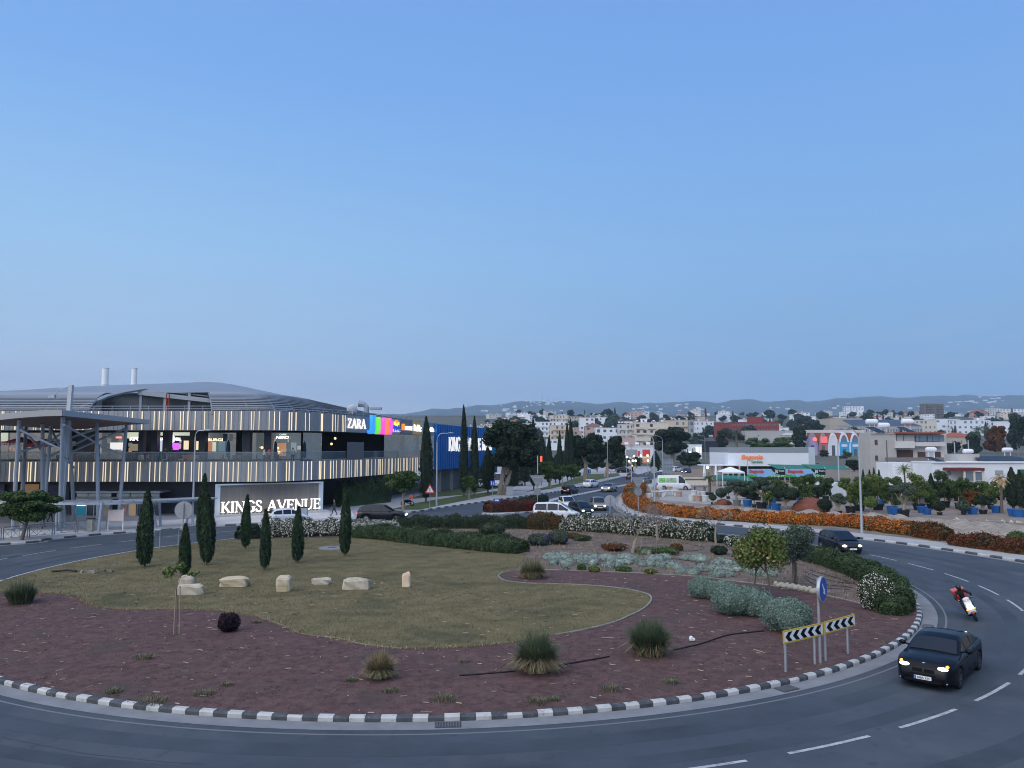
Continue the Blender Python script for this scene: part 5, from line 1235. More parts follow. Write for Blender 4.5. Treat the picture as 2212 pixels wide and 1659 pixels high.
    if plate:
        me = text_mesh(plate, .01, .004); o = link('plate_text', me, t); me.materials.append(M_text); o.matrix_basis = Matrix.Translation((hx + .043, -.16, .365)) @ Matrix.Rotation(R(90), 4, 'Z') @ Matrix.Rotation(R(90), 4, 'X') @ Matrix.Diagonal((.098, .098, .5, 1))
        m2 = MB(); m2.cbox((hx + .036, -.225, .40), (.02, .05, .112)); m2.build('plate_strip', M_eu, t)
        m2 = MB(); m2.lathe([(.001, .012), (.045, .012), (.048, 0)], 12, c=(hx - .16, 0, top(hx - .16) + .035)); m2.build('bonnet_emblem', mat('emblem_silver', (.65, .68, .72), .3, .5), t)
        m2 = MB()
        for s in (1, -1):
            m2.cbox((hx - .045, s * .18, .60), (.06, .29, .14)); 
        m2.build('kidney_grille', mat('grille_black', (.006, .006, .007), .3), t)
        m2 = MB()
        for s in (1, -1): m2.ell((hx - .06, s * .62, .30), (.06, .11, .05), 8, 5)
        m2.build('fog_lamp', M_lens, t, smooth=True)
    return t
P_black = paint('black', (.006, .007, .010), .2); P_white = paint('white', (.62, .64, .66), 0); P_silver = paint('silver', (.22, .21, .20), .6); P_grey = paint('grey', (.06, .065, .07), .5); P_champ = paint('champagne', (.30, .27, .23), .5)
fl_, rl_ = G(2065, 1487), G(2108, 1445); bmh = (fl_ - rl_).normalized(); bmc = (fl_ + rl_) / 2 + Vector((bmh.y, -bmh.x, 0)) * .72
P_blk2 = mat('paint_jet', (.005, .006, .009), .25, 0, coat=.0, spec=.16)
car('black_saloon', 'black saloon car with lit headlights nearest the camera on the roundabout', 'car', bmc, bmh, 'sedan', P_blk2, 'head amb', rim=M_rimd, plate='MBA 334').scale = (.95, .95, .95)
fr_, rr_ = G(1815, 1197), G(1773, 1185); jh = (fr_ - rr_).normalized(); jc = (fr_ + rr_) / 2 - Vector((jh.y, -jh.x, 0)) * .72
jz = car('dark_hatchback', 'dark hatchback with bright headlights passing the olive tree hedge', 'car', jc, jh, 'hatch', paint('dark', (.012, .012, .017), .3), 'head', plate=None)
q = P(777 + 49, 1110, 77.3); car('black_estate_car', 'black sport utility vehicle with chrome window trim passing the shopping centre', 'car', (q.x * 79 / 77.3, 79), (1, .03), 'suv', P_black, 'head tail')
car('white_car', 'white car of which only the roof shows above the white flowering hedge', 'car', (-22.2, 77.2), (.83, .5), 'hatch', P_white, '')
tx_ = car('white_minivan', 'white taxi minivan with yellow roof sign turning onto the roundabout', 'minivan', (4.6, 80.2), (.985, -.17), 'minivan', P_white, '')
m2 = MB(); m2.cbox((.35, .0, 1.97), (.18, .5, .14)); m2.build('taxi_sign', mat('taxi_yellow', (.65, .50, .05), .5), tx_)
def at(u, v): p = G(u, v); return (p.x, p.y)
car('white_pickup', 'white car directly behind the white taxi minivan', 'car', at(1225, 1099), (.15, -1), 'hatch', P_white, '')
car('dark_green_car', 'dark car with one headlight showing past the front of the taxi minivan', 'car', at(1254, 1112), (.35, -.94), 'hatch', paint('green', (.02, .03, .03), .4), 'head')
car('champagne_hatchback', 'champagne coloured hatchback with lit headlights alone in the entry lane', 'car', at(1292, 1101), (.02, -1), 'hatch', P_champ, 'head')
car('silver_saloon', 'silver saloon with lit headlights approaching beside the kerbed median', 'car', at(1316, 1062), (-.42, -1), 'sedan', P_silver, 'head')
car('black_hatchback', 'black hatchback seen from behind with red tail lights leaving along the avenue', 'car', at(1231, 1067), (.55, 1), 'hatch', P_black, 'tail')
car('white_hatchback', 'white hatchback seen from behind with its left indicator glowing', 'car', at(1277, 1053), (.62, 1), 'hatch', P_white, 'tail sig')
car('dark_car', 'dark car braking with red lights at the far junction', 'car', at(1366, 1035), (.55, 1), 'sedan', P_grey, 'tail')
car('grey_car', 'grey car with one bright headlight facing the roundabout beyond the yield sign', 'car', at(1392, 1046), (-.6, -1), 'sedan', P_silver, 'head')
car('dark_car', 'dark car with two bright headlights coming down the far right avenue', 'car', at(1483, 1023), (-.7, -1), 'hatch', P_grey, 'head')
car('white_car', 'white sport utility car seen from behind beside the billboard frame', 'car', at(1460, 1020), (.9, 1), 'suv', P_white, 'tail')
car('silver_car', 'pale car half hidden behind the billboard frame', 'car', at(1422, 1022), (1, .2), 'hatch', P_white, '')
pk = car('dark_pickup', 'dark vehicle crossing the far junction behind the braking car', 'car', at(1350, 1022), (1, .1), 'suv', P_black, '')
vn = car('delivery_van', 'white delivery van with green landscape panels parked by the nursery', 'van', at(1456, 1059), (1, -.12), 'van', P_white, '')
for x0_, x1_, m in ((-2.6, -1.5, mat('van_green', (.12, .45, .06), .5, var=.4, scale=2)), (-1.35, .35, mat('van_scene', (.10, .28, .05), .5, scale=1.8, col2=(.45, .50, .42)))):
    for s in (1, -1): m2 = MB(); m2.M = Matrix.Translation((0, 0, 0)); m2.add([(x0_, s * .925, 1.42), (x1_, s * .925, 1.42), (x1_, s * .80, 2.15), (x0_, s * .80, 2.15)], [(0, 1, 2, 3)]); m2.build('graphic_panel', m, vn)
for k, (u, v, sty, lb) in enumerate(((976, 1048, 'van', 'white van parked tail out by the loading bay, leftmost of the row'), (988, 1047, 'van', 'white van parked in the middle of the loading bay row'), (1002, 1047, 'van', 'white van parked behind the first tall cypress'), (1072, 1053, 'van', 'white box van standing behind the leaning pine trunk'), (1040, 1055, 'hatch', 'white car parked under the big pine'), (1115, 1050, 'sedan', 'silver car parked behind the pine beside the dark cypresses'))):
    car('parked_van' if sty == 'van' else 'parked_car', lb, 'van' if sty == 'van' else 'car', at(u, v), (.25, -1), sty, P_white if k < 5 else P_silver, '', z=.15)
car('parked_car', 'dark car parked before the blue fronted arches', 'car', GT(1822, 991)[:2], (1, 0), 'hatch', P_black, '', z=GT(1822, 991).z)
car('parked_car', 'silver car parked at the right edge of the nursery store', 'car', GT(1764, 1008)[:2], (1, .1), 'sedan', P_silver, '', z=.2)
# ------------------------------------------------------------------ people
SKN = mat('skin', (.36, .20, .14), .6); M_hair = mat('hair', (.02, .016, .013), .7)
def person(name, label, loc, rz, joints, mats_, zones, hair=True, lean=None, group=None):
    """joints: name -> (pos, radius, parent); grown into one continuous skin surface"""
    t = thing(name, label, 'person', loc, rz, group)
    names = list(joints); me = bpy.data.meshes.new('body')
    vs = [joints[n][0] for n in names]; ed = [(names.index(joints[n][2]), names.index(n)) for n in names if joints[n][2]]
    me.from_pydata(vs, ed, []); o = bpy.data.objects.new('tmp', me); COL.objects.link(o)
    sk_ = o.modifiers.new('skin', 'SKIN'); sk_.use_smooth_shade = True
    for i, n in enumerate(names):
        r = joints[n][1]; me.skin_vertices[0].data[i].radius = (r, r) if not isinstance(r, tuple) else r
        me.skin_vertices[0].data[i].use_root = (i == 0)
    sb = o.modifiers.new('sub', 'SUBSURF'); sb.levels = 1; sb.render_levels = 1
    dg = bpy.context.evaluated_depsgraph_get(); nm = bpy.data.meshes.new_from_object(o.evaluated_get(dg)); bpy.data.objects.remove(o)
    nm.name = 'body'; nm.materials.clear()
    for m in mats_: nm.materials.append(m)
    for p in nm.polygons: p.material_index = zones(p.center); p.use_smooth = True
    link('body', nm, t)
    if hair:
        h = Vector(joints['head'][0]); mb = MB(); mb.ell((h.x - .015, h.y, h.z + .045), (.105, .092, .095), 10, 6); mb.build('hair', M_hair, t, smooth=True)
    return t
def walker(stride=.3, arm=.25):
    j = {'pelvis': ((0, 0, .93), (.13, .15), None), 'waist': ((0, 0, 1.08), (.11, .14), 'pelvis'), 'chest': ((0, 0, 1.28), (.12, .17), 'waist'), 'neckb': ((.01, 0, 1.44), (.07, .09), 'chest'), 'neck': ((.02, 0, 1.5), .055, 'neckb'), 'head': ((.035, 0, 1.62), (.09, .08), 'neck'), 'crown': ((.03, 0, 1.71), (.07, .065), 'head'), 'nose': ((.135, 0, 1.60), .014, 'head')}
    for s, f in ((1, 1), (-1, -1)):
        k = 'l' if s > 0 else 'r'
        j[k + 'hip'] = ((0, s * .1, .88), .10, 'pelvis'); j[k + 'knee'] = ((f * stride * .45 + .04, s * .1, .49), .065, k + 'hip'); j[k + 'ank'] = ((f * stride - .04, s * .1, .09), .045, k + 'knee'); j[k + 'toe'] = ((f * stride + .15, s * .11, .04), .038, k + 'ank')
        j[k + 'sh'] = ((0, s * .19, 1.39), .06, 'neckb'); j[k + 'el'] = ((-f * arm * .4 - .03, s * .25, 1.11), .045, k + 'sh'); j[k + 'wr'] = ((-f * arm + .05, s * .25, .87), .03, k + 'el'); j[k + 'palm'] = ((-f * arm + .07, s * .25, .79), .034, k + 'wr')
        for i in range(4): j[k + 'f%d' % i] = ((-f * arm + .08 + .012, s * .25 + (i - 1.5) * .02, .71 + .006 * abs(i - 1.5)), .009, k + 'palm')
        j[k + 'th'] = ((-f * arm + .12, s * .25, .77), .010, k + 'wr')
    return j
def zone(p):
    if p.z > 1.47: return 2
    if p.z < .09: return 3
    if p.z < .95 and abs(p.y) < .19: return 0
    if p.z < .90 and abs(p.y) >= .19: return 2
    return 1
def dress(nm, tr, sh): return [mat('trousers_' + nm, tr, .85), mat('top_' + nm, sh, .85), SKN, M_plast]
dk = (.03, .032, .04)
p = G(722, 1113, .143); person('person', 'person in dark clothes walking past the right end of the monument sign', p, R(195), walker(), dress('a', dk, (.05, .05, .06)), zone)
p = G(741, 1113, .143); person('person', 'person in a pale shirt walking beside the green hedge wall', p, R(10), walker(.28), dress('b', (.09, .1, .11), (.55, .57, .6)), zone)
p = G(90, 1142, .143); person('person', 'person in beige trousers and black top walking on the plaza by the left tree', p, R(80), walker(.15), dress('c', (.36, .26, .20), (.012, .012, .014)), zone)
p = G(108, 1128, .143); person('person', 'seated looking person in white on the plaza beside the canopy columns', p, R(20), walker(.2), dress('d', (.03, .03, .035), (.5, .5, .52)), zone)
p = G(1537, 1004, .2); person('person', 'person walking on the far pavement before the nursery store', p, R(100), walker(.25), dress('e', (.2, .16, .13), (.3, .25, .22)), zone)
p = G(1543, 1004, .2); person('person', 'person in dark clothes beside another on the far pavement', p, R(100), walker(.2), dress('f', dk, dk), zone)
for k, (u, lb, c) in enumerate(((347, 'person in black standing on the terrace before the purple screen', dk), (361, 'person in black standing right of another on the terrace', (.02, .02, .022)), (568, 'person in a white top on the cafe terrace', (.6, .6, .6)), (580, 'person in a red top on the cafe terrace', (.45, .06, .06)), (648, 'person in a pale top by the terrace railing', (.35, .4, .38)))):
    f_, t_, n_ = fac(u, -1.2); person('person', lb, (f_.x, f_.y, 5.76), R(-90 + k * 50), walker(.08), dress('t%d' % k, (.03, .03, .04), c), zone)
# scooter with rider, leaning into the bend
spos = G(2110, 1342, 0); hd = Vector((-.3, -.954, 0)); lean_ = R(22)
def lean_thing(name, label, catg):
    t = thing(name, label, catg); t.matrix_basis = Matrix.Translation(spos + Vector((0, 0, .01))) @ Matrix.Rotation(math.atan2(hd.y, hd.x), 4, 'Z') @ Matrix.Rotation(lean_, 4, 'X') @ Matrix.Translation((-.56, 0, 0)) @ Matrix.Scale(.89, 4); return t
scn = lean_thing('motor_scooter', 'white delivery scooter with glowing headlight and red box leaning through the bend', 'scooter')
M_sw = paint('scooter_white', (.62, .64, .66), 0)
for x in (.62, -.62):
    m2 = MB(); m2.M = Matrix.Translation((x, 0, .24)); m2.lathe([(.15, -.045), (.22, -.055), (.245, 0), (.22, .055), (.15, .045)], 18, axis='y'); wh = m2.build('wheel', M_tyre, scn, smooth=True)
    m2 = MB(); m2.M = Matrix.Translation((x, 0, .24)); m2.lathe([(.001, .03), (.15, .035), (.16, 0), (.15, -.035), (.001, -.03)], 14, axis='y'); m2.build('rim', M_rimd, wh)
m2 = MB()
for x, w_, z0, z1 in ((0, 0, 0, 0),): pass
rows = [(.70, .07, .50, .60), (.62, .17, .40, .80), (.54, .20, .36, .98), (.46, .18, .36, 1.02), (.42, .14, .34, .98)]
for (xa, wa, za, zb), (xb, wb_, zc_, zd) in zip(rows, rows[1:]):
    m2.add([(xa, -wa, za), (xa, wa, za), (xb, wb_, zc_), (xb, -wb_, zc_), (xa, -wa * .8, zb), (xa, wa * .8, zb), (xb, wb_ * .8, zd), (xb, -wb_ * .8, zd)], [(0, 3, 2, 1), (4, 5, 6, 7), (0, 1, 5, 4), (1, 2, 6, 5), (2, 3, 7, 6), (3, 0, 4, 7)])
m2.build('front_shield', M_sw, scn)
m2 = MB(); m2.ell((.62, 0, .42), (.2, .09, .1), 10, 6); m2.build('front_mudguard', mat('mudguard_red', (.30, .07, .04), .4), scn, smooth=True)
m2 = MB(); m2.box(-.25, .45, -.15, .15, .26, .33); m2.build('footboard', M_plast, scn)
m2 = MB(); m2.ell((-.45, 0, .56), (.42, .17, .2), 12, 8); m2.build('rear_body', M_sw, scn, smooth=True)
m2 = MB(); m2.ell((-.32, 0, .76), (.40, .15, .07), 12, 6); m2.build('seat', M_plast, scn, smooth=True)
m2 = MB(); m2.tube([(.40, -.33, 1.04), (.45, -.15, 1.07), (.45, .15, 1.07), (.40, .33, 1.04)], .018, 6); m2.tube([(.45, 0, 1.05), (.62, 0, .3)], .03, 6); m2.build('handlebar', M_plast, scn)
m2 = MB(); m2.ell((.47, 0, 1.08), (.12, .17, .09), 10, 6); m2.build('dash_cowl', M_sw, scn, smooth=True)
m2 = MB(); m2.ell((.655, 0, .70), (.07, .15, .12), 10, 6); m2.build('headlight', emat('scooter_lamp', (1, .78, .42), 12), scn, smooth=True)
m2 = MB()
for s in (1, -1): m2.ell((.63, s * .17, .60), (.04, .05, .03), 8, 5)
m2.build('indicator', E_amb, scn, smooth=True)
m2 = MB()
for s in (1, -1): m2.tube([(.44, s * .25, 1.07), (.42, s * .30, 1.22)], .008, 4); m2.ell((.42, s * .31, 1.25), (.02, .06, .04), 8, 4)
m2.build('mirror', M_plast, scn)
bx = lean_thing('delivery_box', 'red delivery box mounted behind the scooter rider', 'box')
m2 = MB(); m2.box(-1.0, -.5, -.27, .27, .84, 1.34); m2.build('case', mat('box_red', (.55, .07, .06), .5), bx)
m2 = MB(); m2.box(-1.02, -.48, -.285, .285, 1.34, 1.40); m2.build('lid', mat('box_red2', (.62, .13, .11), .5), bx)
J = {'pelvis': ((-.28, 0, .90), (.14, .16), None), 'waist': ((-.26, 0, 1.04), (.13, .15), 'pelvis'), 'chest': ((-.18, 0, 1.24), (.14, .18), 'waist'), 'neckb': ((-.10, 0, 1.40), (.08, .10), 'chest'), 'neck': ((-.06, 0, 1.46), .06, 'neckb'), 'head': ((-.02, 0, 1.57), (.09, .085), 'neck'), 'nose': ((.085, 0, 1.55), .015, 'head')}
for s in (1, -1):
    k = 'l' if s > 0 else 'r'
    J[k + 'hip'] = ((-.22, s * .13, .86), .10, 'pelvis'); J[k + 'knee'] = ((.22, s * .22, .78), .075, k + 'hip'); J[k + 'ank'] = ((.12, s * .17, .40), .05, k + 'knee'); J[k + 'toe'] = ((.30, s * .18, .36), .042, k + 'ank')
    J[k + 'sh'] = ((-.12, s * .21, 1.34), .07, 'neckb'); J[k + 'el'] = ((.08, s * .38, 1.16), .055, k + 'sh'); J[k + 'wr'] = ((.33, s * .31, 1.09), .036, k + 'el'); J[k + 'palm'] = ((.385, s * .30, 1.085), .035, k + 'wr')
    for i in range(4): J[k + 'f%d' % i] = ((.43, s * (.26 + i * .022), 1.075), .010, k + 'palm')
    J[k + 'th'] = ((.41, s * .245, 1.05), .011, k + 'palm')
rd = person('person', 'scooter rider in black jacket and dark helmet', (0, 0, 0), 0, J, [mat('jacket_black', (.010, .010, .012), .7), mat('trousers_rider', (.02, .022, .03), .8), SKN, M_plast], lambda p: 2 if (p.z > 1.49 or p.x > .37 and p.z > 1.0) else (3 if p.z < .42 else (0 if p.z > .95 else 1)), hair=False)
rd.matrix_basis = scn.matrix_basis.copy()
m2 = MB(); m2.ell((-.02, 0, 1.61), (.145, .125, .14), 14, 8); m2.build('helmet', mat('helmet', (.008, .008, .01), .3, spec=.6), rd, smooth=True)
m2 = MB(); m2.ell((.07, 0, 1.58), (.065, .09, .045), 10, 6); m2.build('visor', M_cglass, rd, smooth=True)
# parked delivery motorcycle beside the hedge wall
pm_ = G(880, 1093, .143); t = thing('motorcycle', 'parked motorcycle with orange red top box behind the kerbside tree', 'motorcycle', pm_, R(170))
for x in (.6, -.6): m2 = MB(); m2.M = Matrix.Translation((x, 0, .3)); m2.lathe([(.2, -.05), (.28, -.05), (.3, 0), (.28, .05), (.2, .05)], 16, axis='y'); m2.build('wheel', M_tyre, t)
m2 = MB(); m2.ell((0, 0, .62), (.55, .16, .2), 10, 6); m2.tube([(.6, 0, .3), (.45, 0, 1.05)], .04, 6); m2.tube([(.42, -.3, 1.08), (.42, .3, 1.08)], .02, 6); m2.tube([(-.6, 0, .3), (0, 0, .35), (.3, 0, .5)], .05, 6); m2.build('frame', M_plast, t)
m2 = MB(); m2.box(-.8, -.3, -.25, .25, .95, 1.4); m2.build('top_box', mat('box_orange', (.55, .10, .05), .5), t)
# ------------------------------------------------------------------ signs, lamps and railings
M_blue = mat('sign_blue_paint', (.015, .07, .34), .45); M_signw = mat('sign_white_paint', (.66, .68, .70), .5); M_back = mat('sign_back', (.22, .24, .26), .5, .2); M_yb = mat('sign_yellow_border', (.55, .36, .04), .5); M_blk = mat('sign_black', (.012, .012, .014), .5)
def post(mb, p, z1, r=.045): mb.tube([(p.x, p.y, p.z), (p.x, p.y, z1)], r, 8)
def zat(p, v): d = ray(CX, v); return H + d.z / d.y * p.y
def chevron(label, corners, bases, nchev, front=True):
    """corners: photograph points tl, tr, br, bl; bases: feet of the two posts"""
    b0, b1 = [G(u, v, ZI - .01) for u, v in bases]; d = (b1 - b0); d.z = 0
    def onl(u, v):       # point above the line of the posts seen at column u
        r_ = ray(u, v); k = r_.x / r_.y; s = (k * b0.y - b0.x) / (d.x - k * d.y); return b0 + d * s
    L_, R_ = onl(*corners[0]), onl(*corners[1])
    z1 = (zat(L_, corners[0][1]) + zat(R_, corners[1][1])) / 2; z0 = (zat(L_, corners[3][1]) + zat(R_, corners[2][1])) / 2
    t = thing('chevron_sign', label, 'road sign', (b0 + b1) / 2)
    for b in (b0, b1): m2 = MB(); post(m2, b, z1 - .05); m2.build('post', M_gal, t, world=True)
    w_ = (R_ - L_).length; M4 = wall_frame((L_.x, L_.y, z0), R_ - L_) @ Matrix.Translation((0, 0, .06 if front else -.06)); hgt = z1 - z0
    m2 = MB(); m2.M = M4; m2.box(0, w_, 0, hgt, -.015, .015); m2.build('board', M_yb if front else M_back, t, world=True)
    if front:
        m2 = MB(); m2.M = M4; m2.box(.05, w_ - .05, .05, hgt - .05, .014, .021); m2.build('face', M_signw, t, world=True)
        x = .09; cw = (w_ - .18) / nchev
        hh = hgt - .115; y0 = .0575
        for k in range(nchev):
            a = .09 + k * cw; th = cw * .52; tip = cw * .42; m2 = MB(); m2.M = M4
            for yy0, yy1 in ((y0, y0 + hh / 2), (y0 + hh, y0 + hh / 2)):
                q = [(a + tip, yy0), (a + tip + th, yy0), (a + th, yy1), (a, yy1)]
                m2.add([(x_, y_, .0225) for x_, y_ in q] + [(x_, y_, .027) for x_, y_ in q], [(4, 5, 6, 7), (7, 6, 5, 4)])
            m2.build('chevron', M_blk, t, world=True)
    else:
        m2 = MB(); m2.M = M4
        m2.box(.02, w_ - .02, .08, .14, -.06, -.015); m2.box(.02, w_ - .02, hgt - .14, hgt - .08, -.06, -.015); m2.build('stiffener', M_gal, t, world=True)
    return t
c4 = lambda x, y: (1555.2 + .2969 * x, 1094.4 + .2969 * y)
chevron('yellow framed board of black chevrons pointing left, left half of the pair', [c4(447, 903), c4(736, 840), c4(738, 932), c4(450, 996)], [c4(479, 1202), c4(691, 1146)], 5)
chevron('yellow framed chevron board, right half of the pair by the round blue sign', [c4(748, 835), c4(968, 778), c4(970, 864), c4(750, 923)], [c4(770, 1121), c4(932, 1070)], 4)
def round_sign(label, u, v, uc, vc, r, facing, m, back=False, z=ZI, thick=.1, arrow=False, extra=None):
    b = G(u, v, z); t = thing('round_sign', label, 'road sign', b); zc = zat(b, vc); m2 = MB(); post(m2, b, zc + r * .8, .05); m2.build('post', M_gal, t, world=True)
    n_ = Vector(facing).normalized(); ux = Vector((0, 0, 1)).cross(n_); c = b + n_ * .08; c.z = zc
    M4 = Matrix.Identity(4)
    for i in range(3): M4[i][0] = ux[i]; M4[i][1] = (0, 0, 1)[i]; M4[i][2] = n_[i]; M4[i][3] = c[i]
    m2 = MB(); m2.M = M4; m2.lathe([(.001, 0), (r, 0), (r, thick), (r * .93, thick), (.001, thick - .01)], 28); m2.build('housing', M_gal, t, world=True)
    m2 = MB(); m2.M = M4; m2.lathe([(.001, thick + .004), (r * .92, thick + .004)], 28); m2.build('face', m, t, world=True)
    if arrow:
        m2 = MB(); m2.M = M4 @ Matrix.Rotation(R(arrow), 4, 'Z')
        q = [(-.06 * r, .55 * r), (.06 * r * 2, .55 * r), (.12 * r, -.1 * r), (.34 * r, -.1 * r), (.03 * r, -.62 * r), (-.28 * r, -.1 * r), (-.06 * r, -.1 * r)]
        m2.add([(x, y, thick + .012) for x, y in q], [tuple(range(7))[::-1]]); m2.build('arrow', M_signw, t, world=True)
    if back:
        m2 = MB(); m2.M = M4; m2.box(-.5 * r, .5 * r, .35 * r, .45 * r, -.03, 0); m2.box(-.5 * r, .5 * r, -.45 * r, -.35 * r, -.03, 0); m2.build('bracket', M_gal, t, world=True)
    return t
round_sign('round blue arrow sign on a tall pole at the chevron boards, seen edge on', 1772, 1432, 1776, 1272, .44, (.79, -.62, 0), M_blue, arrow=35)
round_sign('grey back of a round sign on a pole at the left of the lawn', 393.5, 1177, 393, 1102, .66, (-.15, 1, 0), M_blue, True)
round_sign('grey back of a round sign behind the far white flowering hedge', 1318, 1122, 1318, 1082, .58, (.1, 1, 0), M_blue, True, .15)
def bc(label, cs, bs): return chevron(label, cs, bs, 0, False)
bc('grey back of a chevron board left of the round sign on the lawn edge', [(336, 1146), (390, 1141), (390, 1153), (336, 1159)], [(344.5, 1186), (385, 1180)])
bc('grey back of a chevron board behind the tall lawn cypresses', [(397, 1139), (432, 1134), (432, 1146), (397, 1151)], [(402, 1177), (428, 1174)])
bc('grey back of a chevron board behind the far white flowering hedge', [(1278, 1108), (1315, 1108), (1315, 1117), (1278, 1117)], [(1284, 1133), (1310, 1133)])
bc('grey back of a chevron board right of the far round sign', [(1322, 1108), (1358, 1110), (1358, 1119), (1322, 1117)], [(1328, 1133), (1352, 1134)])
def yield_post(label, u, v, vtri, rt, vcirc, rc):
    b = G(u, v, .14); t = thing('yield_sign', label, 'road sign', b); k = b.y / F; m2 = MB(); post(m2, b, zat(b, vtri - rt * .6), .05); m2.build('post', M_gal, t, world=True)
    z = zat(b, vtri); s = rt * k; M4 = wall_frame((b.x, b.y - .07, z), (1, 0)); m2 = MB(); m2.M = M4; m2.prism([(-s, s * .75), (s, s * .75), (0, -s * .95)], -.02, .02); m2.build('triangle_plate', M_back, t, world=True)
    m2 = MB(); m2.M = M4; m2.box(-s * .6, s * .6, s * .4, s * .48, .02, .05); m2.box(-s * .3, s * .3, -s * .3, -s * .22, .02, .05); m2.build('bracket', M_gal, t, world=True)
    z = zat(b, vcirc); r = rc * k; m2 = MB(); m2.M = wall_frame((b.x, b.y - .07, z), (1, 0)); m2.lathe([(.001, -.02), (r, -.02), (r, .02), (.001, .02)], 24); m2.build('round_plate', M_back, t, world=True)
yield_post('grey backs of a triangle and a round sign on one pole, on the left splitter', 1161, 1102, 1039, 16.5, 1062, 8)
yield_post('grey backs of a triangle and a round sign on one pole, on the right pavement', 1379, 1112, 1042, 16, 1062, 8.5)
round_sign('grey back of a round sign halfway up the bend lamp post', 1413, 1048, 1414, 1015, .7, (0, 1, 0), M_blue, True, .14)
def lane_sign(label, u, v, u0, u1, v0, v1, txt=False):
    b = G(u, v, .14); t = thing('direction_sign', label, 'road sign', b); m2 = MB(); post(m2, b, zat(b, v0), .045); m2.build('post', M_gal, t, world=True)
    a_, c_ = P(u0, v1, b.y - .08), P(u1, v0, b.y - .08); m2 = MB(); m2.box(a_.x, c_.x, b.y - .1, b.y - .06, a_.z, c_.z); m2.build('board', M_blue, t, world=True)
    w_, h_ = c_.x - a_.x, c_.z - a_.z
    m2 = MB(); y = b.y - .105
    if not txt:
        for f in (.25, .7):
            x = a_.x + w_ * f; m2.box(x, x + .1, y, y + .003, a_.z + h_ * .2, a_.z + h_ * .8)
        m2.box(a_.x + w_ * .1, a_.x + w_ * .3, y - .002, y + .001, a_.z + h_ * .7, a_.z + h_ * .82)
    else:
        m2.box(a_.x + w_ * .2, a_.x + w_ * .75, y, y + .003, a_.z + h_ * .62, a_.z + h_ * .85); m2.box(a_.x + w_ * .1, a_.x + w_ * .4, y, y + .003, a_.z + h_ * .2, a_.z + h_ * .3)
    m2.build('marking', M_signw, t, world=True)
lane_sign('blue lane sign beside the leaning pine', 1063.5, 1076, 1059, 1069, 1038, 1050); lane_sign('blue lane sign on the far grass verge under the second pine', 1272, 1035, 1267, 1276, 1014, 1023)
lane_sign('blue direction board on the left splitter hedge', 1074, 1105, 1066, 1081, 1077, 1091, True)
def warn(label, u, v, vt, s):
    b = G(u, v, .14); t = thing('warning_sign', label, 'road sign', b); z0 = zat(b, vt + s * 1.7); m2 = MB(); post(m2, b, zat(b, vt) - .05, .04); m2.build('post', M_gal, t, world=True)
    k = s * b.y / F; M4 = wall_frame((b.x, b.y - .06, z0), (1, 0)); m2 = MB(); m2.M = M4; m2.prism([(-k, 0), (k, 0), (0, k * 1.75)], -.015, .015); m2.build('red_triangle', mat('sign_red_paint', (.5, .03, .03), .5), t, world=True)
    m2 = MB(); m2.M = M4; m2.prism([(-k * .68, k * .2), (k * .68, k * .2), (0, k * 1.38)], .014, .02); m2.build('face', M_signw, t, world=True)
    m2 = MB(); m2.M = M4; m2.box(-k * .07, k * .07, k * .32, k * .5, .0195, .026); m2.box(-k * .07, k * .07, k * .55, k * .75, .0195, .026); m2.box(-k * .07, k * .07, k * .8, k * .98, .0195, .026); m2.build('pictogram', M_blk, t, world=True)
warn('red bordered warning triangle on the avenue pavement left of the lamp post', 928.5, 1102, 1046, 11.5); warn('small red bordered warning triangle on the far verge', 1315, 1033, 1014, 6)
M_pole = mat('lamp_pole', (.40, .43, .46), .4, .3)
def lamp(label, u, v, vbend, arm_u, arm_v, z=.14, curve=True, gt=False, head=.7, r=.09):
    b = GT(u, v) if gt else G(u, v, z); t = thing('street_lamp', label, 'street lamp', b); zb = zat(b, vbend); q = P(arm_u, arm_v, b.y); dx = q.x - b.x; dz = q.z - zb
    pts = [b, Vector((b.x, b.y, zb))]; m2 = MB(); m2.tube([b, b + Vector((0, 0, .5)), Vector((b.x, b.y, zb * .5)), Vector((b.x, b.y, zb))], [r * 1.4, r * 1.25, r, r * .75], 8); m2.build('pole', M_pole, t, world=True)
    m2 = MB(); arc = [Vector((b.x + dx * (1 - math.cos(a)) * (.5 if curve else 1), b.y, zb + dz * math.sin(a) ** (.8 if curve else 1))) for a in np.linspace(0, math.pi / 2, 7)]
    arc += [q] if curve else []
    m2.tube(arc, r * .5, 6); m2.build('arm', M_pole, t, world=True)
    m2 = MB(); d = Vector((math.copysign(1, dx), 0, .12)); m2.ell(q + d * head * .5, (head * .6, .16, .08), 10, 5); m2.build('lantern', M_gal, t, world=True)
    return t
lamp('tall lamp post in front of the shopping centre beside the lawn cypresses', 415.5, 1135, 945, 441, 930); lamp('lamp post with curved arm at the corner of the blue building', 943, 1092, 955, 968, 936)
lamp('lamp post on the verge among the avenue trees', 1313, 1035, 950, 1331, 942); lamp('lamp post with long arm reaching left over the entry bend', 1414.5, 1101, 958, 1376, 938); lamp('lamp post with long left arm beside the billboard frame', 1432, 1025, 952, 1400, 941, head=1.2)
lamp('lamp post with left arm on the far avenue by the palm', 1523.5, 998, 945, 1512, 941, head=1.2); lamp('tall lamp post with curved arm at the orange flowering hedge', 1862, 1152, 958, 1820, 927, head=.8)
lamp('lamp post with short left arm above the nursery store', 1667, 990, 950, 1663, 948, gt=False, head=.6); 
p = G(1364.5, 1064, .14); t = thing('camera_mast', 'slim mast without an arm at the tip of the avenue', 'mast', p); m2 = MB(); m2.tube([p, Vector((p.x, p.y, zat(p, 946)))], [.1, .06], 8); m2.build('pole', M_pole, t, world=True)
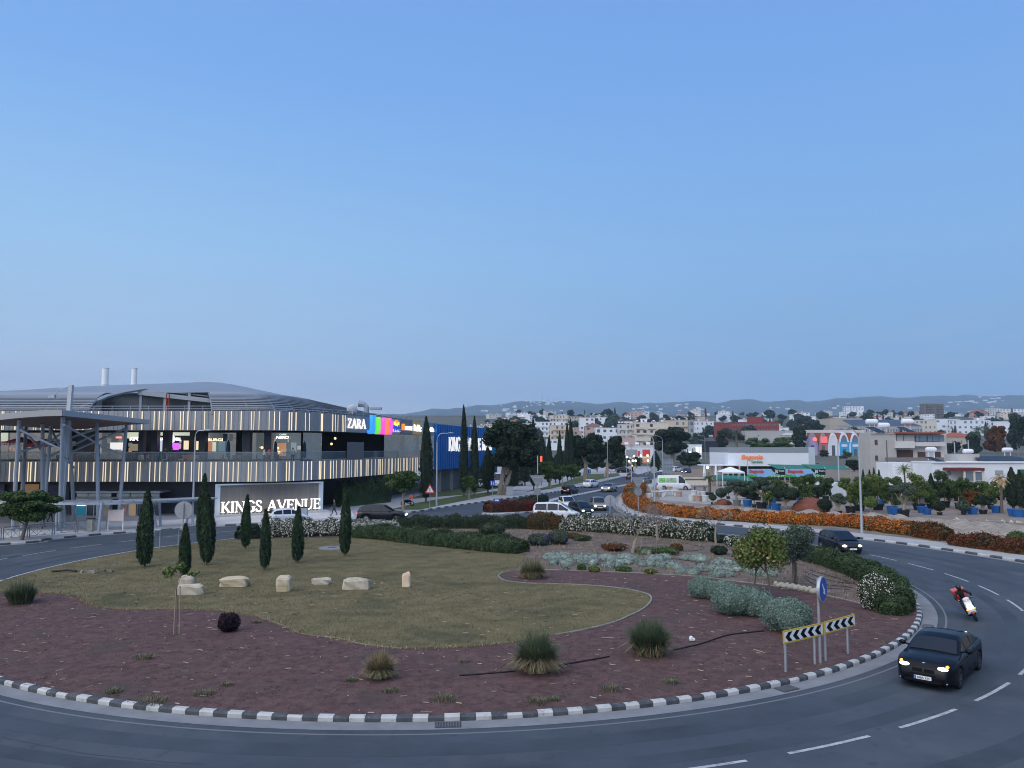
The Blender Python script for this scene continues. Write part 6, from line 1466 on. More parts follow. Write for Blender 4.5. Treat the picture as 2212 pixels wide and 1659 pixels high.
m2 = MB(); q = Vector((p.x, p.y, zat(p, 962)));
for k in range(3): m2.cbox(q + Vector((.1, 0, -k * .8)), (.5, .3, .35))
m2.build('cameras', M_gal, t, world=True)
p = G(129, 1140, .14); t = thing('floodlight_mast', 'square grey mast with bent lamp arm rising through the canopy', 'mast', p); zt = zat(p, 832)
m2 = MB(); m2.bar(p, Vector((p.x + .45, p.y, zt)), .36); m2.build('pole', M_pole, t, world=True); m2 = MB(); a_ = Vector((p.x + .3, p.y, zt - .1)); m2.tube([a_, a_ + Vector((-.95, 0, -.3)), a_ + Vector((-1.35, 0, -.85))], .04, 6); m2.build('arm', M_pole, t, world=True)
m2 = MB(); m2.cbox(a_ + Vector((-1.45, 0, -.95)), (.3, .3, .3)); m2.cbox(a_ + Vector((-1.75, 0, -1.0)), (.25, .3, .2)); m2.build('floodlight', M_gal, t, world=True)
# traffic lights
def signal(label, u, v, v0, v1, cols, tall=None):
    b = G(u, v, .14); t = thing('traffic_light', label, 'traffic light', b); z0, z1 = zat(b, v1), zat(b, v0)
    m2 = MB(); post(m2, b, zat(b, tall) if tall else z0, .07); m2.build('pole', M_pole, t, world=True)
    m2 = MB(); m2.box(b.x - .45, b.x + .05, b.y - .32, b.y - .1, z0, z1); m2.build('housing', M_blk, t, world=True)
    for k, c in enumerate(cols):
        m2 = MB(); zc = z1 - (z1 - z0) * (k + .5) / 3; m2.ell((b.x - .2, b.y - .34, zc), (.16, .05, .16), 10, 6); m2.build('lens', c, t, world=True)
G_on = emat('signal_green', (.1, 1, .55), 3.0); A_on = emat('signal_amber', (1, .55, .1), 3.0); R_on = emat('signal_red', (1, .08, .04), 3); off = mat('signal_off', (.03, .03, .03), .4)
signal('traffic light showing green on a tall pole by the round trees', 1161.5, 1078, 1023, 1038, (off, off, G_on), 984); signal('traffic light glowing amber at the far junction', 1367, 1030, 1004, 1017, (A_on, off, off))
b = P(1169, 993, 150); t = thing('red_signal_head', 'small red glowing signal head among the dark cypresses', 'traffic light', (b.x, b.y, .14)); m2 = MB(); m2.tube([(b.x, b.y, .14), b], .07, 6); m2.build('pole', M_blk, t, world=True); m2 = MB(); m2.box(b.x - .2, b.x + .2, b.y - .2, b.y, b.z - .7, b.z + .7); m2.build('lamp', emat('signal_dimred', (1, .12, .05), 1.4), t, world=True)
# railing on the left pavement
fl = [G(u, v, .137) for u, v in ((-60, 1172), (0, 1167), (60, 1161), (120, 1155), (170, 1150), (215, 1146), (262, 1141.5))]
fln = resample([Vector((p.x, p.y, 0)) for p in cat(fl, 6)], 2.05)
M_fence = mat('railing_steel', (.20, .23, .27), .5, .3)
tags = ['leftmost', 'second', 'third', 'fourth', 'fifth', 'sixth', 'seventh', 'eighth', 'ninth', 'tenth', 'eleventh', 'twelfth', 'thirteenth']
for i in range(len(fln) - 1):
    a_, b_ = fln[i], fln[i + 1]; d = (b_ - a_); a_ = a_ + d * .04; b_ = b_ - d * .04; z = .13; up = Vector((0, 0, 1))
    t = thing('railing_panel', '%s steel railing panel with crossed bars along the left kerb' % tags[min(i, 12)], 'railing', Vector((a_.x, a_.y, z)), 0, 'railing panels along the left kerb')
    for q in (a_, b_): m2 = MB(); m2.bar(q + up * z, q + up * (z + 1.0), .06); m2.build('post', M_fence, t, world=True)
    m2 = MB(); m2.bar(a_ + up * (z + 1.0), b_ + up * (z + 1.0), .05); m2.bar(a_ + up * (z + .8), b_ + up * (z + .8), .035); m2.bar(a_ + up * (z + .12), b_ + up * (z + .12), .035); m2.build('rails', M_fence, t, world=True)
    m2 = MB()
    for k in range(3):
        p0, p1 = a_.lerp(b_, k / 3), a_.lerp(b_, (k + 1) / 3); m2.bar(p0 + up * (z + .12), p1 + up * (z + .8), .022); m2.bar(p0 + up * (z + .8), p1 + up * (z + .12), .022)
        if k: m2.bar(p0 + up * (z + .12), p0 + up * (z + .8), .022)
    m2.build('crossed_bars', M_fence, t, world=True)
p = G(248, 1145, .14); t = thing('notice_board', 'blank pale notice board on two legs behind the railing', 'notice board', p); k = p.y / F
m2 = MB(); m2.box(p.x - .65, p.x + .75, p.y - .05, p.y + .05, .95, 1.95); m2.build('panel', mat('notice_pink', (.62, .52, .48), .6), t, world=True); m2 = MB()
for x in (-.62, .72): m2.bar((p.x + x, p.y, .14), (p.x + x, p.y, 2.0), .08)
m2.build('legs', M_white, t, world=True)
p = G(195, 1148, .14); t = thing('litter_bin', 'tall steel litter bin behind the railing left of the notice board', 'bin', p); m2 = MB(); m2.cbox(p + Vector((0, 0, .55)), (.5, .4, 1.05)); m2.build('bin_body', mat('bin_steel', (.33, .33, .31), .4, .4), t, world=True); m2 = MB(); m2.cbox(p + Vector((0, 0, 1.12)), (.58, .46, .08)); m2.build('lid', M_blk, t, world=True)
p = G(1101, 1070, .14); t = thing('litter_bin', 'grey litter bin on the avenue pavement right of the leaning pine', 'bin', p); m2 = MB(); m2.cbox(p + Vector((0, 0, .7)), (1.0, .8, 1.4)); m2.build('bin_body', M_gal, t, world=True); m2 = MB(); m2.cbox(p + Vector((0, 0, 1.45)), (1.1, .9, .1)); m2.build('lid', M_blk, t, world=True)
p = G(657, 1117, .14); t = thing('litter_bin', 'grey bin at the foot of the monument sign', 'bin', p); m2 = MB(); m2.cbox(p + Vector((0, 0, .5)), (.7, .5, 1.0)); m2.build('bin_body', M_steel, t, world=True); m2 = MB(); m2.cbox(p + Vector((0, 0, 1.04)), (.78, .56, .08)); m2.build('lid', M_blk, t, world=True)
# terrace furniture of the cafes
M_or = mat('chair_orange', (.45, .10, .03), .6); M_cr = mat('chair_cream', (.5, .47, .40), .6); M_br = mat('chair_brown', (.10, .05, .03), .7)
def chair0(m, nm, label, grp):
    t = thing(nm, label, 'chair', (0, 0, -50), 0, grp); m2 = MB(); m2.cbox((0, 0, .46), (.45, .45, .05)); m2.build('seat', m, t); m2 = MB(); m2.cbox((0, .21, .72), (.44, .04, .45)); m2.build('backrest', m, t)
    for x in (-.19, .19):
        for y in (-.19, .19): m2 = MB(); m2.cbox((x, y, .22), (.035, .035, .44)); m2.build('leg', m, t)
    return t
proto = {}
for k in range(44):
    u = rng.uniform(290, 412) if k < 22 else (rng.uniform(425, 640) if k < 36 else rng.uniform(10, 250)); key = ('o' if rng.random() < .45 else 'c') if k < 22 else 'b'
    f_, t_, n_ = fac(u, -rng.uniform(.9, 3.2))
    lb = {'o': ('orange_chair', 'orange chair on the open terrace before the burger counters', 'orange terrace chairs', M_or), 'c': ('cream_chair', 'cream chair on the open terrace before the burger counters', 'cream terrace chairs', M_cr), 'b': ('brown_chair', 'brown chair on the cafe terrace behind the glass railing', 'brown terrace chairs', M_br)}[key]
    if key not in proto: proto[key] = chair0(lb[3], lb[0], lb[1], lb[2]); o = proto[key]; o.matrix_basis = Matrix.Translation((f_.x, f_.y, 5.76)) @ Matrix.Rotation(rng.uniform(0, 6), 4, 'Z')
    else: dup(proto[key], (f_.x, f_.y, 5.76), rng.uniform(0, 6))
def parasol(label, u, vt, wide, m, closed=False, txt=None, dd=-2.0):
    f_, t_, n_ = fac(u, dd); b = Vector((f_.x, f_.y, 5.76)); zt = zat(b, vt); t = thing('parasol', label, 'parasol', b); m2 = MB(); m2.tube([b, Vector((b.x, b.y, zt))], .04, 6); m2.build('pole', M_gal, t, world=True)
    m2 = MB()
    if closed: m2.lathe([(.03, zt), (.16, zt - .3), (.26, zt - 1.4), (.2, zt - 1.9), (.05, zt - 1.95)], 10, c=(b.x, b.y, 0))
    else: m2.lathe([(.01, zt), (.3, zt - .08), (wide, zt - .62), (wide, zt - .9), (wide - .03, zt - .9), (wide - .05, zt - .64), (.05, zt - .2)], 8, c=(b.x, b.y, 0))
    m2.build('canopy', m, t, world=True)
    if txt: text_on(t, txt, Vector((b.x - wide * .75, b.y - wide - .04, 0)), Vector((b.x + wide * .85, b.y - wide - .04, 0)), zt - .87, zt - .66, M_signw, bold=.02)
M_burg = mat('parasol_red', (.13, .02, .025), .8)
parasol('open dark red parasol lettered COSTA COFFEE at the left end of the terrace', 20, 944, 1.9, M_burg, txt='COSTA COFFEE'); parasol('second open dark red parasol behind the canopy columns', 75, 948, 1.9, M_burg)
parasol('closed dark parasol before the dim menu boards', 190, 954, .3, M_blk, True); parasol('closed dark blue parasol beside the blue screen', 478, 950, .3, mat('parasol_navy', (.02, .035, .07), .8), True); parasol('closed navy parasol beside the cafe doors', 621, 952, .3, mat('parasol_navy', (.02, .035, .07), .8), True); parasol('closed navy parasol at the right of the cafe terrace', 687, 953, .3, mat('parasol_navy', (.02, .035, .07), .8), True)
# ------------------------------------------------------------------ buildings of the town
W_white = mat('render_white', (.70, .72, .74), .8, var=.06, scale=.3); W_cream = mat('render_cream', (.60, .54, .45), .8, var=.06, scale=.3); W_beige = mat('render_beige', (.42, .37, .31), .8, var=.07, scale=.3)
W_pink = mat('render_pink', (.50, .36, .31), .8, var=.06, scale=.3); W_yel = mat('render_yellow', (.56, .47, .35), .8, var=.06, scale=.3); W_grey = mat('render_grey', (.30, .30, .31), .8, var=.08, scale=.4); W_conc = mat('bare_concrete', (.40, .385, .36), .85, var=.08, scale=.5)
W_red = mat('red_cladding', (.24, .045, .032), .7, var=.06, scale=.3); W_pale = mat('pale_render', (.56, .54, .51), .8, var=.06, scale=.3)
R_tile = mat('red_tiles', (.30, .09, .055), .85, var=.15, scale=1.5); R_flat = mat('flat_roof', (.42, .42, .43), .85, var=.1, scale=.4); R_brown = mat('brown_tiles', (.20, .10, .07), .85, var=.15, scale=1.5)
M_win = mat('window_glass', (.10, .11, .125), .2, spec=.5); M_winb = mat('window_blue', (.15, .19, .24), .15, spec=.7); M_shut = mat('brown_shutter', (.09, .06, .05), .7); M_tank = mat('tank_white', (.72, .73, .75), .5); M_solar = mat('solar_panel', (.03, .045, .08), .15, spec=.7)
CACHE = {}
def unit_box(m, name):
    if (m.name, name) not in CACHE:
        b = MB().box(-.5, .5, -.5, .5, -.5, .5); me = bpy.data.meshes.new(name); me.from_pydata(b.v, [], b.f); me.materials.append(m); CACHE[(m.name, name)] = me
    return CACHE[(m.name, name)]
def part(t, name, m, c, d, rz=0, rx=0):
    o = link(name, unit_box(m, name), t); o.matrix_basis = Matrix.Translation(c) @ Matrix.Rotation(rz, 4, 'Z') @ Matrix.Rotation(rx, 4, 'X') @ Matrix.Diagonal((*d, 1)); return o
def building(name, label, catg, loc, w, h, d=None, wall=None, rz=0, fl=2, nw=4, roof='flat', roofm=None, win=None, bal=0, tanks=0, ww=.5, wh=.5, grp=None, band=False, sunk=4, sides=True, lit=0):
    d = d or min(w * .7, 14); wall = wall or W_white; t = thing(name, label, catg, loc, rz, grp)
    part(t, 'wall', wall, (0, 0, (h - sunk) / 2), (w, d, h + sunk))
    rm = roofm or (R_flat if roof == 'flat' else R_tile)
    if roof == 'flat': m = MB(); m.box(-w / 2 - .15, w / 2 + .15, -d / 2 - .15, d / 2 + .15, h - .02, h + .18); m.build('roof', wall if rm is R_flat else rm, t)
    elif roof == 'hip':
        e = .5; r = min(w, d) / 2 * .98; hr = r * .5; m = MB(); a = (w / 2 - r) if w > d else 0; b = (d / 2 - r) if d > w else 0
        m.add([(-w / 2 - e, -d / 2 - e, h), (w / 2 + e, -d / 2 - e, h), (w / 2 + e, d / 2 + e, h), (-w / 2 - e, d / 2 + e, h), (-a, -b, h + hr), (a, -b, h + hr), (a, b, h + hr), (-a, b, h + hr)], [(3, 2, 1, 0), (0, 1, 5, 4), (1, 2, 6, 5), (2, 3, 7, 6), (3, 0, 4, 7)] + ([(4, 5, 6, 7)] if b else [])); m.build('roof', rm, t)
    fh = h / fl; wn = win or M_win
    for f in range(fl):
        z = fh * (f + .55)
        if band: part(t, 'window', wn, (0, -d / 2 - .02, z), (w * .9, .12, fh * .42)); 
        else:
            for i in range(nw):
                x = -w / 2 + w * (i + .5) / nw
                q_ = rng.random(); q_ < .2 and nw > 1 and nw < 15 or part(t, 'window', (E_warm if rng.random() < lit else wn), (x + rng.normal(0, .1), -d / 2 - .01, z), (w / nw * ww * rng.uniform(.6, 1), .1, fh * wh * rng.uniform(.7, 1)))
            if sides:
                for s in (1, -1):
                    for i in range(2): part(t, 'window', wn, (s * (w / 2 + .01), -d / 2 + d * (i + .5) / 2, z), (.1, d * .16, fh * wh))
        if bal and f:
            for i in range(bal):
                x = -w / 2 + w * (i + .5) / bal; bw = w / bal * .72; zf = fh * f
                m = MB(); m.box(x - bw / 2, x + bw / 2, -d / 2 - 1.3, -d / 2 - .06, zf - .1, zf + .1); m.box(x - bw / 2, x + bw / 2, -d / 2 - 1.3, -d / 2 - 1.2, zf + .1, zf + 1.0); m.build('balcony', wall, t)
    for k in range(tanks):
        x = -w / 2 + w * (k + .5) / tanks; m = MB(); m.M = Matrix.Translation((x, 0, h + 1.5)); m.lathe([(.001, -.9), (.42, -.82), (.48, -.6), (.48, .6), (.42, .82), (.001, .9)], 12, axis='x'); m.M = None
        for q in (-.5, .5): m.bar((x + q, 0, h), (x + q, 0, h + 1.1), .08)
        m.build('water_tank', M_tank, t)
    return t
def bl(u0, u1, vt, vb, name, label, catg='building', Y=None, **k):
    um = (u0 + u1) / 2
    b = P(um, vb, Y) if Y else GT(um, vb); kk = b.y / F; return building(name, label, catg, b, (u1 - u0) * kk, (vb - vt) * kk, **k)
bl(1152, 1225, 912, 943, 'apartment_block', 'long white apartment block with rows of balconies beside the dark cypresses', fl=3, nw=9, bal=5, wall=W_white)
bl(1187, 1230, 919, 952, 'apartment_block', 'peach apartment block in front of the long white block', fl=3, nw=4, bal=1, wall=W_yel)
bl(1230, 1256, 931, 951, 'house', 'pale pink house with brown shutters right of the peach block', 'house', fl=2, nw=3, wall=W_pink, win=M_shut)
bl(1251, 1284, 903, 948, 'apartment_block', 'tall plain white apartment tower in the middle of the left town', fl=5, nw=3, wall=W_white)
bl(1187, 1227, 898, 920, 'hotel', 'cream stepped block on the skyline above the long white apartments', fl=3, nw=6, bal=3, wall=W_cream)
bl(1227, 1258, 900, 922, 'hotel', 'beige block with dark roof strip on the skyline', fl=3, nw=5, wall=W_beige, roofm=mat('roof_dark', (.07, .07, .08)))
bl(1277, 1288, 898, 925, 'tower', 'narrow olive grey stair tower beside the white tower', fl=3, nw=1, wall=W_grey)
bl(1287, 1312, 902, 925, 'apartment_block', 'white block behind the stair tower', fl=3, nw=4, wall=W_white)
bl(1263, 1302, 922, 950, 'house', 'pink house with brown hipped roof', 'house', fl=3, nw=3, wall=W_pink, roof='hip', roofm=R_brown, win=M_shut)
bl(1285, 1337, 925, 953, 'house', 'stepped white house with a water tank right of the brown roof', 'house', fl=2, nw=4, wall=W_white, tanks=2)
bl(1180, 1228, 950, 972, 'house', 'low white house with long grey window strip behind the cypresses', 'house', fl=2, nw=4, wall=W_white, win=M_winb, ww=.7)
bl(1335, 1368, 917, 965, 'apartment_block', 'white and glass apartment block topped by many water tanks', fl=4, nw=4, bal=2, wall=W_pale, tanks=5)
bl(1368, 1440, 914, 966, 'apartment_block', 'large cream apartment block with deep balconies and tanks on its roof', fl=4, nw=5, bal=3, wall=W_cream, tanks=4, win=M_shut)
bl(1384, 1397, 905, 914.5, 'stair_head', 'small white stair house on the roof of the cream apartment block', 'roof house', Y=GT(1404, 966).y + 4, fl=1, nw=1, wall=W_white, sunk=0)
bl(1428, 1492, 909, 950, 'apartment_block', 'yellowish apartment block behind the right hand pine', fl=3, nw=5, bal=2, wall=W_yel, win=M_winb, tanks=4)
bl(1488, 1499, 909, 952, 'apartment_block', 'grey end block joined to the yellowish apartments', fl=3, nw=1, wall=W_grey)
bl(1500, 1538, 911, 942, 'house', 'white modern house of stepped cubes right of the yellowish block', 'house', fl=3, nw=4, wall=W_white, ww=.3, tanks=2)
bl(1324, 1369, 946, 970, 'house', 'low pinkish building before the cream apartments', 'house', fl=2, nw=3, wall=W_pink, win=M_shut)
b_ = bl(1342, 1412, 966, 1000, 'shop', 'white shop with big red panel behind the glowing garden lamps', 'shop', fl=1, nw=1, wall=W_white, ww=.01, wh=.01, d=8, tanks=3)
def stick(t, u0, u1, v0, v1, Y, m, name, th=.1):
    a, c = P(u0, v1, Y), P(u1, v0, Y); return MB().box(a.x, c.x, Y - th, Y, a.z, c.z).build(name, m, t, world=True)
yb = b_.matrix_basis.translation.y - 4.05
M_rp = mat('red_panel', (.42, .05, .04), .6, emit=.15, ecol=(1, .1, .08))
stick(b_, 1388, 1404, 971, 985.5, yb, M_rp, 'red_panel'); stick(b_, 1377.5, 1382, 974, 985.5, yb, M_rp, 'red_panel'); stick(b_, 1352, 1376, 971, 986, yb, W_grey, 'grey_panel'); stick(b_, 1366, 1404, 990, 999, yb - .3, mat('shop_front_lit', (.30, .18, .10), .5, emit=.3, ecol=(1, .5, .2)), 'lit_shopfront')
bl(1575, 1676, 913, 948, 'office_building', 'long dark red office building with two strips of blue windows', fl=3, nw=18, wall=W_red, win=M_winb, ww=.62, wh=.42, d=18)
bl(1617, 1645, 901, 914, 'office_tower', 'red rooftop block standing on the dark red office building', 'roof house', Y=GT(1625, 948).y + 6, fl=1, nw=1, wall=W_red, ww=.01, wh=.01, sunk=0)
bl(1545, 1574, 914, 950, 'office_building', 'dark red office wing left of the long red office building', fl=3, nw=2, wall=W_red, ww=.15)
bl(1361, 1388, 889, 903, 'hotel', 'small pink hotel on the hill above the white tanks', fl=3, nw=4, wall=W_pink); bl(1406, 1436, 894, 902, 'house', 'long white villa on the hill crest', 'house', fl=1, nw=5, wall=W_white)
bl(1349, 1362, 896, 905, 'house', 'white house with red roof left of the pink hotel', 'house', fl=2, nw=2, roof='hip')
bl(1606, 1712, 931, 955, 'hall', 'long low grey hall below the red offices', fl=1, nw=2, wall=W_conc, ww=.1, wh=.1, d=14); bl(1655, 1690, 926, 934, 'hall', 'white flat roof slab with round vents beyond the grey hall', fl=1, nw=1, wall=W_white, ww=.01, wh=.01, tanks=2)
bl(1690, 1718, 940, 968, 'chapel', 'small pale gabled house left of the dark conifer', 'house', fl=1, nw=2, wall=W_pale, roof='hip', roofm=R_flat)
bl(1505, 1548, 954, 976, 'restaurant', 'low black walled restaurant left of the nursery store', 'restaurant', fl=1, nw=1, wall=mat('black_wall', (.02, .025, .04), .6), ww=.01, wh=.01)
b_ = bl(1480, 1514, 961, 990, 'pavilion', 'white pavilion with glowing upright tubes behind the dark bushes', 'pavilion', fl=1, nw=6, wall=W_white, d=5); yb = b_.matrix_basis.translation.y - 2.6
for u in (1503.5, 1507, 1512.5): stick(b_, u, u + 1.4, 966, 978, yb, E_white, 'light_tube')
bl(1782, 1852, 905, 938, 'museum', 'big blank beige concrete hall with slanted tops above the arches', fl=1, nw=1, wall=W_beige, ww=.01, wh=.01, d=26)
b_ = bl(1826, 1975, 921, 942, 'market_hall', 'wide hall with sloping blue grey roof right of the beige concrete hall', 'hall', fl=1, nw=26, wall=W_conc, win=M_winb, wh=.4, ww=.7, d=30)
m = MB(); q = b_.matrix_basis.translation; kk = q.y / F; w_ = 149 * kk; m.add([(-w_ / 2, -15.5, 21 * kk), (w_ / 2, -15.5, 21 * kk), (w_ / 2 * .75, 8, 36 * kk), (-w_ / 2, 8, 36 * kk)], [(0, 1, 2, 3), (3, 2, 1, 0)]); m.build('sloping_roof', mat('roof_blue_grey', (.15, .20, .27), .5, .2, var=.12, scale=.2), b_)
bl(1970, 2016, 908, 940, 'apartment_block', 'cream corner building with a lit wall lamp', fl=3, nw=5, wall=W_cream, win=M_winb, bal=0, lit=.06); bl(2013, 2062, 906, 938, 'apartment_block', 'white apartment building joined to the cream corner building', fl=3, nw=4, wall=W_white, win=M_winb, ww=.6)
bl(2060, 2132, 908, 940, 'apartment_block', 'long white building with tilted solar roof at the right', fl=3, nw=6, wall=W_white, win=M_winb, roofm=M_solar); bl(2140, 2200, 911, 945, 'apartment_block', 'white building behind the tall dark conifer at the right', fl=3, nw=5, wall=W_white)
bl(2038, 2094, 944, 968, 'hall', 'beige hall with wide red tiled roof behind the balcony house', fl=1, nw=3, wall=W_beige, roof='hip', ww=.1, wh=.3, d=12)
bl(1993, 2034, 873, 906, 'tower_block', 'lone dark weathered tower block on the skyline', 'tower block', fl=6, nw=5, wall=mat('weathered', (.17, .15, .13), .9, var=.2, scale=.3), ww=.55, wh=.55, bal=2)
bl(1825, 1862, 878, 899, 'office_building', 'white office block with square windows on the skyline', fl=5, nw=6, wall=W_white, win=M_winb)
bl(2133, 2160, 880, 897, 'hotel', 'pale stepped hotel at the right end of the skyline', fl=4, nw=5, wall=W_pale); bl(2160, 2230, 884, 899, 'apartment_block', 'white apartment row at the right edge of the skyline', fl=3, nw=9, wall=W_white)
bl(2095, 2128, 891, 903, 'house', 'house with reddish roof below the skyline at the right', 'house', fl=2, nw=4, wall=W_pink, roof='hip')
# arcade of painted arches
Ya = GT(1800, 984).y; zg = float(T(Ya)); ar = thing('arcade_building', 'row of shops under six painted parabolic arches with lilac, red and blue fronts', 'shops', P(1800, 984, Ya))
acol = [('lilac', (.42, .34, .58)), ('coral', (.62, .16, .16)), ('white', (.68, .69, .72)), ('blue', (.05, .32, .58)), ('blue', (.05, .32, .58))]
ac = [(1744, 1768, 0), (1770, 1788, 1), (1789, 1812, 2), (1812, 1836, 3), (1836, 1860, 3)]
stick(ar, 1738, 1862, 929, 952, Ya + 6, W_pale, 'back_wall', 3); stick(ar, 1744, 1860, 935, 955, Ya + 1.6, R_tile, 'tiled_roof', 1)
for u0, u1, ci in ac:
    a, c = P(u0, 984, Ya), P(u1, 984, Ya); zt = P(u0, 935.5 if ci != 3 else 934, Ya).z; w_ = c.x - a.x; m = MB(); pr = []; pi = []
    for k in range(17):
        s = k / 16 * 2 - 1; hgt = 1 - abs(s) ** 2.4; pr.append((a.x + w_ * (s + 1) / 2, zg + (zt - zg) * (.42 + .58 * hgt))); pi.append((a.x + w_ / 2 + w_ * .40 * s, zg + (zt - zg) * (.38 + .50 * hgt)))
    pr = [(a.x, zg - 2)] + pr + [(c.x, zg - 2)]; pi = [(a.x + w_ * .1, zg - 2)] + pi + [(c.x - w_ * .1, zg - 2)]; n = len(pr)
    m.add([(x, Ya - .3, z) for x, z in pr] + [(x, Ya - .3, z) for x, z in pi] + [(x, Ya + 6, z) for x, z in pr] + [(x, Ya, z) for x, z in pi], [(i, i + 1, n + i + 1, n + i) for i in range(n - 1)] + [(i + 1, i, 2 * n + i, 2 * n + i + 1) for i in range(n - 1)] + [(n + i, n + i + 1, 3 * n + i + 1, 3 * n + i) for i in range(n - 1)])
    m.build('arch', W_white if ci > 1 else W_grey, ar, world=True)
    m = MB(); m.add([(x, Ya, z) for x, z in pi], [tuple(range(len(pi)))[::-1]]); m.build('arch_front', mat('arch_' + acol[ci][0], acol[ci][1], .7) if ci != 3 else M_winb, ar, world=True)
    if ci == 3: stick(ar, u0 + 2, u1 - 2, 955, 986, Ya - .05, mat('arch_blue', acol[3][1], .7), 'blue_front', .3); stick(ar, u0 + 9, u1 - 9, 970, 986, Ya - .4, M_win, 'door'); stick(ar, u0 + 6, u1 - 6, 960, 965, Ya - .4, W_white, 'shop_sign')
    else: stick(ar, (u0 + u1) / 2 - 3, (u0 + u1) / 2 + 3, 962, 986, Ya - .1, M_win, 'door')
p = P(1760.5, 949, Ya - .5); m = MB(); m.M = Matrix.Translation(p); m.lathe([(.001, -.1), (4 * Ya / F, -.1), (4 * Ya / F, .1), (.001, .1)], 18, axis='y'); m.build('round_sign', emat('sign_coral', (1, .16, .16), 1.5), ar, world=True)
stick(ar, 1773, 1787, 943, 957, Ya - .5, emat('panel_coral', (.9, .18, .2), .7), 'lit_panel')
# garden store with its signs
Ys = 172.0
st = thing('garden_store', 'long white fronted garden store with grey parapet and orange Begonia lettering', 'store', P(1640, 1037, Ys))
def sb(u0, u1, v0, v1, y, m, name, depth=.3):
    a, c = P(u0, v1, y), P(u1, v0, y); return MB().box(a.x, c.x, y, y + depth, a.z, c.z).build(name, m, st, world=True)
sb(1573, 1748, 977.6, 1007, Ys, mat('store_white', (.70, .74, .78), .5, var=.03, scale=.2), 'white_fascia', 16); sb(1572.7, 1748.3, 966.3, 977.6, Ys - .06, mat('store_grey', (.25, .27, .30), .5), 'grey_parapet', 16.2)
sb(1748.6, 1760, 966, 1012, Ys - .3, mat('store_pale', (.46, .52, .58), .5), 'corner_pier', 10)
for u in np.linspace(1573, 1748, 8)[1:-1]: sb(u - .25, u + .25, 967, 977.4, Ys - .1, W_grey, 'panel_joint', .1)
sb(1576, 1748, 1007, 1040, Ys + 3, mat('store_dark', (.05, .055, .06), .6), 'shopfront', 6); sb(1520, 1600, 1004.6, 1006.4, Ys - 4, W_white, 'awning', 6)
for u in (1538, 1549, 1560, 1572, 1583, 1597): sb(u, u + 2, 1007, 1037, Ys - 1, W_cream, 'pillar', .4)
text_on(st, 'Begonia', P(1577, 0, Ys - .2), P(1621, 0, Ys - .2), P(0, 994, Ys).z, P(0, 982.5, Ys).z, mat('letters_orange', (.62, .17, .04), .5, emit=.25, ecol=(1, .25, .05)), bold=.03, shear=.2); text_on(st, 'Gardens', P(1598, 0, Ys - .2), P(1621, 0, Ys - .2), P(0, 999.8, Ys).z, P(0, 994.6, Ys).z, mat('letters_green', (.04, .22, .06), .5), bold=.02)
for k, (u0, u1, lb) in enumerate(((1614, 1696, 'long nursery banner with red Begonia writing, left of two'), (1697, 1783, 'long nursery banner with red Begonia writing, right of two'))):
    Yb = 140.0; a, c = P(u0, 1031, Yb), P(u1, 1013, Yb); t = thing('nursery_banner', lb, 'banner', (a.x, Yb, .14)); w_ = c.x - a.x; h_ = c.z - a.z
    m = MB(); m.box(a.x, c.x, Yb, Yb + .06, a.z, c.z); m.build('sheet', mat('banner_sky', (.22, .42, .68), .6), t, world=True)
    pg = [(0, 0), (w_, 0), (w_, h_ * .15)] + [(w_ * s, h_ * (.18 + .16 * math.sin(s * 9 + 1) + .05 * math.sin(s * 60))) for s in np.linspace(.97, 0.02, 50)] + [(0, h_ * .3)]
    m = MB(); m.add([(a.x + x, Yb - .01, a.z + z) for x, z in pg], [tuple(range(len(pg)))]); m.build('green_strip', mat('banner_green', (.06, .30, .05), .6), t, world=True)
    pg = [(w_ * .63, h_), (w_ * .68, h_ * .7), (w_ * .76, h_ * .42), (w_ * .86, h_ * .3), (w_, h_ * .26), (w_, h_)]; m = MB(); m.add([(a.x + x, Yb - .02, a.z + z) for x, z in pg], [tuple(range(len(pg)))]); m.build('black_corner', M_blk, t, world=True)
    fx = lambda s: Vector((a.x + w_ * s, Yb - .04, 0))
    text_on(t, 'Begonia', fx(.06), fx(.44), a.z + h_ * .4, a.z + h_ * .95, mat('banner_red', (.55, .06, .03), .6), bold=.03); text_on(t, '30', fx(.73), fx(.81), a.z + h_ * .5, a.z + h_ * .92, M_signw, bold=.02); text_on(t, 'Years', fx(.83), fx(.97), a.z + h_ * .66, a.z + h_ * .92, M_signw)
    text_on(t, '7777 00 17', fx(.62), fx(.96), a.z + h_ * .04, a.z + h_ * .22, M_signw, bold=.02)
    for u in ((u0 + 1, u1 - 1) if not k else (u1 - 1,)): m = MB(); q = P(u, 1013, Yb + .15); m.tube([(q.x, q.y, .1), (q.x, q.y, c.z + (2.4 if u < 1620 else .4))], .09, 6); m.build('post', M_pole, t, world=True)
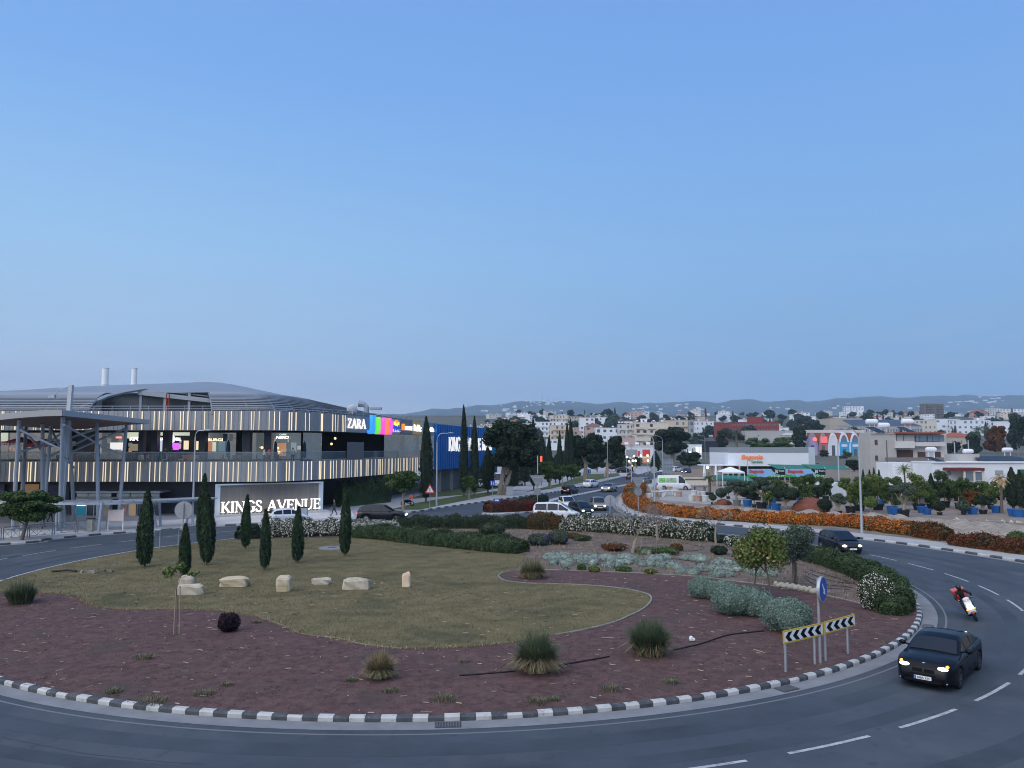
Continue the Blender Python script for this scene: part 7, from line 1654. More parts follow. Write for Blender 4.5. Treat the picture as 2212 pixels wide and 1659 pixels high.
for u0, u1, v, Yc, lb in ((1543, 1622, 1031, 150, 'green shade canopy on poles before the nursery store'), (1742, 1828, 1007, 165, 'green shade canopy at the right of the nursery banners'), (1668, 1745, 1007, 165, 'green awning under the right end of the store front')):
    a, c = P(u0, v, Yc), P(u1, v + 2, Yc); t = thing('shade_canopy', lb, 'canopy', (a.x, Yc, .14)); m = MB(); m.add([(a.x, Yc - 3, a.z - .5), (c.x, Yc - 3, c.z - .5), (c.x, Yc + 3, c.z + .3), (a.x, Yc + 3, a.z + .3), (a.x, Yc - 3, a.z - .45), (c.x, Yc - 3, c.z - .45), (c.x, Yc + 3, c.z + .35), (a.x, Yc + 3, a.z + .35)], [(3, 2, 1, 0), (4, 5, 6, 7), (0, 1, 5, 4), (2, 3, 7, 6), (1, 2, 6, 5), (3, 0, 4, 7)]); m.build('shade_cloth', mat('shade_green', (.025, .16, .11), .7), t, world=True)
    for x in np.linspace(a.x + .3, c.x - .3, 4): m = MB(); m.tube([(x, Yc - 2.8, .1), (x, Yc - 2.8, a.z - .5)], .05, 6); m.build('pole', M_pole, t, world=True)
p = P(1578, 1030, 146); t = thing('gazebo', 'white pyramid roofed gazebo tent beside the green shade canopy', 'gazebo', (p.x, p.y, .14)); m = MB(); s = 2.1; zt = P(0, 1008, 146).z; z1 = P(0, 1019, 146).z
m.add([(p.x - s, p.y - s, z1), (p.x + s, p.y - s, z1), (p.x + s, p.y + s, z1), (p.x - s, p.y + s, z1), (p.x, p.y, zt)], [(0, 1, 4), (1, 2, 4), (2, 3, 4), (3, 0, 4)]); m.box(p.x - s, p.x + s, p.y - s - .03, p.y - s, z1 - .25, z1); m.build('tent_roof', W_white, t, world=True)
for dx in (-s, s):
    for dy in (-s, s): m = MB(); m.bar((p.x + dx * .97, p.y + dy * .97, .1), (p.x + dx * .97, p.y + dy * .97, z1), .12); m.build('leg', M_white, t, world=True)
for u, lb in ((1522, 'closed white parasol at the left end of the store awning'), (1547, 'closed white parasol between awning and gazebo')):
    p = P(u, 1036, 158); t = thing('parasol', lb, 'parasol', (p.x, p.y, .14)); m = MB(); m.lathe([(.05, 3.9), (.2, 3.4), (.38, 1.6), (.3, 1.2), (.05, 1.15)], 10, c=(p.x, p.y, 0)); m.build('canopy', W_white, t, world=True); m = MB(); m.tube([(p.x, p.y, .1), (p.x, p.y, 1.3)], .05, 6); m.build('pole', M_gal, t, world=True)
# billboard seen from behind
Yb = 205.0; a, c = P(1432.5, 1021, Yb), P(1452.5, 992.5, Yb); t = thing('billboard', 'back of a square billboard frame on posts beside the avenue', 'billboard', (a.x, Yb, .14)); m = MB(); m.box(a.x, c.x, Yb, Yb + .15, a.z, c.z); m.build('panel', mat('billboard_back', (.24, .29, .34), .5), t, world=True); m = MB(); w_ = c.x - a.x; h_ = c.z - a.z
for k in range(4): m.bar((a.x + w_ * k / 3, Yb - .1, a.z), (a.x + w_ * k / 3, Yb - .1, c.z), .1); m.bar((a.x, Yb - .12, a.z + h_ * k / 3), (c.x, Yb - .12, a.z + h_ * k / 3), .1)
m.build('frame', M_gal, t, world=True); m = MB()
for x in (a.x + .4, c.x - .4): m.bar((x, Yb, .1), (x, Yb, a.z), .2)
m.build('legs', M_gal, t, world=True)
p = P(1502, 1044, 152); t = thing('stone_sign', 'low cream stone sign wall beside the delivery van', 'sign', (p.x, p.y, .14)); m = MB(); m.box(p.x - 2.6, p.x + 2.6, p.y, p.y + .4, .1, P(0, 1031.5, 152).z); m.build('wall', W_cream, t, world=True); m = MB(); m.box(p.x - 2.0, p.x + 2.0, p.y - .05, p.y, P(0, 1037, 152).z, P(0, 1034, 152).z); m.build('lettering_plate', mat('plate_green', (.10, .12, .10)), t, world=True)
# houses at the right
def hs(t, u0, u1, v0, v1, y, m, name, depth=.1): a, c = P(u0, v1, y), P(u1, v0, y); return MB().box(a.x, c.x, y, y + depth, a.z, c.z).build(name, m, t, world=True)
Yh = 150.0; t = thing('balcony_house', 'three storey pale concrete house with glazed red roofed balcony', 'house', P(1950, 1045, Yh))
hs(t, 1883, 1935, 936, 1060, Yh, W_conc, 'stair_wing', 4.6); hs(t, 1935, 2044, 936, 1060, Yh + 1.2, W_pale, 'wall', 9); hs(t, 1934, 2044, 933.5, 936.5, Yh - .6, R_tile, 'roof', 11); hs(t, 1882, 1936, 934.5, 937, Yh - .2, W_conc, 'parapet', 5)
hs(t, 1934.5, 1976, 953, 968, Yh - .5, W_pale, 'balcony_front', 1.7); hs(t, 1976.5, 2042, 955, 964, Yh - .2, W_pale, 'balcony_front', 1.4)
for u0, u1 in ((1937, 1951), (1953, 1975), (1979, 1986), (1988, 2001), (2005, 2014), (2016, 2027), (2029, 2039)): hs(t, u0, u1, 940, 953.5, Yh + .3, M_winb if u0 > 1976 else mat('curtain', (.33, .33, .32)), 'window', .1)
for u0, u1, v0, v1 in ((1890, 1895.5, 950, 961), (1891, 1896.5, 984, 995)): hs(t, u0, u1, v0, v1, Yh - .08, M_shut, 'window', .1)
for u0, u1, v0, v1 in ((1935, 1972, 972, 996), (1983, 1999, 976, 989), (2018, 2032, 976, 989)): hs(t, u0, u1, v0, v1, Yh + 1.1, M_shut, 'window', .12)
hs(t, 1912, 2044, 988, 996, Yh - 1.2, mat('balcony_rail', (.20, .18, .17)), 'railing', .08)
for u, v in ((1883, 911, ), (1908, 919), (1960, 911)):
    p = P(u, v, Yh + 3); m = MB(); m.M = Matrix.Translation(p); m.lathe([(.001, -1.2), (.45, -1.1), (.55, -.8), (.55, .8), (.45, 1.1), (.001, 1.2)], 12, axis='x'); m.M = None; m.bar(p - Vector((.5, 0, 2.4)), p - Vector((.5, 0, .4)), .1); m.bar(p - Vector((-.5, 0, 2.4)), p - Vector((-.5, 0, .4)), .1); m.build('water_tank', M_tank, t, world=True)
for u0, u1 in ((1888, 1908), (1955, 1973)): a, c = P(u0, 934, Yh + .5), P(u1, 922, Yh + .5); m = MB(); m.add([(a.x, Yh - .5, a.z), (c.x, Yh - .5, a.z), (c.x - 1.0, Yh + 2, c.z), (a.x - 1.0, Yh + 2, c.z)], [(0, 1, 2, 3), (3, 2, 1, 0)]); m.build('solar_panel', M_solar, t, world=True)
xs_ = P(1883, 955, Yh).x
for yy, v0, v1 in ((Yh + 1.2, 950.5, 961.5), (Yh + 3.2, 944, 957), (Yh + 1.2, 983.5, 994.5)): MB().box(xs_ - .08, xs_, yy, yy + .9, P(0, v1, Yh).z, P(0, v0, Yh).z).build('window', M_shut, t, world=True)
Yw = 128.0; t = thing('white_bungalow', 'long white single storey house with dark red porch roof and solar panels', 'house', P(2080, 1050, Yw))
hs(t, 2017, 2230, 999, 1066, Yw, W_white, 'wall', 6.4); hs(t, 1930, 1980, 1000, 1066, Yw + 7, W_white, 'side_wall', 6); hs(t, 2015, 2232, 997.4, 1000, Yw - .25, W_white, 'parapet', 7)
hs(t, 2060, 2127, 1011, 1017, Yw - 3.2, mat('porch_roof', (.13, .03, .03), .8), 'porch_roof', 3.1); hs(t, 2087, 2123, 1019, 1038, Yw - 2.8, M_winb, 'porch_glazing', .1)
for u in (2084, 2105, 2124): hs(t, u, u + 1.6, 1017, 1062, Yw - 3, W_cream, 'porch_post', .2)
for u0, u1, v0, v1 in ((2022, 2030, 1014, 1029), (2150, 2167, 1016, 1026), (2046, 2054, 1014, 1027)): hs(t, u0, u1, v0, v1, Yw - .08, mat('window_pale', (.30, .33, .36), .4), 'window', .1)
hs(t, 2200, 2230, 1014, 1050, Yw - .08, mat('green_door', (.02, .12, .07)), 'green_shutter', .1)
hs(t, 2068, 2116, 981, 999, Yw + 5, W_conc, 'roof_room', 4)
a, c = P(2117, 999, Yw + 3), P(2225, 985, Yw + 6); m = MB(); m.add([(a.x, Yw + 2, a.z + .1), (c.x, Yw + 2, a.z + .1), (c.x - 3, Yw + 6, c.z), (a.x + .4, Yw + 6, c.z)], [(0, 1, 2, 3), (3, 2, 1, 0)]); m.build('solar_roof', mat('solar_roof', (.05, .065, .095), .3), t, world=True)
for u, v, y in ((2011, 971, Yw + 3), (2091, 975, Yw + 7), (2176, 972, Yw + 8)):
    p = P(u, v, y); m = MB(); m.M = Matrix.Translation(p); m.lathe([(.001, -.9), (.32, -.82), (.42, -.6), (.42, .6), (.32, .82), (.001, .9)], 12, axis='x'); m.M = None
    for dx in (-.5, .5): m.bar(p + Vector((dx, 0, -1.8)), p + Vector((dx, 0, -.3)), .12)
    m.build('water_tank', M_tank, t, world=True)
a, c = P(2012, 998.5, Yw + .5), P(2036, 987, Yw + 2); m = MB(); m.add([(a.x + 1, Yw + .3, a.z), (c.x, Yw + .3, a.z), (c.x - 1.6, Yw + 2.5, c.z), (a.x - .2, Yw + 2.5, c.z)], [(0, 1, 2, 3), (3, 2, 1, 0)]); m.build('solar_panel', M_solar, t, world=True)
p = P(1918, 1062, 135)
for u, vt, lb in ((1918, 951, 'leaning dark wooden utility pole before the balcony house'), (2065, 955, 'slim grey utility pole behind the white bungalow'), (2095, 951, 'grey utility pole right of the balcony house'), (1812, 949, 'thin grey pole beside the arches')):
    q = P(u, 1030, 140); m = MB(); m.tube([(q.x, q.y, .1), (q.x, q.y, zat(q, vt))], [.14, .09], 6); tag(m.build('utility_pole', B_bark if u == 1918 else M_pole), lb, 'utility pole')
# random houses filling the slope behind
wl_ = [('white', W_white), ('cream', W_cream), ('pale', W_pale), ('beige', W_beige), ('pink', W_pink), ('yellowish', W_yel)]
def where(u): return 'over left avenue trees' if u < 1340 else 'over cream apartments' if u < 1540 else 'over red offices' if u < 1720 else 'over arched shops' if u < 1870 else 'over cream corner building' if u < 2040 else 'at right town end'
spots = []
for k in range(400):
    u, v = rng.uniform(1060, 2250), 893 + 48 * rng.random() ** 1.4
    if u < 1330: v += 6
    if len(spots) >= 130: break
    if any(abs(u - a) < 15 and abs(v - b) < 3 for a, b in spots): continue
    spots.append((u, v)); b = GT(u, v); c, wm = wl_[rng.choice(6, p=[.55, .08, .22, .06, .06, .03])]; hip = rng.random() < .3; fl = int(rng.integers(1, 4)) if not hip else int(rng.integers(1, 3))
    w_ = rng.uniform(9, 22); 
    building('house', '%s %s storey %shouse %s' % (c, ['one', 'two', 'three'][fl - 1], 'red roofed ' if hip else 'flat roofed ', where(u)), 'house', b, w_, fl * 3.1, rng.uniform(8, 13), wm, rng.uniform(-.6, .6), fl, int(rng.integers(2, 5)), 'hip' if hip else 'flat', tanks=int(rng.integers(0, 3)) if not hip else 0, ww=rng.uniform(.25, .5), wh=.42, grp='hillside houses', sides=False, win=M_winb if rng.random() < .5 else M_win, lit=.03)
# behind the mall end, pale roofs
for u0, u1, vt, vb, c in ((1000, 1022, 922, 940, W_pale), (1022, 1046, 920, 940, W_cream), (1046, 1075, 917, 940, W_cream), (1075, 1100, 922, 942, W_white), (1105, 1150, 915, 942, W_pale)): bl(u0, u1, vt, vb, 'apartment_block', 'pale block peeping over the blue building', fl=4, nw=5, wall=c, grp='blocks behind the blue building', sides=False, tanks=2)
# ------------------------------------------------------------------ trees of the avenue and the town
def tall_cyp(u, v, vt, wpx, label, n=5200, foot=.25, gt=False):
    p = GT(u, v) if gt else G(u, v, .14); k = p.y / F; h = (v - vt) * k; r = wpx * k / 2; t = thing('cypress_tree', label, 'tree', p)
    link('crown', cypress_mesh(h, r, n, L_dark if not gt else L_cyp, rng.uniform(0, 6), .15, foot * 3, .1), t); m = MB(); m.tube([(0, 0, 0), (0, 0, h * .2)], .16, 6); m.build('trunk', B_bark, t)
tall_cyp(920, 1087, 902, 28, 'tall cypress covering the end of the glowing lower band'); tall_cyp(1002, 1073, 877, 18, 'tallest slender cypress in front of the blue building'); tall_cyp(1025, 1073, 901, 18, 'second slender cypress in front of the blue building, right of the tallest')
tall_cyp(1054, 1066, 968, 30, 'wide dark cypress touching the right edge of the blue building'); tall_cyp(1106, 1060, 985, 34, 'broad dark cypress in the shade right of the leaning pine'); tall_cyp(1134, 1049, 960, 24, 'dark cypress behind the green traffic light'); tall_cyp(1153, 1058, 904, 18, 'pointed tall cypress right of the big pine'); tall_cyp(1186, 1050, 942, 14, 'slim dark cypress above the round trees'); tall_cyp(1209, 1045, 932, 12, 'pencil thin cypress left of the second pine'); tall_cyp(1170, 1040, 940, 26, 'dark blunt cypress between pine and round trees')
tall_cyp(1226, 1038, 914, 13, 'left of the pair of cypress tips over the second pine'); tall_cyp(1234, 1038, 906, 15, 'taller right one of the pair of cypress tips'); tall_cyp(1416, 1024, 975, 20, 'short dark cypress behind the billboard frame'); tall_cyp(1200, 1043, 985, 20, 'short dark cypress under the round trees')
def bigtree(name, label, u, v, vt, u0, u1, vlow, m, n, size, trunks=((0, 0),), lean=0, z=.14, gt=False, core=.72, tr=.35, seeds=16, barkm=B_pale):
    p = GT(u, v) if gt else G(u, v, z); k = p.y / F; h = (v - vt) * k; zl = (v - vlow) * k; cx = ((u0 + u1) / 2 - u) * k; rx = (u1 - u0) / 2 * k; zc = (h + zl) / 2; rz = (h - zl) / 2
    bl_ = []
    for i in range(int(seeds * 1.7)):
        a = rng.uniform(0, 6.28); q = math.sqrt(rng.random()); s = rng.uniform(-.8, .8); f = math.sqrt(1 - s * s * .8)
        bl_.append((cx + math.cos(a) * q * rx * .82 * f, math.sin(a) * q * rx * .7 * f, zc + s * rz * .86, rx * rng.uniform(.17, .36), rx * rng.uniform(.17, .34), rz * rng.uniform(.14, .28)))
    bl_.append((cx, 0, zc, rx * .56, rx * .5, rz * .6))
    t = thing(name, label, 'tree', p); m_ = MB()
    for dx, dy in trunks: m_.tube([(dx * .2, dy, 0), (dx * .5 + cx * .2 + lean * .3, dy, zl * .6), (dx + cx * .6 + lean, dy, zc)], [tr, tr * .8, tr * .4], 8)
    for b in bl_[:6]: m_.tube([(cx * .4 + lean * .5, 0, zl * .9), b[:3]], [tr * .4, tr * .12], 5)
    m_.build('trunk', barkm, t); link('crown', crown_mesh('crown', bl_, n, size, m, 1.9, 0, core, .7, .9), t); return t
bigtree('pine_tree', 'huge dark pine with pale forked leaning trunk at the end of the blue building', 1080, 1069, 901, 1043, 1166, 1020, L_dark, 26000, .26, ((-.5, 0), (1.4, .3)), .5, seeds=26, tr=.42)
bigtree('pine_tree', 'second big dark pine with a stout pale trunk on the grass verge', 1264, 1037, 930, 1228, 1310, 1003, L_dark, 18000, .30, seeds=20, tr=.55); bigtree('pine_tree', 'third dark pine beside the verge lamp post', 1308, 1030, 940, 1290, 1355, 1006, L_dark, 15000, .32, seeds=18, tr=.5)
bigtree('pine_tree', 'ragged tall dark pine before the cream apartments behind the billboard frame', 1455, 1009, 915, 1410, 1490, 988, L_dark, 17000, .42, seeds=24, tr=.9)
for a in ((1190, 1056, 995, 1163, 1208, 1036, 'leftmost of three bright round trees on the avenue verge'), (1215, 1049, 1002, 1200, 1226, 1034, 'middle smaller one of three round trees on the verge'), (1240, 1047, 998, 1222, 1258, 1033, 'rightmost of three bright round trees on the verge')): bigtree('round_tree', a[6], *a[:6], L_green, 8000, .17, seeds=12, tr=.13, core=.6)
bigtree('round_tree', 'round green kerbside tree in front of the green hedge wall', 870.5, 1103, 1015, 828, 912, 1068, L_green, 11000, .16, seeds=16, tr=.16, core=.6); bigtree('round_tree', 'small round tree at the feet of the slender cypresses', 1013, 1080, 1026, 995, 1036, 1056, L_green, 7000, .14, seeds=12, tr=.1, core=.6)
bigtree('spreading_tree', 'low spreading dark green tree beside the railing at the left edge', 47, 1166, 1058, -12, 122, 1132, L_green, 15000, .13, seeds=22, tr=.16, core=.55, barkm=B_bark, lean=.4)
bigtree('round_tree', 'young slender tree beside the bin under the monument sign', 597, 1118, 1099, 590, 604, 1110, L_green, 900, .1, seeds=5, tr=.05, core=.4)
hedge('hedge_wall', 'tall green hedge wall beside the shopping centre right of the monument sign', gl([(730, 1096), (780, 1091), (836, 1085)], dy=.8), 1.4, 2.65, L_rose, 26000, .1, taper=False)
hedge('red_hedge', 'dark red leaved hedge on the left splitter behind the blue direction board', gl([(1050, 1108), (1100, 1106), (1160, 1103)], dy=1.2), 2.4, 1.1, L_red, 12000, .1); hedge('dark_hedge', 'low dark green hedge at the tip of the left splitter', gl([(1120, 1100), (1150, 1094), (1176, 1087)], dy=1.5), 1.8, 1.0, L_dark, 9000, .1)
hedge('orange_hedge', 'orange flowering hedge following the right hand footpath', gl([(1367, 1080), (1376, 1093), (1400, 1105), (1440, 1113), (1500, 1119.5), (1560, 1124), (1622, 1128), (1700, 1131.5), (1770, 1134.5), (1843, 1139), (1920, 1149), (1998, 1160)], dy=1.0), 2.4, .95, L_jas, 40000, .085, 62000, L_or)
hedge('orange_bush', 'orange flowering bush at the start of the hedge by the lamp mast', gl([(1368, 1078), (1374, 1068), (1382, 1062)], dy=.6), 2.6, 1.5, L_jas, 8000, .09, 9500, L_or)
hedge('dry_hedge', 'brownish end of the hedge beyond the orange flowers', gl([(1996, 1160), (2030, 1166), (2062, 1171)], dy=.8), 2.0, 1.1, L_rust, 8000, .09); hedge('red_hedge', 'low reddish brown hedge at the right edge of the pavement', gl([(2072, 1179), (2130, 1186), (2215, 1197), (2260, 1203)], dy=.8), 1.8, .9, L_rust, 12000, .09, extra=L_red, frac=.5)
bush('green_shrub', 'rounded green shrub at the far right edge behind the reddish hedge', 'shrub', 2205, 1190, 44, 44, L_green, 5000, .08, .9, z=.14); bush('green_shrub', 'small green shrub on the rubble bank behind the brownish hedge', 'shrub', 1985, 1152, 34, 22, L_green, 3000, .08, .9, z=.14)
for k, (u, v, vt, w_, lb) in enumerate(((1190, 1030, 985, 46, 'leftmost'), (1222, 1026, 972, 44, 'second'), (1250, 1022, 965, 40, 'third'), (1290, 1020, 975, 44, 'fourth'), (1330, 1018, 980, 46, 'fifth'), (1165, 1036, 975, 40, 'sixth, nearest the big pine,'))):
    bigtree('dark_tree', '%s of the dark trees massed behind the avenue pines' % lb, u, v, vt, u - w_ / 2, u + w_ / 2, v - 3, L_dark, 5000, .4, seeds=10, tr=.2, core=.8)
# nursery yard: gravel, mounds, plants in pots
struct(MB().prism(gpoly([(1420, 1062), (1400, 1085), (1460, 1103), (1700, 1118), (1850, 1120), (2300, 1130), (2300, 1075), (1800, 1060), (1500, 1046)], .14), .10, .146), 'yard', mat('yard_soil', (.17, .13, .10), .95, scale=.9, bump=.6, detail=10, col2=(.27, .225, .185))); struct(MB().prism(gpoly([(1430, 1058), (1425, 1080), (1560, 1092), (1680, 1082), (1640, 1066)], .15), .10, .151), 'gravel_yard', M_grit)
mb = MB(); q = inpoly(gpoly([(1400, 1095), (1440, 1108), (1560, 1120), (1700, 1127), (1850, 1132), (2000, 1150), (2120, 1178), (2330, 1205), (2330, 1130), (1900, 1116), (1700, 1110), (1480, 1096)], .15), 700)
for x, y in q:
    s = rng.uniform(.06, .3) ** 1.2 * 1.3; mb.add([(x + rng.normal(0, s), y + rng.normal(0, s), .12), (x + rng.normal(0, s) + s, y, .12), (x, y + s, .12), (x + rng.normal(0, s * .4), y + rng.normal(0, s * .3), .13 + s * .9), (x - s * .8, y - s * .4, .12)], [(0, 1, 3), (1, 2, 3), (2, 4, 3), (4, 0, 3)])
tag(mb.build('rubble_bank', mat('rubble_stone', (.36, .31, .25), .9, island=.4)), 'loose pale rubble covering the bank behind the orange hedge', 'rubble', kind='stuff')
# low bank of earth
n1, n2 = 90, 10; uu = np.linspace(1400, 2330, n1); Vb = []
top_ = np.interp(uu, [1400, 1480, 1700, 1900, 2120, 2330], [1090, 1096, 1110, 1116, 1130, 1140]); bot = np.interp(uu, [1400, 1440, 1560, 1700, 1850, 2000, 2120, 2330], [1093, 1108, 1119, 1126, 1131, 1148, 1172, 1196])
for j in range(n2):
    f = j / (n2 - 1)
    for i in range(n1):
        p = G(uu[i], bot[i] + (top_[i] - bot[i]) * f, .14); p.z = .10 + .8 * math.sin(math.pi * min(1, f * 1.0)) * (.6 + .4 * math.sin(i * .7) * math.cos(j + i * .3)) + rng.uniform(0, .22) * (0 < j < n2 - 1); Vb.append(p)
tag(link('earth_bank', npmesh('earth_bank', Vb, [(j * n1 + i, j * n1 + i + 1, (j + 1) * n1 + i + 1, (j + 1) * n1 + i) for j in range(n2 - 1) for i in range(n1 - 1)], mat('bank_earth', (.20, .155, .115), .95, scale=1.6, bump=1.0, detail=11, col2=(.38, .33, .265), patch=[((.17, .13, .10), .9, .55, .68)]))), kind='structure')
M_mound = mat('red_soil', (.13, .045, .03), .95, scale=1.5, bump=.8, col2=(.20, .075, .05), detail=9)
def mound(u0, u1, vt, vb, label):
    p = G((u0 + u1) / 2, vb, .14); k = p.y / F; r = (u1 - u0) / 2 * k; h = (vb - vt) * k; m = MB()
    m.lathe([(r * (1.0 - .08 * (i % 2)) * math.cos(f * math.pi / 2) ** 1.25 + .01, h * math.sin(f * math.pi / 2)) for i, f in enumerate(np.linspace(0, 1, 12))], 22); m.v = [(x * (1 + .1 * math.sin(4 * math.atan2(y, x) + 1)), y * (1 + .1 * math.sin(3 * math.atan2(y, x))), z) for x, y, z in m.v]
    m.v = [(x + rng.normal(0, .05), y + rng.normal(0, .05), z + rng.normal(0, .05)) for x, y, z in m.v]; o = m.build('soil_mound', M_mound, smooth=True); o.location = p + Vector((0, r * .8, -.02)); tag(o, label, 'soil heap')
mound(1722, 1808, 1077, 1110, 'big heap of red soil in the nursery yard'); mound(1548, 1585, 1079, 1091, 'small heap of red soil behind the potted olive')
M_pot = mat('pot_black', (.018, .019, .022), .6); M_potb = mat('pot_blue', (.02, .11, .33), .6); M_pott = mat('pot_terracotta', (.42, .28, .22), .7); M_potw = mat('pot_white', (.58, .58, .56), .6); M_potg = mat('pot_grey', (.16, .16, .165), .8)
def potmesh(t, r, h, m): q = MB(); q.lathe([(.001, 0), (r * .78, 0), (r, h * .9), (r * 1.06, h * .9), (r * 1.06, h), (r * .92, h), (r * .9, h * .9), (.001, h * .88)], 14); return q.build('pot', m, t)
def potted(name, label, u, v, vt, wpx, m, pot, kind='ball', n=2600, size=.075, barkm=B_pale, potw=None):
    p = G(u, v, .146); k = p.y / F; h = (v - vt) * k; r = wpx * k / 2; t = thing(name, label, 'potted tree', p, 0); ph = min(.75, h * .22); potmesh(t, potw or max(.28, min(.75, r * .42)), ph, pot); tz = h * .45; q = MB()
    if kind == 'ball': bs = [(0, 0, h - r * .85, r, r, r * .85)]; q.tube([(0, 0, ph * .7), (.05, 0, h - r)], [.07, .06], 6)
    elif kind == 'cloud':
        bs = []; q.tube([(0, 0, ph * .7), (rng.normal(0, .1), 0, h * .45)], [.2, .13], 7)
        for i in range(7):
            a = i * .9 + rng.uniform(0, .4); x = math.cos(a) * r * .68; y = math.sin(a) * r * .5; z = h * rng.uniform(.62, .86); rr = r * rng.uniform(.28, .4); bs.append((x, y, z, rr, rr, rr * .72)); q.tube([(0, 0, h * .38), (x * .5, y * .5, h * .52), (x, y, z)], [.09, .06, .04], 5)
        bs.append((0, 0, h - r * .35, r * .42, r * .42, r * .34))
    elif kind == 'loose': bs = [(rng.uniform(-.75, .75) * r, rng.uniform(-.6, .6) * r, h * rng.uniform(.28, .95), r * rng.uniform(.2, .42), r * .35, h * rng.uniform(.08, .16)) for _ in range(20)]; q.tube([(0, 0, ph * .7), (0, 0, h * .7)], [.07, .04], 6)
    q.build('trunk', barkm, t); link('crown', crown_mesh('crown', bs, n, size, m, 1.7, 0, .8 if kind != 'loose' else .35, .8 if kind != 'loose' else .3, .8), t); return t
pl = [('olive', 1592, 1092, 1037, 42, L_olive, M_potg, 'cloud', 'cloud pruned olive with thick trunk in a stone grey tub, left of the banners'), ('ball', 1558.5, 1088, 1055, 23, L_olive, M_pot, 'ball', 'round clipped olive ball in a black pot beside the palm'), ('ball', 1629, 1096, 1066, 17, L_dark, M_pot, 'ball', 'small dark ball tree in a black pot under the left banner'), ('olive', 1646, 1098, 1031, 60, L_olive, M_pot, 'cloud', 'big many headed cloud pruned olive under the left banner'), ('olive', 1699, 1107, 1053, 64, L_dark, M_potg, 'cloud', 'wide cloud pruned tree in a low grey tub in front of the banner post'), ('shrub', 1661, 1100, 1060, 24, L_yel, M_potb, 'loose', 'yellow green young tree in a blue pot beside the big olive'), ('shrub', 1738, 1090, 1028, 48, L_green, M_pot, 'loose', 'bushy green tree under the right banner'), ('shrub', 1784, 1082, 1036, 34, L_rose, M_pot, 'loose', 'tall green column of foliage left of the white tunnel'), ('ball', 1782, 1110, 1078, 30, L_dark, M_pot, 'ball', 'dome of dark foliage on the red soil heap'), ('olive', 1812, 1114, 1067, 34, L_olive, M_pot, 'cloud', 'small cloud pruned olive with white trunk beside the soil heap'), ('shrub', 1838, 1108, 1042, 52, L_yel, M_pot, 'loose', 'feathery light green tree left of the tall lamp post'), ('shrub', 1858, 1104, 1036, 48, L_green, M_pot, 'loose', 'darker green tree directly left of the tall lamp post'), ('ball', 1881.5, 1117, 1074, 27, L_yel, M_pot, 'ball', 'small rounded pale tree with thin trunk right of the lamp post'), ('shrub', 1897, 1102, 1028, 54, L_yel, M_pot, 'loose', 'tall yellow green tree behind the rounded pale tree'), ('shrub', 1928, 1108, 1030, 52, L_green, M_potb, 'loose', 'bright green tree in a blue pot below the balcony house'), ('olive', 1952.6, 1116, 1044, 56, L_olive, M_pot, 'cloud', 'large cloud olive with pale forked trunk in a black tub'), ('shrub', 1985, 1102, 1024, 56, L_yel, M_pot, 'loose', 'yellowish tree left of the potted cypress'), ('shrub', 2041, 1096, 1016, 52, L_rose, M_pot, 'loose', 'dark green tree before the bungalow porch'), ('shrub', 2072, 1100, 1034, 40, L_green, M_pot, 'loose', 'green tree under the dark red porch roof'), ('shrub', 2098, 1104, 1058, 36, L_rust, M_pot, 'loose', 'brown withered tree in the right nursery yard'), ('ball', 2082, 1112, 1082, 26, L_olive, M_pot, 'ball', 'dull olive ball in front of the withered tree'), ('olive', 2124, 1110, 1070, 40, L_dark, M_pot, 'cloud', 'dark cloud pruned tree left of the yellow palm'), ('shrub', 2140, 1100, 1046, 30, L_yel, M_pot, 'loose', 'pale bush between dark tree and yellow palm'), ('shrub', 2215, 1098, 1020, 40, L_green, M_pot, 'loose', 'green tree at the right frame edge behind the cypress'), ('shrub', 2010, 1100, 1050, 34, L_green, M_pot, 'loose', 'green tree behind the potted cypress'), ('ball', 2030, 1113, 1085, 22, L_dark, M_pot, 'ball', 'dark ball plant right of the potted cypress'), ('shrub', 1620, 1078, 1040, 44, L_rose, M_pot, 'loose', 'dull green tree behind the small dark ball'), ('shrub', 1680, 1082, 1036, 50, L_green, M_pot, 'loose', 'green tree behind the wide cloud pruned tree'), ('shrub', 1765, 1068, 1030, 50, L_green, M_pot, 'loose', 'leafy green tree behind the column of foliage'), ('shrub', 1820, 1066, 1034, 36, L_yel, M_pot, 'loose', 'light tree rising behind the white tunnel'), ('ball', 1573, 1078, 1052, 16, L_olive, M_pot, 'ball', 'olive ball behind the grey tub olive'), ('ball', 1540, 1090, 1068, 15, L_rose, M_pot, 'ball', 'small green ball right of the palm pot')]
for a in pl: potted('potted_' + a[0] if a[0] != 'ball' else 'potted_ball_tree', a[8], a[1], a[2], a[3], a[4], a[5], a[6], a[7], n=7000 if a[4] > 30 else 3000, size=.10)

# shrubs and saplings crowding the back of the nursery yard
for k in range(34):
    u = 1590 + 18.5 * k + rng.uniform(-7, 7); v = 1072 + rng.uniform(-6, 12); 
    if 1790 < u < 1834: continue
    m_, cn = [(L_green, 'green'), (L_rose, 'dull green'), (L_yel, 'yellow green'), (L_olive, 'grey green')][int(rng.integers(0, 4))]
    nb = 'below the nursery banners' if u < 1785 else ('below the balcony house' if u < 2000 else 'below the white bungalow')
    potted('potted_shrub', '%s plant in the back row %s' % (cn, nb), u, v, v - rng.uniform(20, 44), rng.uniform(26, 48), m_, M_pot, 'loose', n=3400, size=.12)
tall_cyp(2013, 1096, 1025, 15, 'slim potted cypress in the right nursery yard', 3000); tall_cyp(2190, 1107, 1012, 24, 'dark cypress beside the yellow palm at the right edge', 4000); tall_cyp(2206, 1108, 1018, 18, 'narrow dark cypress at the right frame edge', 3000)
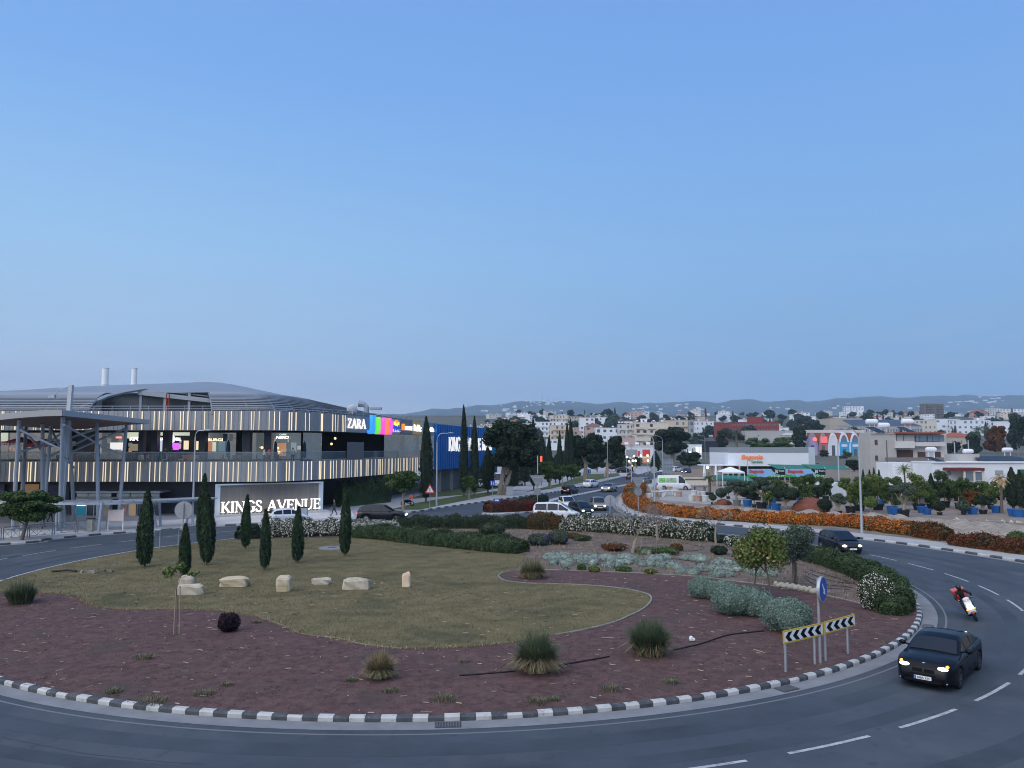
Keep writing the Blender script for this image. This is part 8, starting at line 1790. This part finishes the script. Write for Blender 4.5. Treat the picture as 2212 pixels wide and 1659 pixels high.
for u0, u1, n_ in ((1866, 1870, 1), (1880, 1884, 1), (1890, 1893, 1), (1901, 1905, 1)): tall_cyp(u0, 1075, 1012 + (u0 % 7), 8, 'thin dark pencil cypress before the balcony house wall', 900)
def palm(label, u, v, vt, wpx, m, pot=None, tr=.16, gt=False, droop=1.0, nf=34, skirt=False):
    p = GT(u, v) if gt else G(u, v, .146); k = p.y / F; h = (v - vt) * k; r = wpx * k / 2; t = thing('palm_tree', label, 'palm', p); th = h - r * .75; q = MB(); q.tube([(0, 0, 0), (.05, 0, th * .5), (0, 0, th)], [tr * 1.2, tr, tr * 1.1], 8); q.build('trunk', B_bark, t)
    if pot: potmesh(t, .6, .7, pot)
    Vv = []; Ff = []
    for i in range(nf):
        a = i * 2.4 + rng.uniform(-.2, .2); el = rng.uniform(-.35, 1.25); L_ = r * rng.uniform(.85, 1.1); pts = []; d = Vector((math.cos(a) * math.cos(el), math.sin(a) * math.cos(el), math.sin(el))); c = Vector((0, 0, th))
        for s in range(7): pts.append(c.copy()); c = c + d * (L_ / 6); d = (d + Vector((0, 0, -.22 * droop))).normalized()
        for s in range(6):
            for sd in (1, -1):
                for q_ in range(2):
                    b0 = pts[s].lerp(pts[s + 1], q_ * .5); dd = (pts[s + 1] - pts[s]).normalized(); sv = dd.cross(Vector((0, 0, 1))).normalized() * sd; wl = L_ * .2 * (1 - abs(s - 2.2) / 5); tip = b0 + (sv * .8 + dd * .6 - Vector((0, 0, .35))) * wl; e = dd * L_ * .028; bi = len(Vv); Vv += [b0 - e, b0 + e, tip + e * .3, tip - e * .3]; Ff.append((bi, bi + 1, bi + 2, bi + 3))
    link('fronds', npmesh('fronds', Vv, Ff, m), t)
palm('potted palm with arching fronds in a black pot beside the delivery van', 1533, 1074, 1018, 38, L_rose, M_pot, .2); palm('pale yellow wilting palm at the right of the nursery', 2164, 1109, 1018, 50, mat('wilted_frond', (.36, .25, .09), .8, island=.3), None, .15, droop=1.6); palm('tall fan palm with shaggy brown collar left of the nursery store', 1594 - 2, 1000, 921, 34, L_olive, None, .5, gt=False, droop=1.6); palm('young palm with yellowish fronds before the balcony house', 1955, 1062, 1000, 42, L_yel, None, .14)
palm('palm standing above the white buildings at the right', 2115, 955, 915, 32, L_green, None, .3, gt=True); palm('palm next to another above the white buildings', 2133, 956, 917, 30, L_green, None, .3, gt=True)
pots = [(1808.6 + .18227 * x, 835.2 + .18227 * y, 'b') for x, y in ((650, 1505), (712, 1530), (1005, 1495), (1065, 1515), (1525, 1495), (1605, 1512), (1890, 1495), (2090, 1535), (2150, 1545), (510, 1418), (2200, 1540))] + [(1440 + .18227 * x, 835.2 + .18227 * y, 'b') for x, y in ((960, 1418), (1195, 1400), (1245, 1385), (1300, 1465), (1535, 1485), (1595, 1388))] + [(979.2 + .25 * x, 835.2 + .25 * y, c) for x, y, c in ((2060, 985, 'w'), (2110, 992, 't'), (2140, 985, 't'), (2172, 992, 'w'), (1700, 905, 'w'), (1745, 940, 't'), (1790, 900, 'w'), (1830, 930, 'w'), (1870, 905, 't'), (1915, 935, 'w'), (1660, 880, 't'), (2080, 945, 'w'), (2120, 940, 'w'), (2160, 945, 'w'), (1950, 950, 't'), (1690, 960, 'w'))]
prot = {}
for u, v, c in pots:
    p = G(u, v, .152)
    if c not in prot:
        m_ = {'b': M_potb, 'w': M_potw, 't': M_pott}[c]; r_, h_ = ((.55, .75) if c == 'b' else (.5, .8)); t = thing({'b': 'blue_tub', 'w': 'white_planter', 't': 'terracotta_pot'}[c], {'b': 'blue plastic tub standing in the nursery yard', 'w': 'white stone planter on the gravel before the delivery van', 't': 'terracotta pot on the gravel before the delivery van'}[c], 'plant pot', p, 0, {'b': 'blue tubs in the nursery', 'w': 'white planters in the nursery', 't': 'terracotta pots in the nursery'}[c]); potmesh(t, r_, h_, m_)
        if c == 'b': q = MB(); q.lathe([(.001, h_ * .86), (r_ * .9, h_ * .86)], 12); q.build('soil', M_soil, t)
        prot[c] = t
    else: dup(prot[c], p, rng.uniform(0, 3), scale=rng.uniform(.8, 1.15))
for k, (u, v, lb) in enumerate(((1420, 1073, 'white stone garden table nearest the delivery van'), (1446, 1071, 'long white stone bench among the planters'), (1512, 1062, 'dark display rack of white bowls beside the palm'))):
    p = G(u, v, .152); t = thing('garden_table' if k < 2 else 'display_rack', lb, 'garden furniture', p); m_ = MB(); m_.cbox((0, 0, .8), (2.6 if k else 1.8, .9, .12)); m_.build('top', M_potw if k < 2 else M_potg, t)
    for x in (-.8, .8): m_ = MB(); m_.cbox((x, 0, .37), (.25, .6, .74)); m_.build('leg', M_potw if k < 2 else M_potg, t)
    if k == 2:
        for x in (-1, -.35, .3, .95): m_ = MB(); m_.M = Matrix.Translation((x, 0, .87)); m_.lathe([(.001, 0), (.2, .02), (.32, .22), (.34, .25), (.28, .22), (.001, .06)], 12); m_.build('bowl', M_potw, t)
p = G(1812, 1075, .146); k = p.y / F; t = thing('plant_tunnel', 'white sheeted greenhouse tunnel end behind the potted olives', 'greenhouse', p); m = MB(); w_ = 17 * k; h_ = 33 * k
pr = [(w_ * math.cos(a), h_ * math.sin(a) ** .7) for a in np.linspace(0, math.pi, 13)]; n = len(pr); m.add([(x, 0, z) for x, z in pr] + [(x, 8, z) for x, z in pr], [tuple(range(n))[::-1]] + [(i, i + 1, n + i + 1, n + i) for i in range(n - 1)]); m.build('sheet', mat('tunnel_white', (.52, .56, .58), .5), t)
p = G(1979, 1092, .146); t = thing('crate_shed', 'low grey shed with pale flat roof among the potted trees', 'shed', p); m = MB(); m.box(-1.5, 1.5, 0, 2, 0, 1.25); m.build('wall', M_potg, t); m = MB(); m.box(-1.7, 1.7, -.2, 2.2, 1.25, 1.4); m.build('roof', W_pale, t)
# trees between the houses
def protos(m, nm, rx, rz, n, size):
    t = thing(nm, 'x', 'tree', (0, 0, -300)); q = MB(); q.tube([(0, 0, -1), (0, 0, rz)], [.3, .15], 6); q.build('trunk', B_bark, t); bs = [(rng.uniform(-.6, .6) * rx, rng.uniform(-.6, .6) * rx, rz * rng.uniform(.7, 1.6), rx * rng.uniform(.35, .55), rx * .5, rz * rng.uniform(.3, .5)) for _ in range(9)]; link('crown', crown_mesh('crown', bs, n, size, m, 1.6, 0, .75, .8, .9), t); return t
PR = [(protos(L_dark, 'broad_tree', 4.2, 3.6, 1500, .5), 'dark broad tree among the hillside houses', 'broad trees between the hillside houses'), (protos(L_rose, 'broad_tree', 3.6, 3.0, 1300, .5), 'mid green broad tree among the hillside houses', 'green trees between the hillside houses')]
t = thing('cypress_tree', 'x', 'tree', (0, 0, -300)); link('crown', cypress_mesh(9, 1.1, 1200, L_dark, 1, 0, .3), t); q = MB(); q.tube([(0, 0, -1), (0, 0, 1.5)], .15, 6); q.build('trunk', B_bark, t); PR.append((t, 'dark pointed cypress among the hillside houses', 'cypresses between the hillside houses'))
used_ = [False] * 3
for k in range(290):
    u, v = rng.uniform(1050, 2260), 895 + 58 * rng.random() ** 1.2; b = GT(u, v); i = int(rng.choice(3, p=[.5, .32, .18])); r, lb, g = PR[i]
    b.z -= .3; s = rng.uniform(.8, 1.9)
    if not used_[i]: r['label'] = lb; r['group'] = g; used_[i] = True; r.matrix_basis = Matrix.Translation(b)
    else: dup(r, b, rng.uniform(0, 6), scale=s)
for u, v, vt, w_, m, lb in ((1324, 945, 890, 42, L_olive, 'tall grey green eucalyptus left of the cream apartments'), (1640, 985, 944, 66, L_green, 'left half of the dense green grove behind the nursery store'), (1688, 985, 940, 70, L_green, 'right half of the dense green grove behind the nursery store'), (1727, 985, 918, 34, L_dark, 'dark pointed conifer left of the arched shops'), (1560, 985, 925, 26, L_dark, 'thin ragged dark tree left of the red offices'), (1752, 955, 905, 60, L_dark, 'dark rounded tree mass above the arches'), (2103, 990, 935, 44, L_dark, 'dark leafy tree right of the balcony house'), (2060, 985, 952, 36, L_dark, 'round dark tree behind the balcony house corner'), (2155, 990, 915, 52, L_rust, 'brownish open tree before the white buildings at the right'), (2200, 985, 893, 44, L_dark, 'tall dark conifer at the right frame edge'), (1490, 1012, 975, 60, L_dark, 'dark bushes before the glowing pavilion'), (1375, 1012, 985, 30, L_dark, 'dark garden trees in front of the white shop'), (1348, 1012, 984, 34, L_green, 'green garden tree left of the white shop'), (1845, 1020, 992, 40, L_dark, 'dark tree beside the right green canopy'), (1830, 990, 974, 20, L_green, 'small street tree before the blue fronted arches'), (1780, 990, 972, 20, L_dark, 'dark shrub tree before the coral arch'), (1600, 955, 935, 40, L_dark, 'dark trees at the foot of the red offices'), (1500, 965, 945, 30, L_olive, 'grey green trees left of the tall palm')):
    b = GT(u, v); kk = b.y / F; h = (v - vt) * kk; bigtree('conifer' if 'conifer' in lb else 'leafy_tree', lb, u, v, vt, u - w_ / 2, u + w_ / 2, v - (v - vt) * .12, m, 5200, max(.35, h * .035), gt=True, tr=.25, seeds=14 if 'conifer' not in lb else 22, core=.8)
# globe lamps and small lit lamps
for k, (x, y) in enumerate(((358, 970), (478, 965), (592, 960), (228, 985), (387, 1050), (600, 1048), (340, 1050), (272, 1058), (1325, 900), (1630, 1165))):
    u, v = 1324.8 + .125 * x, 864 + .125 * y; Yl = 215 if k < 8 else (300 if k == 8 else 160); q = P(u, v, Yl); t = thing('garden_lamp', 'glowing globe lamp on a post in the garden of the white shop' if k < 8 else ('glowing lamp before the white pavilion' if k == 8 else 'bright white lamp under the store awning'), 'lamp', (q.x, q.y, float(T(Yl))), 0, 'glowing garden lamps' if k < 8 else None)
    m = MB(); m.tube([(q.x, q.y, float(T(Yl))), (q.x, q.y, q.z)], .06, 5); m.build('post', M_pole, t, world=True); m = MB(); m.ell(q, (.3, .3, .3), 10, 6); m.build('globe', emat('globe_warm', (1, .78, .45), 4.0), t, world=True)
# ------------------------------------------------------------------ haze over the land
hz = MB(); hz.box(-9500, 9500, -420, 9000, -60, 640)
hm = bpy.data.materials.new('haze'); hm.use_nodes = True; ht = hm.node_tree; ht.nodes.clear(); ho = ht.nodes.new('ShaderNodeOutputMaterial'); hv = ht.nodes.new('ShaderNodeVolumePrincipled'); hv.inputs['Color'].default_value = (.54, .77, 1.0, 1); hv.inputs['Density'].default_value = 0.00011; hv.inputs['Anisotropy'].default_value = 0.0; ht.links.new(hv.outputs[0], ho.inputs['Volume'])
o = hz.build('haze', hm); tag(o, kind='stuff')
# ------------------------------------------------------------------ labels that would repeat: tell neighbours apart by their order
bpy.context.view_layer.update()
ORD = ['first', 'second', 'third', 'fourth', 'fifth', 'sixth', 'seventh', 'eighth', 'ninth', 'tenth', 'eleventh', 'twelfth', 'thirteenth', 'fourteenth', 'fifteenth', 'sixteenth', 'seventeenth', 'eighteenth', 'nineteenth', 'twentieth']
by = {}
for o in sc.objects:
    if o.parent is None and o.get('label') and o.get('category') in ('house', 'building', 'plant pot', 'potted tree', 'tree', 'building'): by.setdefault(o['label'], []).append(o)
for lb, os_ in by.items():
    if 1 < len(os_) <= 20:
        os_.sort(key=lambda o: o.matrix_world.translation.x / max(1, o.matrix_world.translation.y))
        for i, o in enumerate(os_): o['label'] = lb + ', %s of %d from left' % (ORD[i], len(os_))
